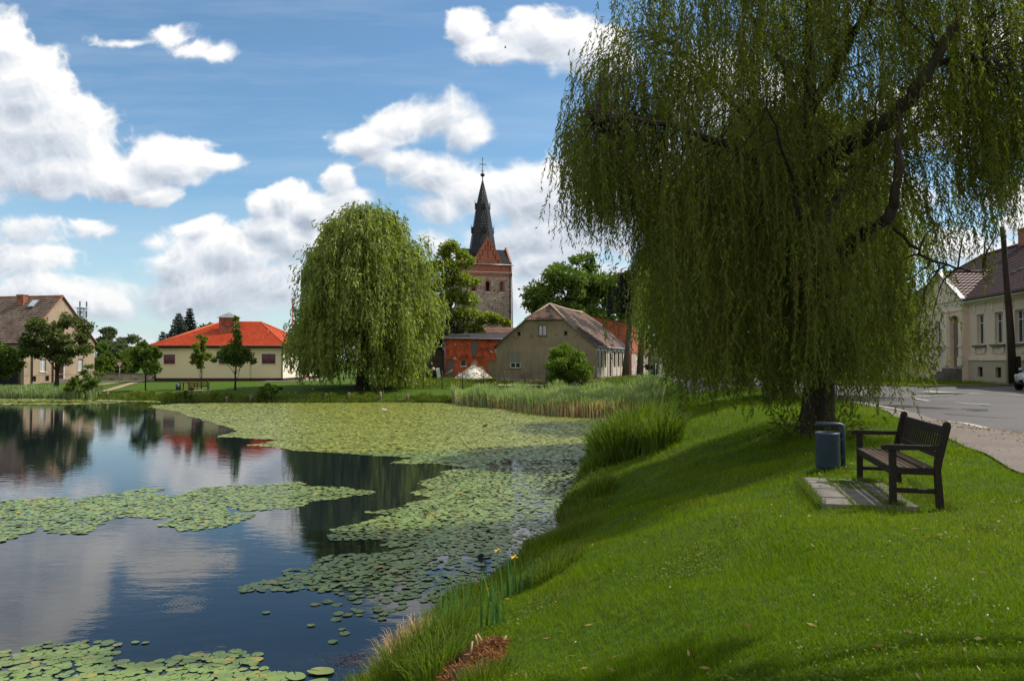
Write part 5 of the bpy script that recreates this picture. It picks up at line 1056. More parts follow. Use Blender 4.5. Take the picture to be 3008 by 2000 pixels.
broadleaf('pine_tree','shaggy dark pine squeezed between the round willow and the chestnut',P_(1262,103),14.5,6,3,12,620,.34,M_pine,72,tr=.25,clumps=pc,flat=.9,cat='conifer')
broadleaf('pine_tree','dark spreading pine overhanging the boarded shed beside the brick stable',P_(1288,105.5),9,6,3,12,620,.34,M_pine,172,tr=.25,clumps=[(0,0,8.2,1.3),(1.5,0,7.3,1.3),(-1.2,0,7,1.3),(2.4,0,6.3,1.2),(0,-.5,6,1.5),(-2,0,5.6,1.3),(1.5,-.6,5.3,1.2),(-.5,-.5,4.9,1.2)],flat=.8,cat='conifer')
broadleaf('linden_tree','broad rounded linden rising behind the half-hipped grey house',P_(1668,132),21.8,17.5,6.5,44,560,.55,M_broad,73,tr=.5,cd=13,clr=.30,limbs=24)
broadleaf('linden_tree','second green linden crown behind the brick granary',P_(1770,136),17.5,13,6,26,460,.55,M_broad,74,tr=.4,cd=11,clr=.32)
broadleaf('broadleaf_tree','light green tree showing between the two bare trunks over the granary',P_(1885,140),12.2,8,5,14,420,.45,M_broadl,76)
# dark spruce on a bare leaning trunk, and its pair
def pole_tree(label,px,D,px2,h_,cb,w_,mat,seed):
    x,y,z=P_(px,D); T=thing('spruce_tree',label,'conifer',(x,y,z)); rg=np.random.default_rng(seed); dx=(px2-px)/F*D; tm=MB(); tm.tube([(0,0,-.2),(dx*.45,0,h_*.3),(dx*.85,0,h_*.6),(dx,0,h_)],[.40,.30,.24,.1],10)
    mb=MB()
    for k in range(26):
        zz=cb+(h_-cb)*k/26; r0=w_*(.95-.55*k/26); 
        for q in range(8):
            a=rg.random()*6.28; r=r0*rg.uniform(.5,1.1); dv=np.array([math.cos(a),math.sin(a),0]); n=int(40*r); s=rg.random(n)**.7; c=np.array([dx*zz/h_,0,zz]); Pp=c+dv*(s*r)[:,None]+np.array([0,0,1.])*(-.22*r*s**1.3)[:,None]+rg.normal(size=(n,3))*(.18,.18,.10); leaf_quads(mb,Pp,dv+rg.normal(size=(n,3))*.6+(0,0,-.5),.34*rg.uniform(.6,1.2,n),.11,rg)
            tm.tube([tuple(c),tuple(c+dv*r*.85+(0,0,-.2*r))],[.05,.015],4,cap=False)
    tm.build('trunk',M_bark2,T); mb.build('crown',mat,T)
pole_tree('black-green spruce on a tall bare trunk at the far corner of the grey house',1835,82,1856,11.5,7.5,2.9,M_fir,81)
pole_tree('second tall bare trunk leaning in front of the arched granary gate',1878,84,1893,14,8.6,2.6,M_pine,82)
# background behind the willow row and the villa
for i,(px,D,h_,w_,mt,lb) in enumerate([(1960,170,9,16,M_broad,'low dark wood edge beyond the distant cottage'),(2080,150,8,12,M_broad,'dark leafy tree seen under the willow curtain near the far trunk'),(2200,140,9,11,M_broad,'broad green tree far down the road behind the second willow'),(2330,150,10,12,M_broadl,'light green tree far down the road behind the great willow trunk'),(2460,120,9,9,M_broad,'green tree across the road just right of the great willow trunk'),(2570,105,8.5,9,M_broad,'green tree beside the far end of the cream villa'),(2660,95,8,7,M_broadl,'light green tree close behind the far end of the cream villa'),(1540,190,8,14,M_broad,'distant tree hidden behind the grey house'),]):
    broadleaf('broadleaf_tree',lb,P_(px,D),h_,w_,.6,16,420,.5,mt,90+i,tr=.25,group='trees beyond the road')
broadleaf('clipped_bush','low dark rounded bush behind the two bare trunks',P_(1917,95),1.9,3.6,.0,8,500,.16,M_fir,110,tr=.05,cat='bush')
broadleaf('shrub','dense yellow-green shrub growing before the corner of the grey house',P_(1668,75.5),4.25,5.0,-.3,34,900,.17,M_bush,111,tr=.08,cat='bush',clr=.42,cd=4)
broadleaf('shrub','spreading dark shrub on the far bank below the old grey house',HB(238,1168),2.3,3.9,.0,16,420,.17,M_broad,112,tr=.05,cat='bush',cd=2)
broadleaf('shrub','taller light shrub beside the gable corner of the old grey house',P_(268,82),2.7,2.5,.0,8,300,.14,M_broad,113,tr=.05,cat='bush')
broadleaf('shrub','dark green shrub on the bank at the waterline before the cream hall',HB(797,1177),1.7,2.2,.0,12,430,.14,M_broad,114,tr=.04,cat='bush',cd=1.4)
broadleaf('shrub','small low shrub on the bank near the far bench',HB(560,1172),1.05,1.4,.0,7,300,.1,M_broad,115,tr=.03,cat='bush')
broadleaf('shade_tree','tree beside the camera whose shadow falls on the near lawn',(7.8,4.2,g(7.8,4.2)),9.6,7.2,5.0,20,260,.2,M_broad,120,tr=.28,clr=.34)

# ---------------------------------------------------------------- grass and reeds
def blades(mb,P,h,w,lean,rg,seg=1,az=None,mi=0):
    n=len(P); a=rg.random(n)*6.283 if az is None else az; fx=rg.random(n)*6.283; W_=np.c_[np.cos(fx),np.sin(fx),0*fx]*np.broadcast_to(w,(n,))[:,None]*.5
    Ld=np.c_[np.cos(a),np.sin(a),0*a]*(np.broadcast_to(lean,(n,))*h)[:,None]; up=np.array([0,0,1.]); hh=np.broadcast_to(h,(n,))[:,None]
    if seg==1:
        V=np.stack([P-W_,P+W_,P+Ld+up*hh],1).reshape(-1,3); mb.add(V,np.arange(n*3).reshape(-1,3),False,mi)
    else:
        m1=P+Ld*.25+up*hh*.55; m2=P+Ld*.62+up*hh*.86; tp=P+Ld+up*hh*(1-.18*np.broadcast_to(lean,(n,))[:,None])
        V=np.stack([P-W_,P+W_,m1+W_*.9,m1-W_*.9,m2+W_*.6,m2-W_*.6,tp],1).reshape(-1,3); i=np.arange(n)[:,None]*7
        mb.add(V,np.concatenate([i+np.array([[0,1,2,3]]),i+np.array([[3,2,4,5]])]),False,mi)
        mb.f.append(((i+np.array([[5,4,6]])+mb.n-n*7),False,mi))
PADX=(3.25,5.0);PADY=(7.62,9.32)
def on_pad(x,y): 
    # paved area under the bench, in its own axes
    dx,dy=x-4.08,y-8.82; u=dx*-.23+dy*-.97; v=dx*.97+dy*-.23; return (np.abs(u)<.92)&(v>-.66)&(v<.05)
rg=np.random.default_rng(3); N=560000
u=rg.uniform(-.72,.72,N); D=np.exp(rg.uniform(math.log(2.6),math.log(60),N)); x=u*D; y=D; d=pond_d(x,y)
dry=.5+.5*np.sin(x*.8+2*np.sin(y*.35))*np.cos(y*.6)
ok=(d>.12)&~in_road(x,y,-.02)&~on_pad(x,y)&(x>-20); ok&=~((y<23)&(x>XL(y)-.03)&(x<XS(y)))
x,y,d,D=x[ok],y[ok],d[ok],D[ok]; n=len(x); hh=(.028+.0026*D)*rg.uniform(.5,1.5,n)*(1+.5*(np.sin(x*2.1)*np.sin(y*1.7)>.6)); hh=hh*(1+1.4*(d<.9)*(rg.random(n)<.4))
mb=MB(); blades(mb,np.c_[x,y,gz(x,y)-.005],hh,.0030+.00052*D,rg.uniform(.2,1.1,n),rg); tag(mb.build('lawn_grass',M_grass),kind='stuff')
# rough bank grass along the near shore and round obstacles
def scatter_shore(n,i0,i1,dmin,dmax,seed):
    rg=np.random.default_rng(seed); seg=POND[i0:i1+1]; L_=np.hypot(*np.diff(seg,axis=0).T); c=np.r_[0,np.cumsum(L_)]; t=rg.random(n)*c[-1]; x=np.interp(t,c,seg[:,0]); y=np.interp(t,c,seg[:,1]); x2=np.interp(t+.05,c,seg[:,0]); y2=np.interp(t+.05,c,seg[:,1]); tx,ty=x2-x,y2-y; l=np.hypot(tx,ty)+1e-9; nx_,ny_=ty/l,-tx/l; dd=rg.uniform(dmin,dmax,n); return x+nx_*dd,y+ny_*dd,rg
x,y,rg=scatter_shore(52000,3,18,-.12,.95,31); d=pond_d(x,y); dens=.5+.5*np.sin(x*5+y*3)*np.sin(y*2.3+1); k=(rg.random(len(x))<(1-d*.8)*(.35+.65*dens)); x,y,d=x[k],y[k],d[k]; D=np.hypot(x,y)
mb=MB(); blades(mb,np.c_[x,y,np.maximum(gz(x,y),ZW)-.01],(.055+.085*rg.random(len(x)))*(1.3-.6*d)*(1+.03*D),.006+.0005*D,rg.uniform(.2,1.0,len(x)),rg,2); tag(mb.build('bank_grass',M_rough),kind='stuff')
x,y,rg=scatter_shore(60000,21,32,-.35,1.6,32); z=np.maximum(gz(x,y),ZW); mb=MB(); cl=np.sin(x*1.1)*np.sin(x*.37+2)+.35*np.sin(x*4.1); hh=(.12+.20*rg.random(len(x)))*(1+.9*(cl>.35)); k=rg.random(len(x))<(.45+.55*(cl>.0)); x,y,z,hh=x[k],y[k],z[k],hh[k]
blades(mb,np.c_[x,y,z-.02],hh,.035,rg.uniform(.1,.6,len(x)),rg,2); tag(mb.build('far_bank_grass',M_rough),kind='stuff')
# meadow grass by the derelict house
rg=np.random.default_rng(33); n=60000; x=rg.uniform(-14,24,n); y=rg.uniform(60,100,n); k=(pond_d(x,y)>2)&~in_road(x,y,-.1)&((x>2)|(y>73)); x,y=x[k],y[k]; mb=MB(); blades(mb,np.c_[x,y,gz(x,y)-.02],.16+.25*rg.random(len(x)),.04,rg.uniform(.1,.7,len(x)),rg,1); tag(mb.build('meadow_grass',M_rough),kind='stuff')
# reed bed
def reed_region(n,seed):
    rg=np.random.default_rng(seed); poly=[gp(1345,1189,ZW),gp(1500,1203,ZW),gp(1590,1219,ZW),gp(1700,1226,ZW),gp(1790,1229,ZW),gp(1870,1222,ZW),(7.0*KS,40*KS),(8.6*KS,43*KS),(8.2*KS,47.5*KS),(3*KS,50.5*KS),(-4*KS,51.2*KS)]
    poly=np.array(poly); lo,hi=poly.min(0),poly.max(0); out=[]
    while sum(map(len,out))<n:
        p=rg.uniform(lo,hi,(n,2)); ins=np.zeros(len(p),bool)
        for a,b in zip(poly,np.roll(poly,-1,0)): ins^=((a[1]>p[:,1])!=(b[1]>p[:,1]))&(p[:,0]<(b[0]-a[0])*(p[:,1]-a[1])/(b[1]-a[1]+1e-12)+a[0])
        cl=np.sin(p[:,0]*1.7+p[:,1]*.6)*np.sin(p[:,1]*1.1-p[:,0]*.5); ins&=rg.random(len(p))<(.6+.4*cl); out.append(p[ins])
    return np.concatenate(out)[:n],rg
p,rg=reed_region(17000,41); z=np.maximum(gz(p[:,0],p[:,1]),ZW)-.03; hN=KS*(.80+.42*rg.random(len(p)))*(1+.15*np.sin(p[:,0]*2)); mb=MB(); blades(mb,np.c_[p,z],hN,.062,rg.uniform(.05,.38,len(p)),rg,2); tag(mb.build('reed_bed',M_reed),kind='stuff')
p,rg=reed_region(15000,42); z=np.maximum(gz(p[:,0],p[:,1]),ZW)-.03; mb=MB(); blades(mb,np.c_[p,z],KS*(.35+.5*rg.random(len(p))**1.5),.045,rg.uniform(.0,.3,len(p)),rg,2); 
fr=(p[:,1]<39.2*KS); q=p[fr]; rep=np.repeat(q,2,0)+rg.normal(size=(len(q)*2,2))*.1; blades(mb,np.c_[rep,np.full(len(rep),ZW-.03)],KS*(.45+.5*rg.random(len(rep))),.06,rg.uniform(.0,.3,len(rep)),rg,2); tag(mb.build('dry_reeds',M_reeddry),kind='stuff')
x,y,rg=scatter_shore(9000,27,31,-.6,.9,43); k=x<-29*KS; x,y=x[k],y[k]; mb=MB(); blades(mb,np.c_[x,y,np.maximum(gz(x,y),ZW)-.02],.55+.45*rg.random(len(x)),.055,rg.uniform(.05,.4,len(x)),rg,2); tag(mb.build('bank_reeds',M_reed),kind='stuff')

def clump(name,label,cat,c,r,n,h,w,lean,mat,seed,seg=2,sq=1.0,outw=True,group=None,parts=None):
    rg=np.random.default_rng(seed); z0=max(g(*c),ZW); T=thing(name,label,cat,(c[0],c[1],z0),0,group); rr=r*np.sqrt(rg.random(n)); a=rg.random(n)*6.283; x=rr*np.cos(a); y=rr*np.sin(a)*sq; z=np.maximum(gz(x+c[0],y+c[1]),ZW-.02)-z0-.02
    az=np.arctan2(y,x)+rg.normal(size=n)*.7 if outw else None; mb=MB(); blades(mb,np.c_[x,y,z],h*rg.uniform(.55,1.1,n)*(1-.25*rr/r),w,lean*rg.uniform(.3,1.4,n)*(.4+.8*rr/r),rg,seg,az); mb.build('leaves',mat,T); return T
# big sedge tussocks at the water's edge
for i,(px,py,r,n,h_,lb) in enumerate([(1850,1338,.85,2400,1.25,'biggest tall sedge tussock at the water edge below the willow'),(1945,1318,.55,1200,1.0,'tall sedge tussock next to the biggest one, on its lawn side'),(1790,1345,.5,1100,.95,'sedge tussock on the water side of the biggest one'),(1752,1385,.28,420,.5,'lower sedge tussock at the waterline in front of the tall ones'),(1765,1450,.25,260,.4,'short bright sedge tuft on the dark bank in front of the tussocks'),(1900,1290,.6,1200,1.0,'sedge tussock standing behind the biggest one')]):
    c=hit(px,py); sk=c[1]/(2.62*F/(py-HY)); clump('sedge_tussock',lb,'sedge',c,r*sk,int(n*.8),h_*sk*1.28,.020,.5,M_sedge,200+i,group='sedge tussocks at the water edge')
# iris and tussocks in the near corner
def iris(label,c,n,h_,seed,flower=0,spread=.14,lean=.25):
    rg=np.random.default_rng(seed); z0=max(g(*c),ZW); T=thing('iris_plant',label,'iris',(c[0],c[1],z0)); mb=MB()
    for k in range(n):
        a=rg.random()*6.28; r=spread*math.sqrt(rg.random()); b=np.array([r*math.cos(a),r*math.sin(a),-.03]); hh=h_*rg.uniform(.55,1.05); az=rg.random()*6.28; l=lean*rg.uniform(.1,1.3); fx=rg.random()*3.14; wd=np.array([math.cos(fx),math.sin(fx),0])*.011; S=7; V=[]
        for s in range(S):
            t=s/(S-1); p=b+np.array([math.cos(az),math.sin(az),0])*l*hh*t**2+np.array([0,0,1])*hh*(t-.12*l*t**3); ww=wd*(1.15-t**2.2*1.12); V+=[p-ww,p+ww]
        mb.add(V,[[2*s,2*s+1,2*s+3,2*s+2] for s in range(S-1)])
    mb.build('leaves',M_iris,T)
    for k in range(flower):
        x,y=rg.normal(size=2)*.05; hh=h_*(.9+.1*k); st=MB(); st.tube([(x,y,0),(x*1.2,y*1.2,hh*.6),(x*1.5,y*1.5,hh)],[.006,.005,.004],5); stem=st.build('flower_stem',M_sedge,T); f=MB(); c0=np.array([x*1.5,y*1.5,hh])
        for q in range(6): 
            a=q*1.047; dv=np.array([math.cos(a),math.sin(a),0]); sd=np.array([-dv[1],dv[0],0]); up=.6 if q%2 else -.35
            f.add([c0,c0+dv*.025+sd*.014+(0,0,.03),c0+dv*.055+(0,0,.03+up*.04),c0+dv*.025-sd*.014+(0,0,.03)],[[0,1,2,3]])
        f.build('flower',M_yellow,stem)
    return T
def near(px,py,z=None): return hit(px,py)
iris('tall stand of sword-leaved iris above the brown root stubble',near(1385,1858,-2.55),30,.72,301,0,.30)
iris('loose stand of iris rising from the grass left of the tall stand',near(1318,1868),16,.60,306,0,.22,.35)
iris('sword-leaved iris clump right beside the brown root stubble',near(1455,1835,-2.5),12,.55,302,0,.12)
iris('slim iris clump at the waterline with a yellow flower',near(1492,1745,-2.62),9,.55,303,1,.09,.2)
iris('iris clump on the bank with one yellowed leaf and a flower',near(1530,1738,-2.55),12,.45,304,1,.14,.4)
iris('small iris clump behind the flowering ones',near(1560,1712,-2.5),8,.4,305,0,.1,.4)
for i,(px,py,r,n,h_,mt,lb) in enumerate([(1215,1965,.34,900,.46,M_rough,'thick grass tussock at the waterline in the near corner'),(1185,1925,.3,460,.46,M_reeddry,'dry brown grass tussock hanging over the water in the near corner'),(1305,1900,.26,520,.52,M_sedge,'green grass tussock between the dry grass and the iris'),(1620,1668,.38,700,.24,M_rough,'grassy hummock on the bank above the flowering iris'),(1690,1560,.42,650,.26,M_rough,'grassy hummock overhanging the earth bank further along'),(1610,1690,.2,200,.33,M_sedge,'thin rushes standing at the waterline behind the iris'),(1285,1975,.24,460,.42,M_sedge,'green grass tussock left of the brown root stubble'),(1755,1440,.35,420,.42,M_sedge,'leafy tuft on the bank before the sedge tussocks'),(1430,1985,.22,300,.2,M_rough,'short grass tuft growing over the front of the root stubble'),(1345,1925,.16,260,.3,M_sedge,'thin green tuft sprouting from the root stubble')]):
    clump('grass_tussock',lb,'grass tussock',near(px,py,-2.6),r,n,h_,.007,.55,mt,320+i,group='grass tussocks on the near bank')
# brown root stubble
rg=np.random.default_rng(350); c=near(1390,1940,-2.5); T=thing('root_stubble','heap of cut reddish-brown reed roots and stubble on the bank before the iris','root stubble',(c[0],c[1],g(*c))); mb=MB()
for k,(dx,dy,rr,hh) in enumerate([(0,0,.24,.15),(-.13,-.22,.19,.12),(.13,.1,.18,.14),(-.05,-.40,.2,.1),(.12,-.15,.17,.11),(-.2,.02,.15,.1)]):
    n=1500; a=rg.random(n)*6.28; r=rr*np.sqrt(rg.random(n)); x=dx+r*np.cos(a); y=dy+r*np.sin(a); z=gz(x+c[0],y+c[1])-T.location[2]+hh*(1-(r/rr)**2)*rg.random(n); leaf_quads(mb,np.c_[x,y,z],rg.normal(size=(n,3))*(1,1,.7)+(0,0,.15),.06*rg.uniform(.4,1.5,n),.009,rg)
mb.build('fibres',M_root,T); T.scale=(.92,.92,.92); m2=MB()
for k,(dx,dy,rr,hh) in enumerate([(0,0,.17,.11),(-.13,-.22,.14,.09),(.13,.1,.13,.1),(-.05,-.40,.15,.07),(.12,-.15,.12,.07),(-.2,.02,.1,.06)]):
    zz=g(dx+c[0],dy+c[1])-T.location[2]; m2.lathe([(rr,-.06),(rr*.85,hh*.5),(rr*.5,hh*.9),(.001,hh)],(dx,dy,zz),14)
m2.build('soil',plain('root_soil',(.10,.05,.025),(.04,.02,.012),9,.95,bs=1,bd=.03),T)
for (dx,dy,az,el) in ((.05,.12,2.2,1.1),(.1,.2,2.6,.9),(-.02,-.05,1.2,1.2),(.22,.18,.6,.7)): 
    m3=MB(); a=np.array([dx,dy,.08]); e=a+np.array([math.cos(az)*math.cos(el),math.sin(az)*math.cos(el),math.sin(el)])*.13; m3.tube([a,e],[.010,.009],6); m3.build('cut_stalk',M_reeddry,T)
# dead stalks
T=thing('dead_stalks','few thin dark dead stalks rising from the waterline grass','dead stalks',(*near(1262,1840,-2.7),ZW)); mb=MB(); rg=np.random.default_rng(5)
for dx,dy,hh in ((-.04,0,.62),(.13,.08,.66),(-.10,.1,.5),(.02,.2,.42)):
    pts=[(dx-.06*t+rg.normal()*.008,dy+rg.normal()*.006,hh*t) for t in np.linspace(0,1,8)]; mb.tube(pts,np.linspace(.005,.002,8),5)
    for k in range(7): p=np.array(pts[3+k%5]); mb.tube([p,p+np.array([rg.normal()*.03,rg.normal()*.02,.05])],[.003,.001],4,cap=False)
mb.build('stalk',M_brown,T)
# clover patches, weeds and fallen leaves in the lawn
rg=np.random.default_rng(19); mb=MB(); dl=MB()
for k in range(38):
    D=math.exp(rg.uniform(math.log(3.4),math.log(18))); x=rg.uniform(-.1,.66)*D
    if pond_d(np.array([x]),np.array([D]))[0]<.7 or on_pad(np.array([x]),np.array([D]))[0] or x>XL(D)-.2: continue
    n=int(rg.uniform(60,260)); r=rg.uniform(.08,.34); p=rg.normal(size=(n,2))*r*(1,.8)+(x,D); P=np.c_[p,gz(p[:,0],p[:,1])+.02+.02*rg.random(n)+.0018*D]; leaf_quads(mb,P,rg.normal(size=(n,3))*(1,1,.35),.016+.0009*D,.012+.0007*D,rg)
n=170; D=np.exp(rg.uniform(math.log(3.2),math.log(16),n)); x=rg.uniform(-.1,.66,n)*D; k=(pond_d(x,D)>.3)&(x<XL(D)); x,D=x[k],D[k]; leaf_quads(dl,np.c_[x,D,gz(x,D)+.035],rg.normal(size=(len(x),3))*(1,1,.2),.07,.02,rg)
tag(mb.build('clover_patches',M_rough),kind='stuff'); tag(dl.build('fallen_leaves',leafmat('fallen_leaf',(.38,.30,.10),(.20,.13,.05),.2,.8,3,hue=(.5,.42,.15))),kind='stuff')
# clover and dandelions
rg=np.random.default_rng(9); n=64; u=rg.uniform(-.1,.7,n); D=np.exp(rg.uniform(math.log(4),math.log(30),n)); x,y=u*D,D; k=(pond_d(x,y)>.6)&~in_road(x,y,0)&~on_pad(x,y)&((x<XL(y)-.2)); x,y=x[k],y[k]; mb=MB(); my=MB()
for i_,(a,b_) in enumerate(zip(x,y)):
    z=g(a,b_)+.05+.01*rg.random(); t=my if i_%6==0 else mb; r=.005+.0003*b_; t.lathe([(.001,-.008),(r,0),(r*.7,r*.7),(.001,r)],(a,b_,z),6)
tag(mb.build('clover_flowers',M_white),kind='stuff'); tag(my.build('dandelions',M_yellow),kind='stuff')
rg=np.random.default_rng(10); x,y,_=scatter_shore(300,24,31,.1,1.0,44); my=MB()
for a,b_ in zip(x,y):
    if (math.sin(a*.9)+.3*rg.normal())<.75: continue
    my.lathe([(.001,-.02),(.05,0),(.03,.05),(.001,.06)],(a,b_,g(a,b_)+.35+.25*rg.random()),6)
for a,b_ in zip(rg.uniform(-9,4,90),rg.uniform(74,78.5,90)): my.lathe([(.001,-.02),(.05,0),(.001,.05)],(a,b_,g(a,b_)+.25+.15*rg.random()),5)
tag(my.build('yellow_flowers',M_yellow),kind='stuff')
# ---------------------------------------------------------------- lily pads
def zp(x,y): px=x*.7418; py=1150+y*.7418; D=-ZW*F/(py-HY); return ((px-CX)/F*D,D)
def inpoly(p,poly):
    ins=np.zeros(len(p),bool)
    for a,b in zip(poly,np.roll(poly,-1,0)): ins^=((a[1]>p[:,1])!=(b[1]>p[:,1]))&(p[:,0]<(b[0]-a[0])*(p[:,1]-a[1])/(b[1]-a[1]+1e-12)+a[0])
    return ins
REG=[ # polygon in picture, spacing, radius, coverage
 ([(600,55),(720,48),(900,45),(1500,41),(1800,47),(2000,56),(2160,82),(2359,84),(2420,110),(2420,190),(2330,260),(2290,272),(2000,268),(1850,300),(1700,281),(1560,283),(1645,262),(1430,246),(1300,243),(1150,232),(1010,210),(1100,191),(870,178),(945,159),(870,130),(790,105),(700,80),(600,62)],.135,.088,.96),
 ([(-260,28),(0,29),(600,28),(645,36),(640,42),(0,40),(-260,40)],.26,.17,.9),([(-260,43),(0,43),(500,44),(300,52),(0,54),(-260,54)],.26,.17,.85),
 ([(1850,298),(1940,322),(2030,328),(2040,560),(2000,640),(1700,650),(1640,612),(1490,602),(1500,575),(1330,582),(1290,550),(1440,512),(1545,490),(1430,480),(1600,455),(1690,420),(1650,400),(1720,382),(1640,360),(1760,332),(1780,310)],.112,.066,.94),
 ([(1850,298),(2000,272),(2300,272),(2340,330),(2310,420),(2300,470),(2200,540),(2040,560),(2030,328),(1940,322)],.112,.062,.68),
 ([(1640,612),(1290,640),(1200,690),(1070,715),(1120,732),(960,772),(1040,780),(1200,775),(1370,787),(1360,762),(1500,752),(1660,720),(1710,650)],.115,.067,.95),
 ([(1370,762),(1500,752),(1660,715),(1710,650),(2000,640),(2040,560),(2200,540),(2150,600),(1950,720),(1900,790),(1740,830),(1560,830)],.12,.064,.62),
 ([(1250,780),(1560,800),(1700,830),(1560,860),(1480,900),(1250,870)],.15,.066,.42),([(1250,880),(1500,890),(1480,1000),(1150,960)],.24,.07,.2),([(1040,850),(1210,850),(1210,880),(1040,885)],.2,.075,.35),
 ([(-400,440),(0,430),(140,415),(300,420),(260,440),(350,425),(420,400),(560,378),(640,385),(620,400),(700,412),(820,378),(1180,354),(1230,372),(1490,385),(1480,400),(1250,430),(1180,460),(1050,468),(880,450),(930,470),(1020,485),(880,530),(750,545),(700,525),(600,525),(700,490),(580,495),(450,500),(370,545),(360,556),(240,545),(190,525),(100,560),(0,600),(-400,640)],.112,.066,.92),
 ([(-300,1040),(0,1032),(100,1000),(180,985),(350,985),(480,985),(630,982),(590,1000),(480,1003),(540,1022),(510,1042),(650,1080),(740,1060),(800,1045),(830,1035),(930,1018),(1010,1045),(960,1072),(1040,1100),(1110,1125),(1100,1190),(-300,1300)],.115,.070,.97)]
rg=np.random.default_rng(77)
def padshape(k,notch,rg=None):
    a=np.linspace(notch,2*math.pi-notch,k); r=1+.03*np.sin(a*5)+.02*np.sin(a*9+1); V=[(0,0,0)]+[(r[i]*math.cos(a[i]),r[i]*math.sin(a[i]),.03) for i in range(k)]; return V
pts=[]
for poly,sp_,rad,cov in REG:
    sp_*=KS*.82; rad*=KS*.80
    W_=np.array([zp(*p) for p in poly]); lo,hi=W_.min(0),W_.max(0); gx_=np.arange(lo[0],hi[0],sp_); gy=np.arange(lo[1],hi[1],sp_*.87); A,B_=np.meshgrid(gx_,gy); A=A+(np.arange(len(gy))%2)[:,None]*sp_*.5; p=np.c_[A.ravel(),B_.ravel()]+rg.normal(size=(A.size,2))*sp_*.2
    hole=lattice(p[:,0]*1.0,p[:,1]*1.0,.9,5)*.5+lattice(p[:,0],p[:,1],2.6,6)*.5
    nz=lattice(p[:,0],p[:,1],.6,8)*.25*min(4,1/sp_*.3)
    k=inpoly(p+np.c_[lattice(p[:,0],p[:,1],1.3,9),lattice(p[:,0],p[:,1],1.3,10)]*.22,W_)&(rg.random(len(p))<cov)&(hole<(.9 if cov>.9 else .5 if cov>.8 else .6))&(pond_d(p[:,0],p[:,1])<-.05)
    p=p[k]; pts.append(np.c_[p,rad*rg.uniform(.62,1.22,len(p))])
pts=np.concatenate(pts); k=(np.hypot(pts[:,0],pts[:,1])<97); pts=pts[k]; print('pads',len(pts))
# pads, upper side waxy green, some yellowing
def padmat(name,c1,c2,c3,rim):
    m,nt,b,_=newmat(name); g_=nt.node('ShaderNodeNewGeometry'); oi=nt.node('ShaderNodeObjectInfo'); tc=nt.node('ShaderNodeTexCoord').outputs['Object']; f=nt.math('FRACT',nt.math('ADD',g_.outputs['Random Per Island'],oi.outputs['Random']))
    col=nt.ramp(f,[(0,c2),(.5,c1),(.9,c1),(.96,c3),(1,c3)]); big=nt.noise(g_.outputs['Position'],.35,4,.6); col=nt.mix(nt.mr(big,.4,.65,0,.6),col,c2); L(nt,col,b.inputs['Base Color'])
    b.inputs['Roughness'].default_value=.38; b.inputs['Specular IOR Level'].default_value=.45; return m
M_pad=padmat('lily_pad',(.175,.245,.055),(.115,.17,.05),(.30,.24,.05),0)
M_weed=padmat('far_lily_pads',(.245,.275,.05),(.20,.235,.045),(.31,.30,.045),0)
dist=np.hypot(pts[:,0],pts[:,1]); inview=(np.abs(pts[:,0]/pts[:,1])<.67)&(-ZW/pts[:,1]<.41)&(pts[:,1]>0); order=np.argsort(np.where(inview,dist,1e9)); near_i=order[:300]; far_i=order[300:]
V0=np.array(padshape(18,.12)); protos=[]
for v in range(3):
    V1=V0.copy(); V1[1:,:2]*=(1+.05*np.sin(np.arange(18)*(.7+v*.3)+v))[:,None]; V1[1:,2]+=.03*np.sin(np.arange(18)*.7+v*2); mb=MB(); mb.add(V1,[[0,i,i+1] for i in range(1,18)]); mb.add(V1[1:]*(.985,.985,1)+(0,0,-.06),[[i,i+1,i+1,i] for i in []] or [[0,1,2]])
    mb=MB(); mb.add(np.r_[V1,V1[1:]-(0,0,.07)],[[0,i,i+1] for i in range(1,18)]+[[i,i+18,i+19,i+1] for i in range(1,18)]); me=mb.mesh('lily_pad',M_pad); protos.append(me)
bigs=[]
for i,k in enumerate(near_i):
    o=bpy.data.objects.new('lily_pad',protos[i%3]); COL.objects.link(o); r=pts[k,2]; o.location=(pts[k,0],pts[k,1],ZW+.006+.008*rg.random()); o.scale=(r,r,r); o.rotation_euler=(rg.normal()*.03,rg.normal()*.03,rg.random()*6.28); tag(o,'round green floating lily pad with a notch, one of the many near ones','lily pad','lily pads floating near the bank')
for i,(x,y,w_,lb) in enumerate([(1180,1118,90,'large lily pad at the lower edge beside the grass, left of the biggest'),(1280,1098,106,'biggest lily pad, broad oval leaf beside the floating debris'),(1263,1143,95,'large lily pad cut by the lower picture edge')]):
    c=zp(x,y); r=w_*.7418/F*c[1]/2; o=bpy.data.objects.new('lily_pad',protos[i%3]); COL.objects.link(o); o.location=(c[0],c[1],ZW+.02); o.scale=(r,r*.8,r*.5); o.rotation_euler=(0.05,0,2+i); tag(o,lb,'lily pad','lily pads floating near the bank')
def padmesh(sel,mat,name,k,tiltf,zr):
    p=pts[sel]; n=len(p); a=np.linspace(.15,2*math.pi-.15,k)[None,:]+rg.random((n,1))*6.28; rr=p[:,2:3]*(1+.06*np.sin(a*3)); X=p[:,0:1]+rr*np.cos(a); Yy=p[:,1:2]+rr*np.sin(a); tx,ty=rg.normal(size=(n,1))*tiltf,rg.normal(size=(n,1))*tiltf; zb=ZW+.006+rg.random((n,1))*zr; Zz=zb+(X-p[:,0:1])*tx+(Yy-p[:,1:2])*ty
    Zz=np.maximum(Zz,ZW+.003); V=np.stack([X,Yy,Zz],-1).reshape(-1,3); mb=MB(); mb.add(V,np.arange(n*k).reshape(-1,k)); return tag(mb.build(name,mat),kind='stuff')
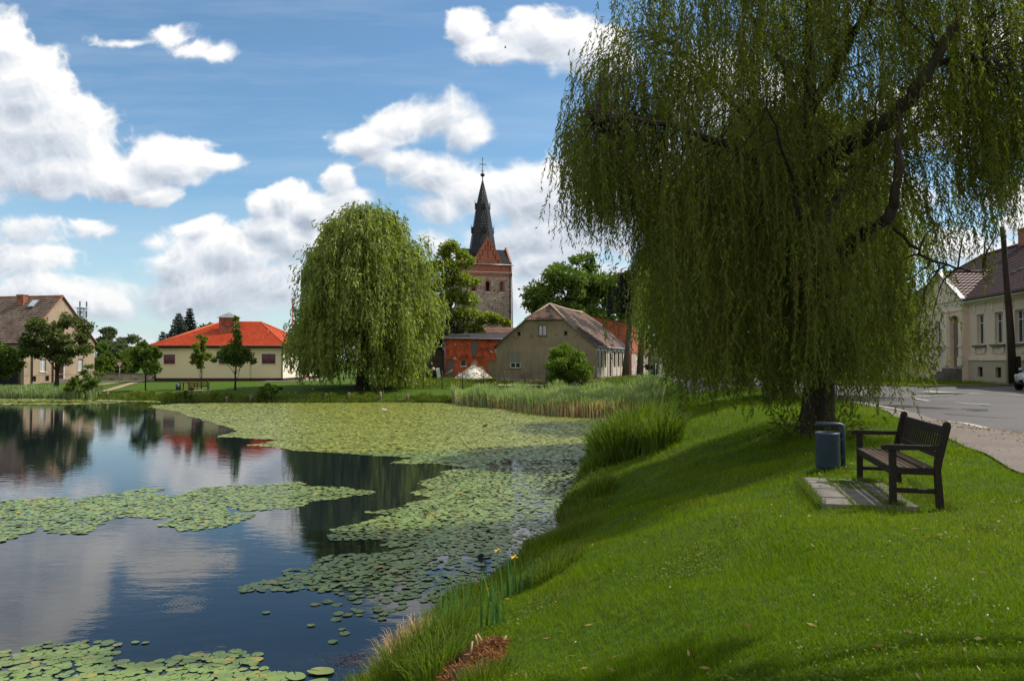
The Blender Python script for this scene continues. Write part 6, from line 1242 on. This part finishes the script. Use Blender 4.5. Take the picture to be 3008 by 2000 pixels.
dd=dist[far_i]; padmesh(far_i[dd<31],M_pad,'floating_lily_pads',11,.05,.012); padmesh(far_i[dd>=31],M_weed,'far_lily_pads',7,.05,.02)
# duckweed film between the far pads
poly=np.array([zp(*p) for p in REG[0][0]]); cen=poly.mean(0); poly=cen+(poly-cen)*.985; mb=MB(); tri=tessellate_polygon([[Vector((*p,0)) for p in poly]]); mb.add(np.c_[poly,np.zeros(len(poly))],[list(t) for t in tri])
m,nt,b,out=newmat('duckweed_film'); tc=nt.node('ShaderNodeTexCoord').outputs['Object']; n_=nt.noise(nt.vm('MULTIPLY',tc,(1,.6,1)),2.2,7,.7); col=nt.ramp(nt.noise(tc,12,4,.7),[(.35,(.11,.145,.035)),(.65,(.21,.235,.05))]); L(nt,col,b.inputs['Base Color']); b.inputs['Roughness'].default_value=.7
tr_=nt.node('ShaderNodeBsdfTransparent'); spx=nt.node('ShaderNodeSeparateXYZ',ins={0:tc}).outputs; thr=nt.mr(spx[1],31,46,.1,-.3); fac=nt.mr(nt.math('SUBTRACT',n_,thr),.42,.46,0,1); mx=nt.node('ShaderNodeMixShader',ins={0:fac,1:tr_.outputs[0],2:b.outputs[0]}); L(nt,mx.outputs[0],out.inputs[0])
o=mb.build('duckweed',m); o.location=(0,0,ZW+.003); tag(o,kind='stuff')
# pinkish debris by the near grass
mb=MB(); c=zp(1400,1050); n=520; p=rg.normal(size=(n,3))*(.17,.13,0)+(c[0],c[1],ZW+.008); leaf_quads(mb,p,rg.normal(size=(n,3))*(1,1,.02),.022*rg.uniform(.3,1.4,n),.008,rg); tag(mb.build('floating_debris',leafmat('debris',(.18,.09,.06),(.07,.035,.03),.1,.7,5,hue=(.25,.2,.05))),kind='stuff')
# white water blossoms among the far pads
n=0
for k in range(26):
    x,y=zp(1120+rg.random()*160,80+rg.random()*80); mb=MB() if k==0 else mb
    mb.lathe([(.001,0),(.03,.01),(.045,.03),(.02,.03),(.001,.025)],(x,y,ZW+.02),7)
tag(mb.build('white_blossoms',M_white),kind='stuff')
# coots
def coot(label,px,py,s,mat,face,group=None,cat='water bird',name='coot'):
    D=-ZW*F/(py-HY); T=thing(name,label,cat,((px-CX)/F*D,D,ZW),face,group); mb=MB(); mb.tube([(-.2,0,.10),(-.14,0,.09),(0,0,.08),(.12,0,.085),(.16,0,.12),(.18,0,.20),(.21,0,.235),(.25,0,.23)],[.012,.06,.10,.075,.04,.028,.036,.012],10); mb.build('body',mat,T); b=MB(); b.tube([(.235,0,.232),(.29,0,.222)],[.014,.004],6); b.build('beak',M_white,T); T.scale=(s,s,s)
coot('small black coot swimming among the lily pads',1424,1253,.62,M_dark,.3); coot('small white bird resting on the far lily pads',1131,1207,.88,M_white,2.9,name='white_bird')
# ---------------------------------------------------------------- garden bench
M_bench=plain('dark_bench_wood',(.022,.014,.010),(.010,.007,.006),5,.6,stretch=(.6,5,5),bs=.5,bd=.01,spec=.25); M_seat=plain('seat_wood',(.09,.058,.04),(.03,.02,.015),4,.55,stretch=(.5,8,8),bs=.5,bd=.01,spec=.3)
def rbox(mb,x0,x1,y0,y1,z0,z1,b=.008,M=None): mb.box(x0,x1,y0,y1,z0,z1,M,bev=b)
def bench(name,label,loc,rz,L_=1.66,group=None,mat=None,seat=None,s=1.0):
    mat=mat or M_bench; seat=seat or M_seat; T=thing(name,label,'bench',loc,rz,group); h=L_/2; w=.062
    for sx in (-1,1):
        x=sx*(h-w/2); mb=MB(); rbox(mb,x-w/2,x+w/2,-.0,w+.01,-.04,.625); mb.build('front_leg',mat,T)
        mb=MB(); prof=[(.50,-.04),(.575,-.04),(.545,.40),(.560,.50),(.655,.90),(.650,.945),(.625,.965),(.595,.955),(.580,.92),(.485,.50),(.478,.40)]
        mb.prism([(a,b) for a,b in prof],(x-w/2,0,0),(0,1,0),(0,0,1),(1,0,0),w); mb.build('rear_leg',mat,T)
        mb=MB(); pr=[(-.075,.635),(-.085,.655),(-.07,.68),(-.03,.69),(.3,.684),(.52,.684),(.52,.635),(-.05,.628)]; mb.prism(pr,(x-.042,0,0),(0,1,0),(0,0,1),(1,0,0),.084); mb.build('armrest',mat,T)
        mb=MB(); rbox(mb,x-.018,x+.018,w+.012,.505,.13,.185); mb.build('stretcher',mat,T); mb=MB(); rbox(mb,x-.02,x+.02,w+.012,.485,.345,.425); mb.build('side_rail',mat,T)
    mb=MB(); rbox(mb,-h+w+.001,h-w-.001,.012,.045,.335,.425); mb.build('front_rail',mat,T)
    for k in range(6):
        y=.0+k*.083; dip=-.018*math.sin(math.pi*min(1,(k+.5)/6)); mb=MB(); z=.43+dip-(.01 if k==5 else 0); x0=-h+(w+.004 if k==0 else .004); rbox(mb,x0,-x0,y-.012 if k==0 else y,y+.066,z,z+.022,.006); mb.build('seat_slat',seat,T)
    def yb(z): return .503+(z-.50)*.238
    def rail(z0,z1,name): mb=MB(); pr=[(yb(z0)+.02,z0),(yb(z1)+.02,z1),(yb(z1)+.052,z1),(yb(z0)+.052,z0)]; mb.prism(pr,(-h+w,0,0),(0,1,0),(0,0,1),(1,0,0),L_-2*w); return mb.build(name,mat,T)
    rail(.80,.895,'top_rail'); rail(.535,.60,'lower_rail')
    n=19
    for k in range(n):
        x=-h+w+(L_-2*w)*(k+.5)/n; mb=MB(); z0,z1=.601,.799; pr=[(yb(z0)+.028,z0),(yb(z1)+.028,z1),(yb(z1)+.044,z1),(yb(z0)+.044,z0)]; mb.prism(pr,(x-.014,0,0),(0,1,0),(0,0,1),(1,0,0),.028); mb.build('back_slat',mat,T)
    return T
bcx,bcy=(3.80+4.17)/2+.06,(7.96+9.60)/2; BZ_=g(4.2,8.8)
bench('garden_bench','dark slatted wooden garden bench with armrests on grey paving near the willow',(bcx,bcy,BZ_+.02),R(-103.4),1.72).scale=(1,.87,.87)
# paving
M_pv=plain('paver_concrete',(.17,.155,.14),(.10,.09,.082),3,.9,c3=(.22,.20,.18)); T=bpy.data.objects.new('x',None)
mb=MB(); 
a=R(-103.4); ca,sa=math.cos(a),math.sin(a)
for iu in range(9):
    for iv in range(3):
        u0=-.90+iu*.2; v0=-.66+iv*.31; off=.0
        p=np.array([[u0+.004,v0+.006],[u0+.196,v0+.006],[u0+.196,v0+.303],[u0+.004,v0+.303]]); X_=bcx+p[:,0]*ca-(p[:,1])*sa; Y_=bcy+p[:,0]*sa+(p[:,1])*ca; zt=BZ_+.004+rg.normal()*.003; V=np.r_[np.c_[X_,Y_,np.full(4,zt)],np.c_[X_,Y_,np.full(4,zt-.07)]]; mb.add(V,[[0,1,2,3],[0,4,5,1],[1,5,6,2],[2,6,7,3],[3,7,4,0]])
o=mb.build('paved_pad',M_pv); tag(o,kind='structure')
# moss and grass in the joints and tufts at the legs
n=5200; iv=rg.integers(0,5,n); u_=rg.uniform(-.95,.95,n); v_=-.66+iv*.31+rg.normal(size=n)*.012; kk=rg.random(n)<.28; 
u_=np.r_[u_[kk],rg.uniform(-.95,.95,1500),rg.normal(size=500)*.07+.78,rg.normal(size=500)*.06-.72,rg.normal(size=900)*.25+.2]; v_=np.r_[v_[kk],rg.choice([-.68,.60],1500)+rg.normal(size=1500)*.03,rg.normal(size=500)*.06+.05,rg.normal(size=500)*.06+.1,rg.normal(size=900)*.08+.5]
X_=bcx+u_*ca-v_*sa; Y_=bcy+u_*sa+v_*ca; mb=MB(); rg2=np.random.default_rng(4); n=len(X_); blades(mb,np.c_[X_,Y_,np.full(n,BZ_+.0)],.025+.05*rg2.random(n),.006,rg2.uniform(.2,1,n),rg2); tag(mb.build('joint_grass',M_rough),kind='stuff')
# litter bin
M_bin=plain('bin_paint',(.030,.048,.075),(.022,.036,.058),6,.45,bs=.1,spec=.4)
bx_,by_=(2428-CX)/F*10.7,10.7; T=thing('litter_bin','blue-grey round metal litter bin hanging from a hooped post beside the bench','litter bin',(bx_,by_,g(bx_,by_)),R(-6))
mb=MB(); mb.lathe([(.001,.06),(.148,.06),(.158,.09),(.160,.52),(.165,.535),(.160,.55),(.152,.545),(.150,.12),(.001,.11)],(0,0,0),32); b_=mb.build('bin_body',M_bin,T)
mb=MB(); mb.tube([(.205,0,-.2),(.205,0,.60),(.20,0,.635),(.17,0,.652),(-.15,0,.665)],.032,12); mb.build('post',M_bin,T); mb=MB(); mb.box(.15,.19,-.03,.03,.2,.24); mb.build('bracket',M_bin,T); mb=MB(); mb.box(.15,.19,-.03,.03,.44,.48); mb.build('bracket',M_bin,T)
clump('grass_tussock','grass left unmown round the foot of the litter bin','grass tussock',(bx_+.02,by_-.05),.3,420,.16,.006,.7,M_rough,333)
clump('grass_tussock','ragged growth round the foot of the great willow trunk','grass tussock',(5.7,14.75),.75,900,.28,.008,.7,M_rough,334)
# ---------------------------------------------------------------- far bench, table, bin
M_rw=plain('reddish_wood',(.14,.06,.03),(.08,.035,.02),3,.7)
x,y,z=HB(587,1146); FB_=y; bench('park_bench','reddish-brown bench seen from behind on the far lawn',(x,y,z),R(180+8),1.7,mat=M_rw,seat=M_rw).scale=(1.05,1.05,1.05)
x,y,z=P_(556,FB_+1); T=thing('picnic_table','low reddish-brown wooden table left of the far bench','table',(x,y,z),R(-5)); mb=MB()
for k in range(5): mb.box(-.85,.85,-.35+k*.145,-.35+k*.145+.125,.60,.64)
mb.build('tabletop',M_rw,T)
for sx in (-.7,.7):
    for sy in (-.28,.28): mb=MB(); mb.box(sx-.04,sx+.04,sy-.04,sy+.04,-.05,.598,bev=.005); mb.build('leg',M_rw,T)
x,y,z=P_(523,FB_); T=thing('litter_bin','small grey litter bin on a post left of the far bench','litter bin',(x,y,z)); mb=MB(); mb.lathe([(.001,.1),(.17,.1),(.18,.62),(.15,.62),(.001,.15)],n=16); mb.build('bin_body',M_bin,T); mb=MB(); mb.tube([(.22,0,-.1),(.22,0,.82),(-.1,0,.86)],.035,8); mb.build('post',M_bin,T)
line([(at(540,FB_)[0],FB_-.3),(at(625,FB_)[0],FB_-.5)],1.4,'bench_paving',.03,MATS['path_sand'])
# ---------------------------------------------------------------- far bank stakes
M_stake=plain('stake_wood',(.20,.15,.11),(.09,.065,.05),4,.9)
for i,(px,w_,h_,lb) in enumerate([(1117,.2,.62,'pale thick mooring stake below the round willow'),(1026,.2,.55,'light weathered stake left of the pale thick one'),(1198,.16,.5,'stake by the first reeds right of the willow'),(957,.16,.5,'thin stake in the shade of the round willow'),(317,.16,.55,'stake at the waterline below the footpath'),(740,.2,.4,'short stump stake by the dark waterline shrub'),(668,.22,.3,'low stump at the waterline before the hall')]):
    D=50.6*KS if px>600 else 54.6*KS; x=(px-CX)/F*D; w_*=1.2; h_*=KS; T=thing('wooden_stake',lb,'stake',(x,D,ZW),R(rg.uniform(0,90)),'wooden stakes at the far waterline'); mb=MB(); mb.tube([(0,0,-.3),(rg.normal()*.02,0,h_*.6),(rg.normal()*.04,.02,h_+.12)],[w_*.62,w_*.58,w_*.5],9); mb.build('stake',M_stake,T)
mb=MB(); T=thing('bank_log','weathered log edging the far bank below the round willow','log',(at(1070,65)[0],65,ZW+.1)); mb.tube([(-2,0,0),(-.6,.05,.05),(.8,0,.02),(1.6,0,.0)],.1,9); mb.build('log',M_stake,T)
# ---------------------------------------------------------------- wire fence
T=thing('wire_fence','thin wire fence with dark metal posts across the meadow before the stable and grey house','fence',(0,73.5,0)); M_post=plain('post_dark',(.025,.03,.026),(.015,.018,.016),3,.6,bs=0); prev=None; wr=[MB() for _ in range(3)]
for px in (1140,1192,1244,1299,1359,1421,1481,1542,1604):
    x=(px-CX)/F*73.5; z=g(x,73.5); mb=MB(); mb.tube([(x,0,z-.2),(x,0,z+1.72)],.037,7); mb.build('post',M_post,T)
    if prev:
        for i,hh in enumerate((.3,.9,1.5)): wr[i].tube([(prev[0],0,prev[1]+hh),((prev[0]+x)/2,0,(prev[1]+z)/2+hh-.03),(x,0,z+hh)],.008,4,cap=False)
    prev=(x,z)
for w_ in wr: w_.build('wire',M_post,T)
# ---------------------------------------------------------------- rubble heap
x,y=(1392-CX)/F*94,94.0; T=thing('rubble_heap','pale heap of broken stones and plaster in front of the brick stable','rubble heap',(x,y,g(x,y))); M_rb=leafmat('rubble',(.62,.58,.50),(.28,.22,.17),0,.9,3,hue=(.75,.72,.66)); mb=MB(); rg3=np.random.default_rng(6)
mb.lathe([(2.1,-.1),(1.5,.55),(.8,1.25),(.3,1.5),(.001,1.55)],(0,0,0),20)
for k in range(1300):
    a=rg3.random()*6.28; r=2.15*math.sqrt(rg3.random()); zt=1.6*(1-(r/2.2)**1.15)*1.02; s=rg3.uniform(.07,.2); Mx=Matrix.Translation((r*math.cos(a)*1.0,r*math.sin(a)*.8,zt+rg3.normal()*.05))@Matrix.Rotation(rg3.random()*6.28,4,'Z')@Matrix.Rotation(rg3.normal()*.7,4,'X')@Matrix.Rotation(rg3.normal()*.6,4,'Y'); mb.box(-s,s,-s*.6,s*.6,-s*.4,s*.4,Mx)
mb.build('rubble',M_rb,T)
for i,(px,D,n) in enumerate(((1728,77.5,26),(1688,78.5,14))):
    x=(px-CX)/F*D; T=thing('stone_pile',['low scatter of reddish stones at the foot of the grey house drainpipe','few loose stones beside the yellow-green shrub'][i],'stone pile',(x,D,g(x,D))); mb=MB()
    for k in range(n): s=rg3.uniform(.1,.26); Mx=Matrix.Translation((rg3.normal()*.9,rg3.normal()*.5,.08+.1*rg3.random()))@Matrix.Rotation(rg3.random()*6.28,4,'Z')@Matrix.Rotation(rg3.normal()*.5,4,'X'); mb.box(-s,s,-s*.7,s*.7,-s*.5,s*.5,Mx)
    mb.build('stones',M_rub,T)
x,y=GH.location[0]+W*0+du[0]*0,0
# rubble against the side steps of the grey house
T=thing('stone_pile','collapsed plaster and bricks below the side door of the grey house','stone pile',(8.6+.31*8,80+.95*8,-2.45)); mb=MB()
for k in range(60): s=rg3.uniform(.1,.24); t=rg3.normal()*1.3; o_=abs(rg3.normal())*.5+.3; Mx=Matrix.Translation((.31*t+.95*o_,.95*t-.31*o_,max(0,.75-o_*.6-abs(t)*.25)*rg3.random()+.05))@Matrix.Rotation(rg3.random()*6.28,4,'Z'); mb.box(-s,s,-s*.7,s*.7,-s*.5,s*.5,Mx)
mb.build('stones',M_rub,T)
# white flowers/stones line before grey house
mb=MB()
for k in range(220): xx=rg3.uniform(-1.5,6.5); yy=79.0+rg3.normal()*.35-.3*(xx)*.0; s=.06+.07*rg3.random(); mb.lathe([(.001,-.03),(s,0),(s*.6,s*.6),(.001,s*.7)],(xx,76.5+rg3.normal()*.6,g(xx,76)+.1),6)
tag(mb.build('white_gravel_scatter',M_white),kind='stuff')
# clutter left of the stable: flat cart bed with a leaning pane and plank
x=(1262-CX)/F*95; T=thing('farm_cart','derelict flat wooden cart bed in the shade left of the brick stable','cart',(x,95,g(x,95)),R(4)); mb=MB(); mb.box(-2.1,1.2,-.8,.8,1.05,1.15); mb.build('bed',plain('cart_wood',(.25,.15,.10),(.12,.07,.05),3,.9),T); mb=MB(); mb.box(-2.0,1.1,-.7,.7,.45,1.04); mb.build('body',plain('cart_dark',(.04,.035,.045),(.02,.018,.02),3,.8),T)
for sx in (-1.5,.7): mb=MB(); mb.tube([(sx,-.78,.38),(sx,-.68,.38)],.38,16); mb.build('wheel',M_dark,T)
x=(1291-CX)/F*94; T=thing('white_basin','white enamel basin standing on edge against the cart','basin',(x,94,g(x,94)),R(10)); mb=MB(); Mx=Matrix.Rotation(R(-10),4,'Y'); mb.box(-.22,.22,-.06,.06,.05,1.35,Mx,bev=.05); mb.build('basin',M_white,T)
T=thing('plank','loose plank leaning toward the stable corner','plank',(x+.3,93.6,g(x,94))); mb=MB(); mb.tube([(-.2,0,.1),(1.35,0,1.15)],.08,4); mb.build('plank',M_stake,T)
T=thing('jug','small white jug standing on the cart bed','jug',((1273-CX)/F*95,95,g(-9,95)+1.15)); mb=MB(); mb.lathe([(.001,0),(.16,0),(.2,.12),(.12,.25),(.14,.3),(.001,.3)],n=12); mb.build('jug',M_white,T)
# yield sign
x,y,z=P_(352,86); T=thing('yield_sign','back-lit triangular give-way sign on a grey pole at the side street','road sign',(x,y,z),R(12)); mb=MB(); mb.tube([(0,0,-.2),(0,0,2.35)],.045,8); mb.build('pole',M_zinc,T)
mb=MB(); mb.prism([(-.45,2.35),(0,1.57),(.45,2.35)],(0,-.07,0),(1,0,0),(0,0,1),(0,1,0),.02); mb.build('sign_border',plain('sign_red',(.4,.03,.03),(.35,.02,.02),3,.4,bs=0),T); mb=MB(); mb.prism([(-.3,2.27),(0,1.75),(.3,2.27)],(0,-.075,0),(1,0,0),(0,0,1),(0,1,0),.004); mb.build('sign_face',M_white,T)
x,y,z=P_(1925,92); T=thing('sign_post','thin grey post with a small blue plate beside the clipped bush','road sign',(x,y,z)); mb=MB(); mb.tube([(0,0,-.2),(0,0,2.2)],.045,8); mb.build('pole',M_zinc,T); mb=MB(); mb.box(-.3,.3,-.07,-.05,1.9,2.2); mb.build('plate',MATS['plate_blue'],T)
# telegraph pole and wires
T=thing('utility_pole','dark leaning wooden utility pole in front of the cream villa','utility pole',(27.05,42.0,g(27.05,42.0))); mb=MB(); mb.tube([(0,0,-.3),(-.12,0,3),(-.42,0,7.9),(-.5,0,8.6)],[.21,.18,.13,.12],12); mb.build('pole',M_bark,T)
mb=MB(); mb.tube([(.36,.1,-.3),(.34,.1,1.6)],.13,8); mb.build('stub_post',M_bark,T)
for k,dx in enumerate((-.25,.25)): mb=MB(); mb.tube([(-.5+dx*.3,dx,8.0),(-.5+dx,dx*.5,8.1),(-.5+dx,dx*.5,8.25)],.035,6); mb.build('insulator',M_brown,T)
for k in range(2):
    a=np.array([-.5,0,8.2-k*.35]); e=np.array([-19,34,6.6-k*.3]); t=np.linspace(0,1,14)[:,None]; pts_=a+(e-a)*t-np.array([0,0,1.])*(4*t*(1-t))*1.0; mb=MB(); mb.tube(pts_,.012,4,cap=False); mb.build('wire',M_dark,T)
# mail box / small black thing by villa wall is a letterbox
x,y=28.9,53.9; 
# ---------------------------------------------------------------- car
def car(label,loc,rz):
    T=thing('parked_car',label,'car',loc,rz); M_car=plain('silver_paint',(.42,.44,.46),(.38,.40,.42),2,.3,metal=.6,bs=0)
    # x forward; sections of the lower body
    S=[(-2.0,.55,.42,.80),(-1.9,.74,.30,.92),(-1.3,.82,.24,.97),(0,.84,.22,.95),(1.0,.83,.22,.93),(1.5,.80,.24,.86),(1.9,.72,.30,.74),(2.05,.56,.38,.62)]; V=[];k=12
    for (x,w_,z0,z1) in S:
        for j in range(k):
            a=2*math.pi*j/k+math.pi/k; cx_,cz=math.cos(a),math.sin(a); V.append((x,w_*np.sign(cx_)*abs(cx_)**.45,(z0+z1)/2+(z1-z0)/2*np.sign(cz)*abs(cz)**.5))
    f=[[i*k+j,i*k+(j+1)%k,(i+1)*k+(j+1)%k,(i+1)*k+j] for i in range(len(S)-1) for j in range(k)]+[list(range(k))[::-1],[ (len(S)-1)*k+j for j in range(k)]]
    mb=MB(); mb.add(V,f,True); mb.build('body',M_car,T)
    G=[(-1.75,.62,.95,.97),(-1.35,.68,.93,1.36),(-.6,.68,.92,1.47),(.1,.66,.92,1.44),(.95,.66,.90,.93)]; V=[]
    for (x,w_,z0,z1) in G: V+=[(x,-w_-.08,z0),(x,-w_*.82,z1),(x,w_*.82,z1),(x,w_+.08,z0)]
    f=[]
    for i in range(len(G)-1): f+=[[i*4+j,i*4+j+1,i*4+5+j,i*4+4+j] for j in range(3)]
    mb=MB(); mb.add(V,f); mb.build('windows',M_pane,T); V2=[]
    for (x,w_,z0,z1) in G[1:4]: V2+=[(x,-w_*.84,z1-.03),(x,-w_*.7,z1+.02),(x,w_*.7,z1+.02),(x,w_*.84,z1-.03)]
    mb=MB(); mb.add(V2,[[i*4+j,i*4+j+1,i*4+5+j,i*4+4+j] for i in range(2) for j in range(3)],True); mb.build('roof',M_car,T)
    for x in (-1.3,1.28):
        for s in (-1,1):
            mb=MB(); mb.tube([(x,s*.70,.31),(x,s*.87,.31)],.315,20); w_=mb.build('wheel',M_dark,T); mb=MB(); mb.tube([(x,s*.872,.31),(x,s*.885,.31)],.19,14); mb.build('rim',M_zinc,w_)
    for s in (-1,1): mb=MB(); mb.box(1.86,2.0,s*.52-.16,s*.52+.16,.62,.76,bev=.03); mb.build('headlight',glassmat('lamp_glass',(.5,.5,.5),.1) if 'lamp_glass' not in MATS else MATS['lamp_glass'],T)
    for s in (-1,1): mb=MB(); mb.box(.7,.86,s*.9-.08,s*.9+.08,.92,1.04,bev=.03); mb.build('mirror',M_car,T)
    mb=MB(); mb.box(1.98,2.07,-.45,.45,.36,.5,bev=.02); mb.build('grille',M_dark,T); mb=MB(); mb.box(2.06,2.085,-.26,.26,.40,.51); mb.build('number_plate',M_white,T)
    return T
car('silver car parked before the villa, cut by the edge of the photo',(25.55,37.0,g(25.5,37)+.02),R(214))
# stones and litter on the shoulder
rg4=np.random.default_rng(12); mb=MB(); n=900; yy=rg4.uniform(9.5,19,n); xx=XS(yy)-.05-np.abs(rg4.normal(size=n))*.45; leaf_quads(mb,np.c_[xx,yy,gz(xx,yy)+.035],rg4.normal(size=(n,3))*(1,1,.1),.05*rg4.uniform(.3,1.3,n),.03,rg4); tag(mb.build('roadside_litter',leafmat('litter_leaves',(.40,.28,.16),(.2,.13,.08),.1,.9,4,hue=(.5,.42,.3))),kind='stuff')
# bird high in the sky
T=thing('flying_bird','tiny dark bird high against the upper cloud','bird',((1484-CX)/F*60,60,(HY-133)/F*60)); mb=MB(); mb.tube([(-.1,0,0),(0,0,.01),(.1,0,0)],[.01,.04,.01],6); mb.add([(-.02,0,.01),(.05,0,.01),(.02,.25,.1),(-.04,.22,.1),(.02,-.25,.08),(-.04,-.22,.08)],[[0,1,2,3],[0,1,4,5]]); mb.build('body',M_dark,T)
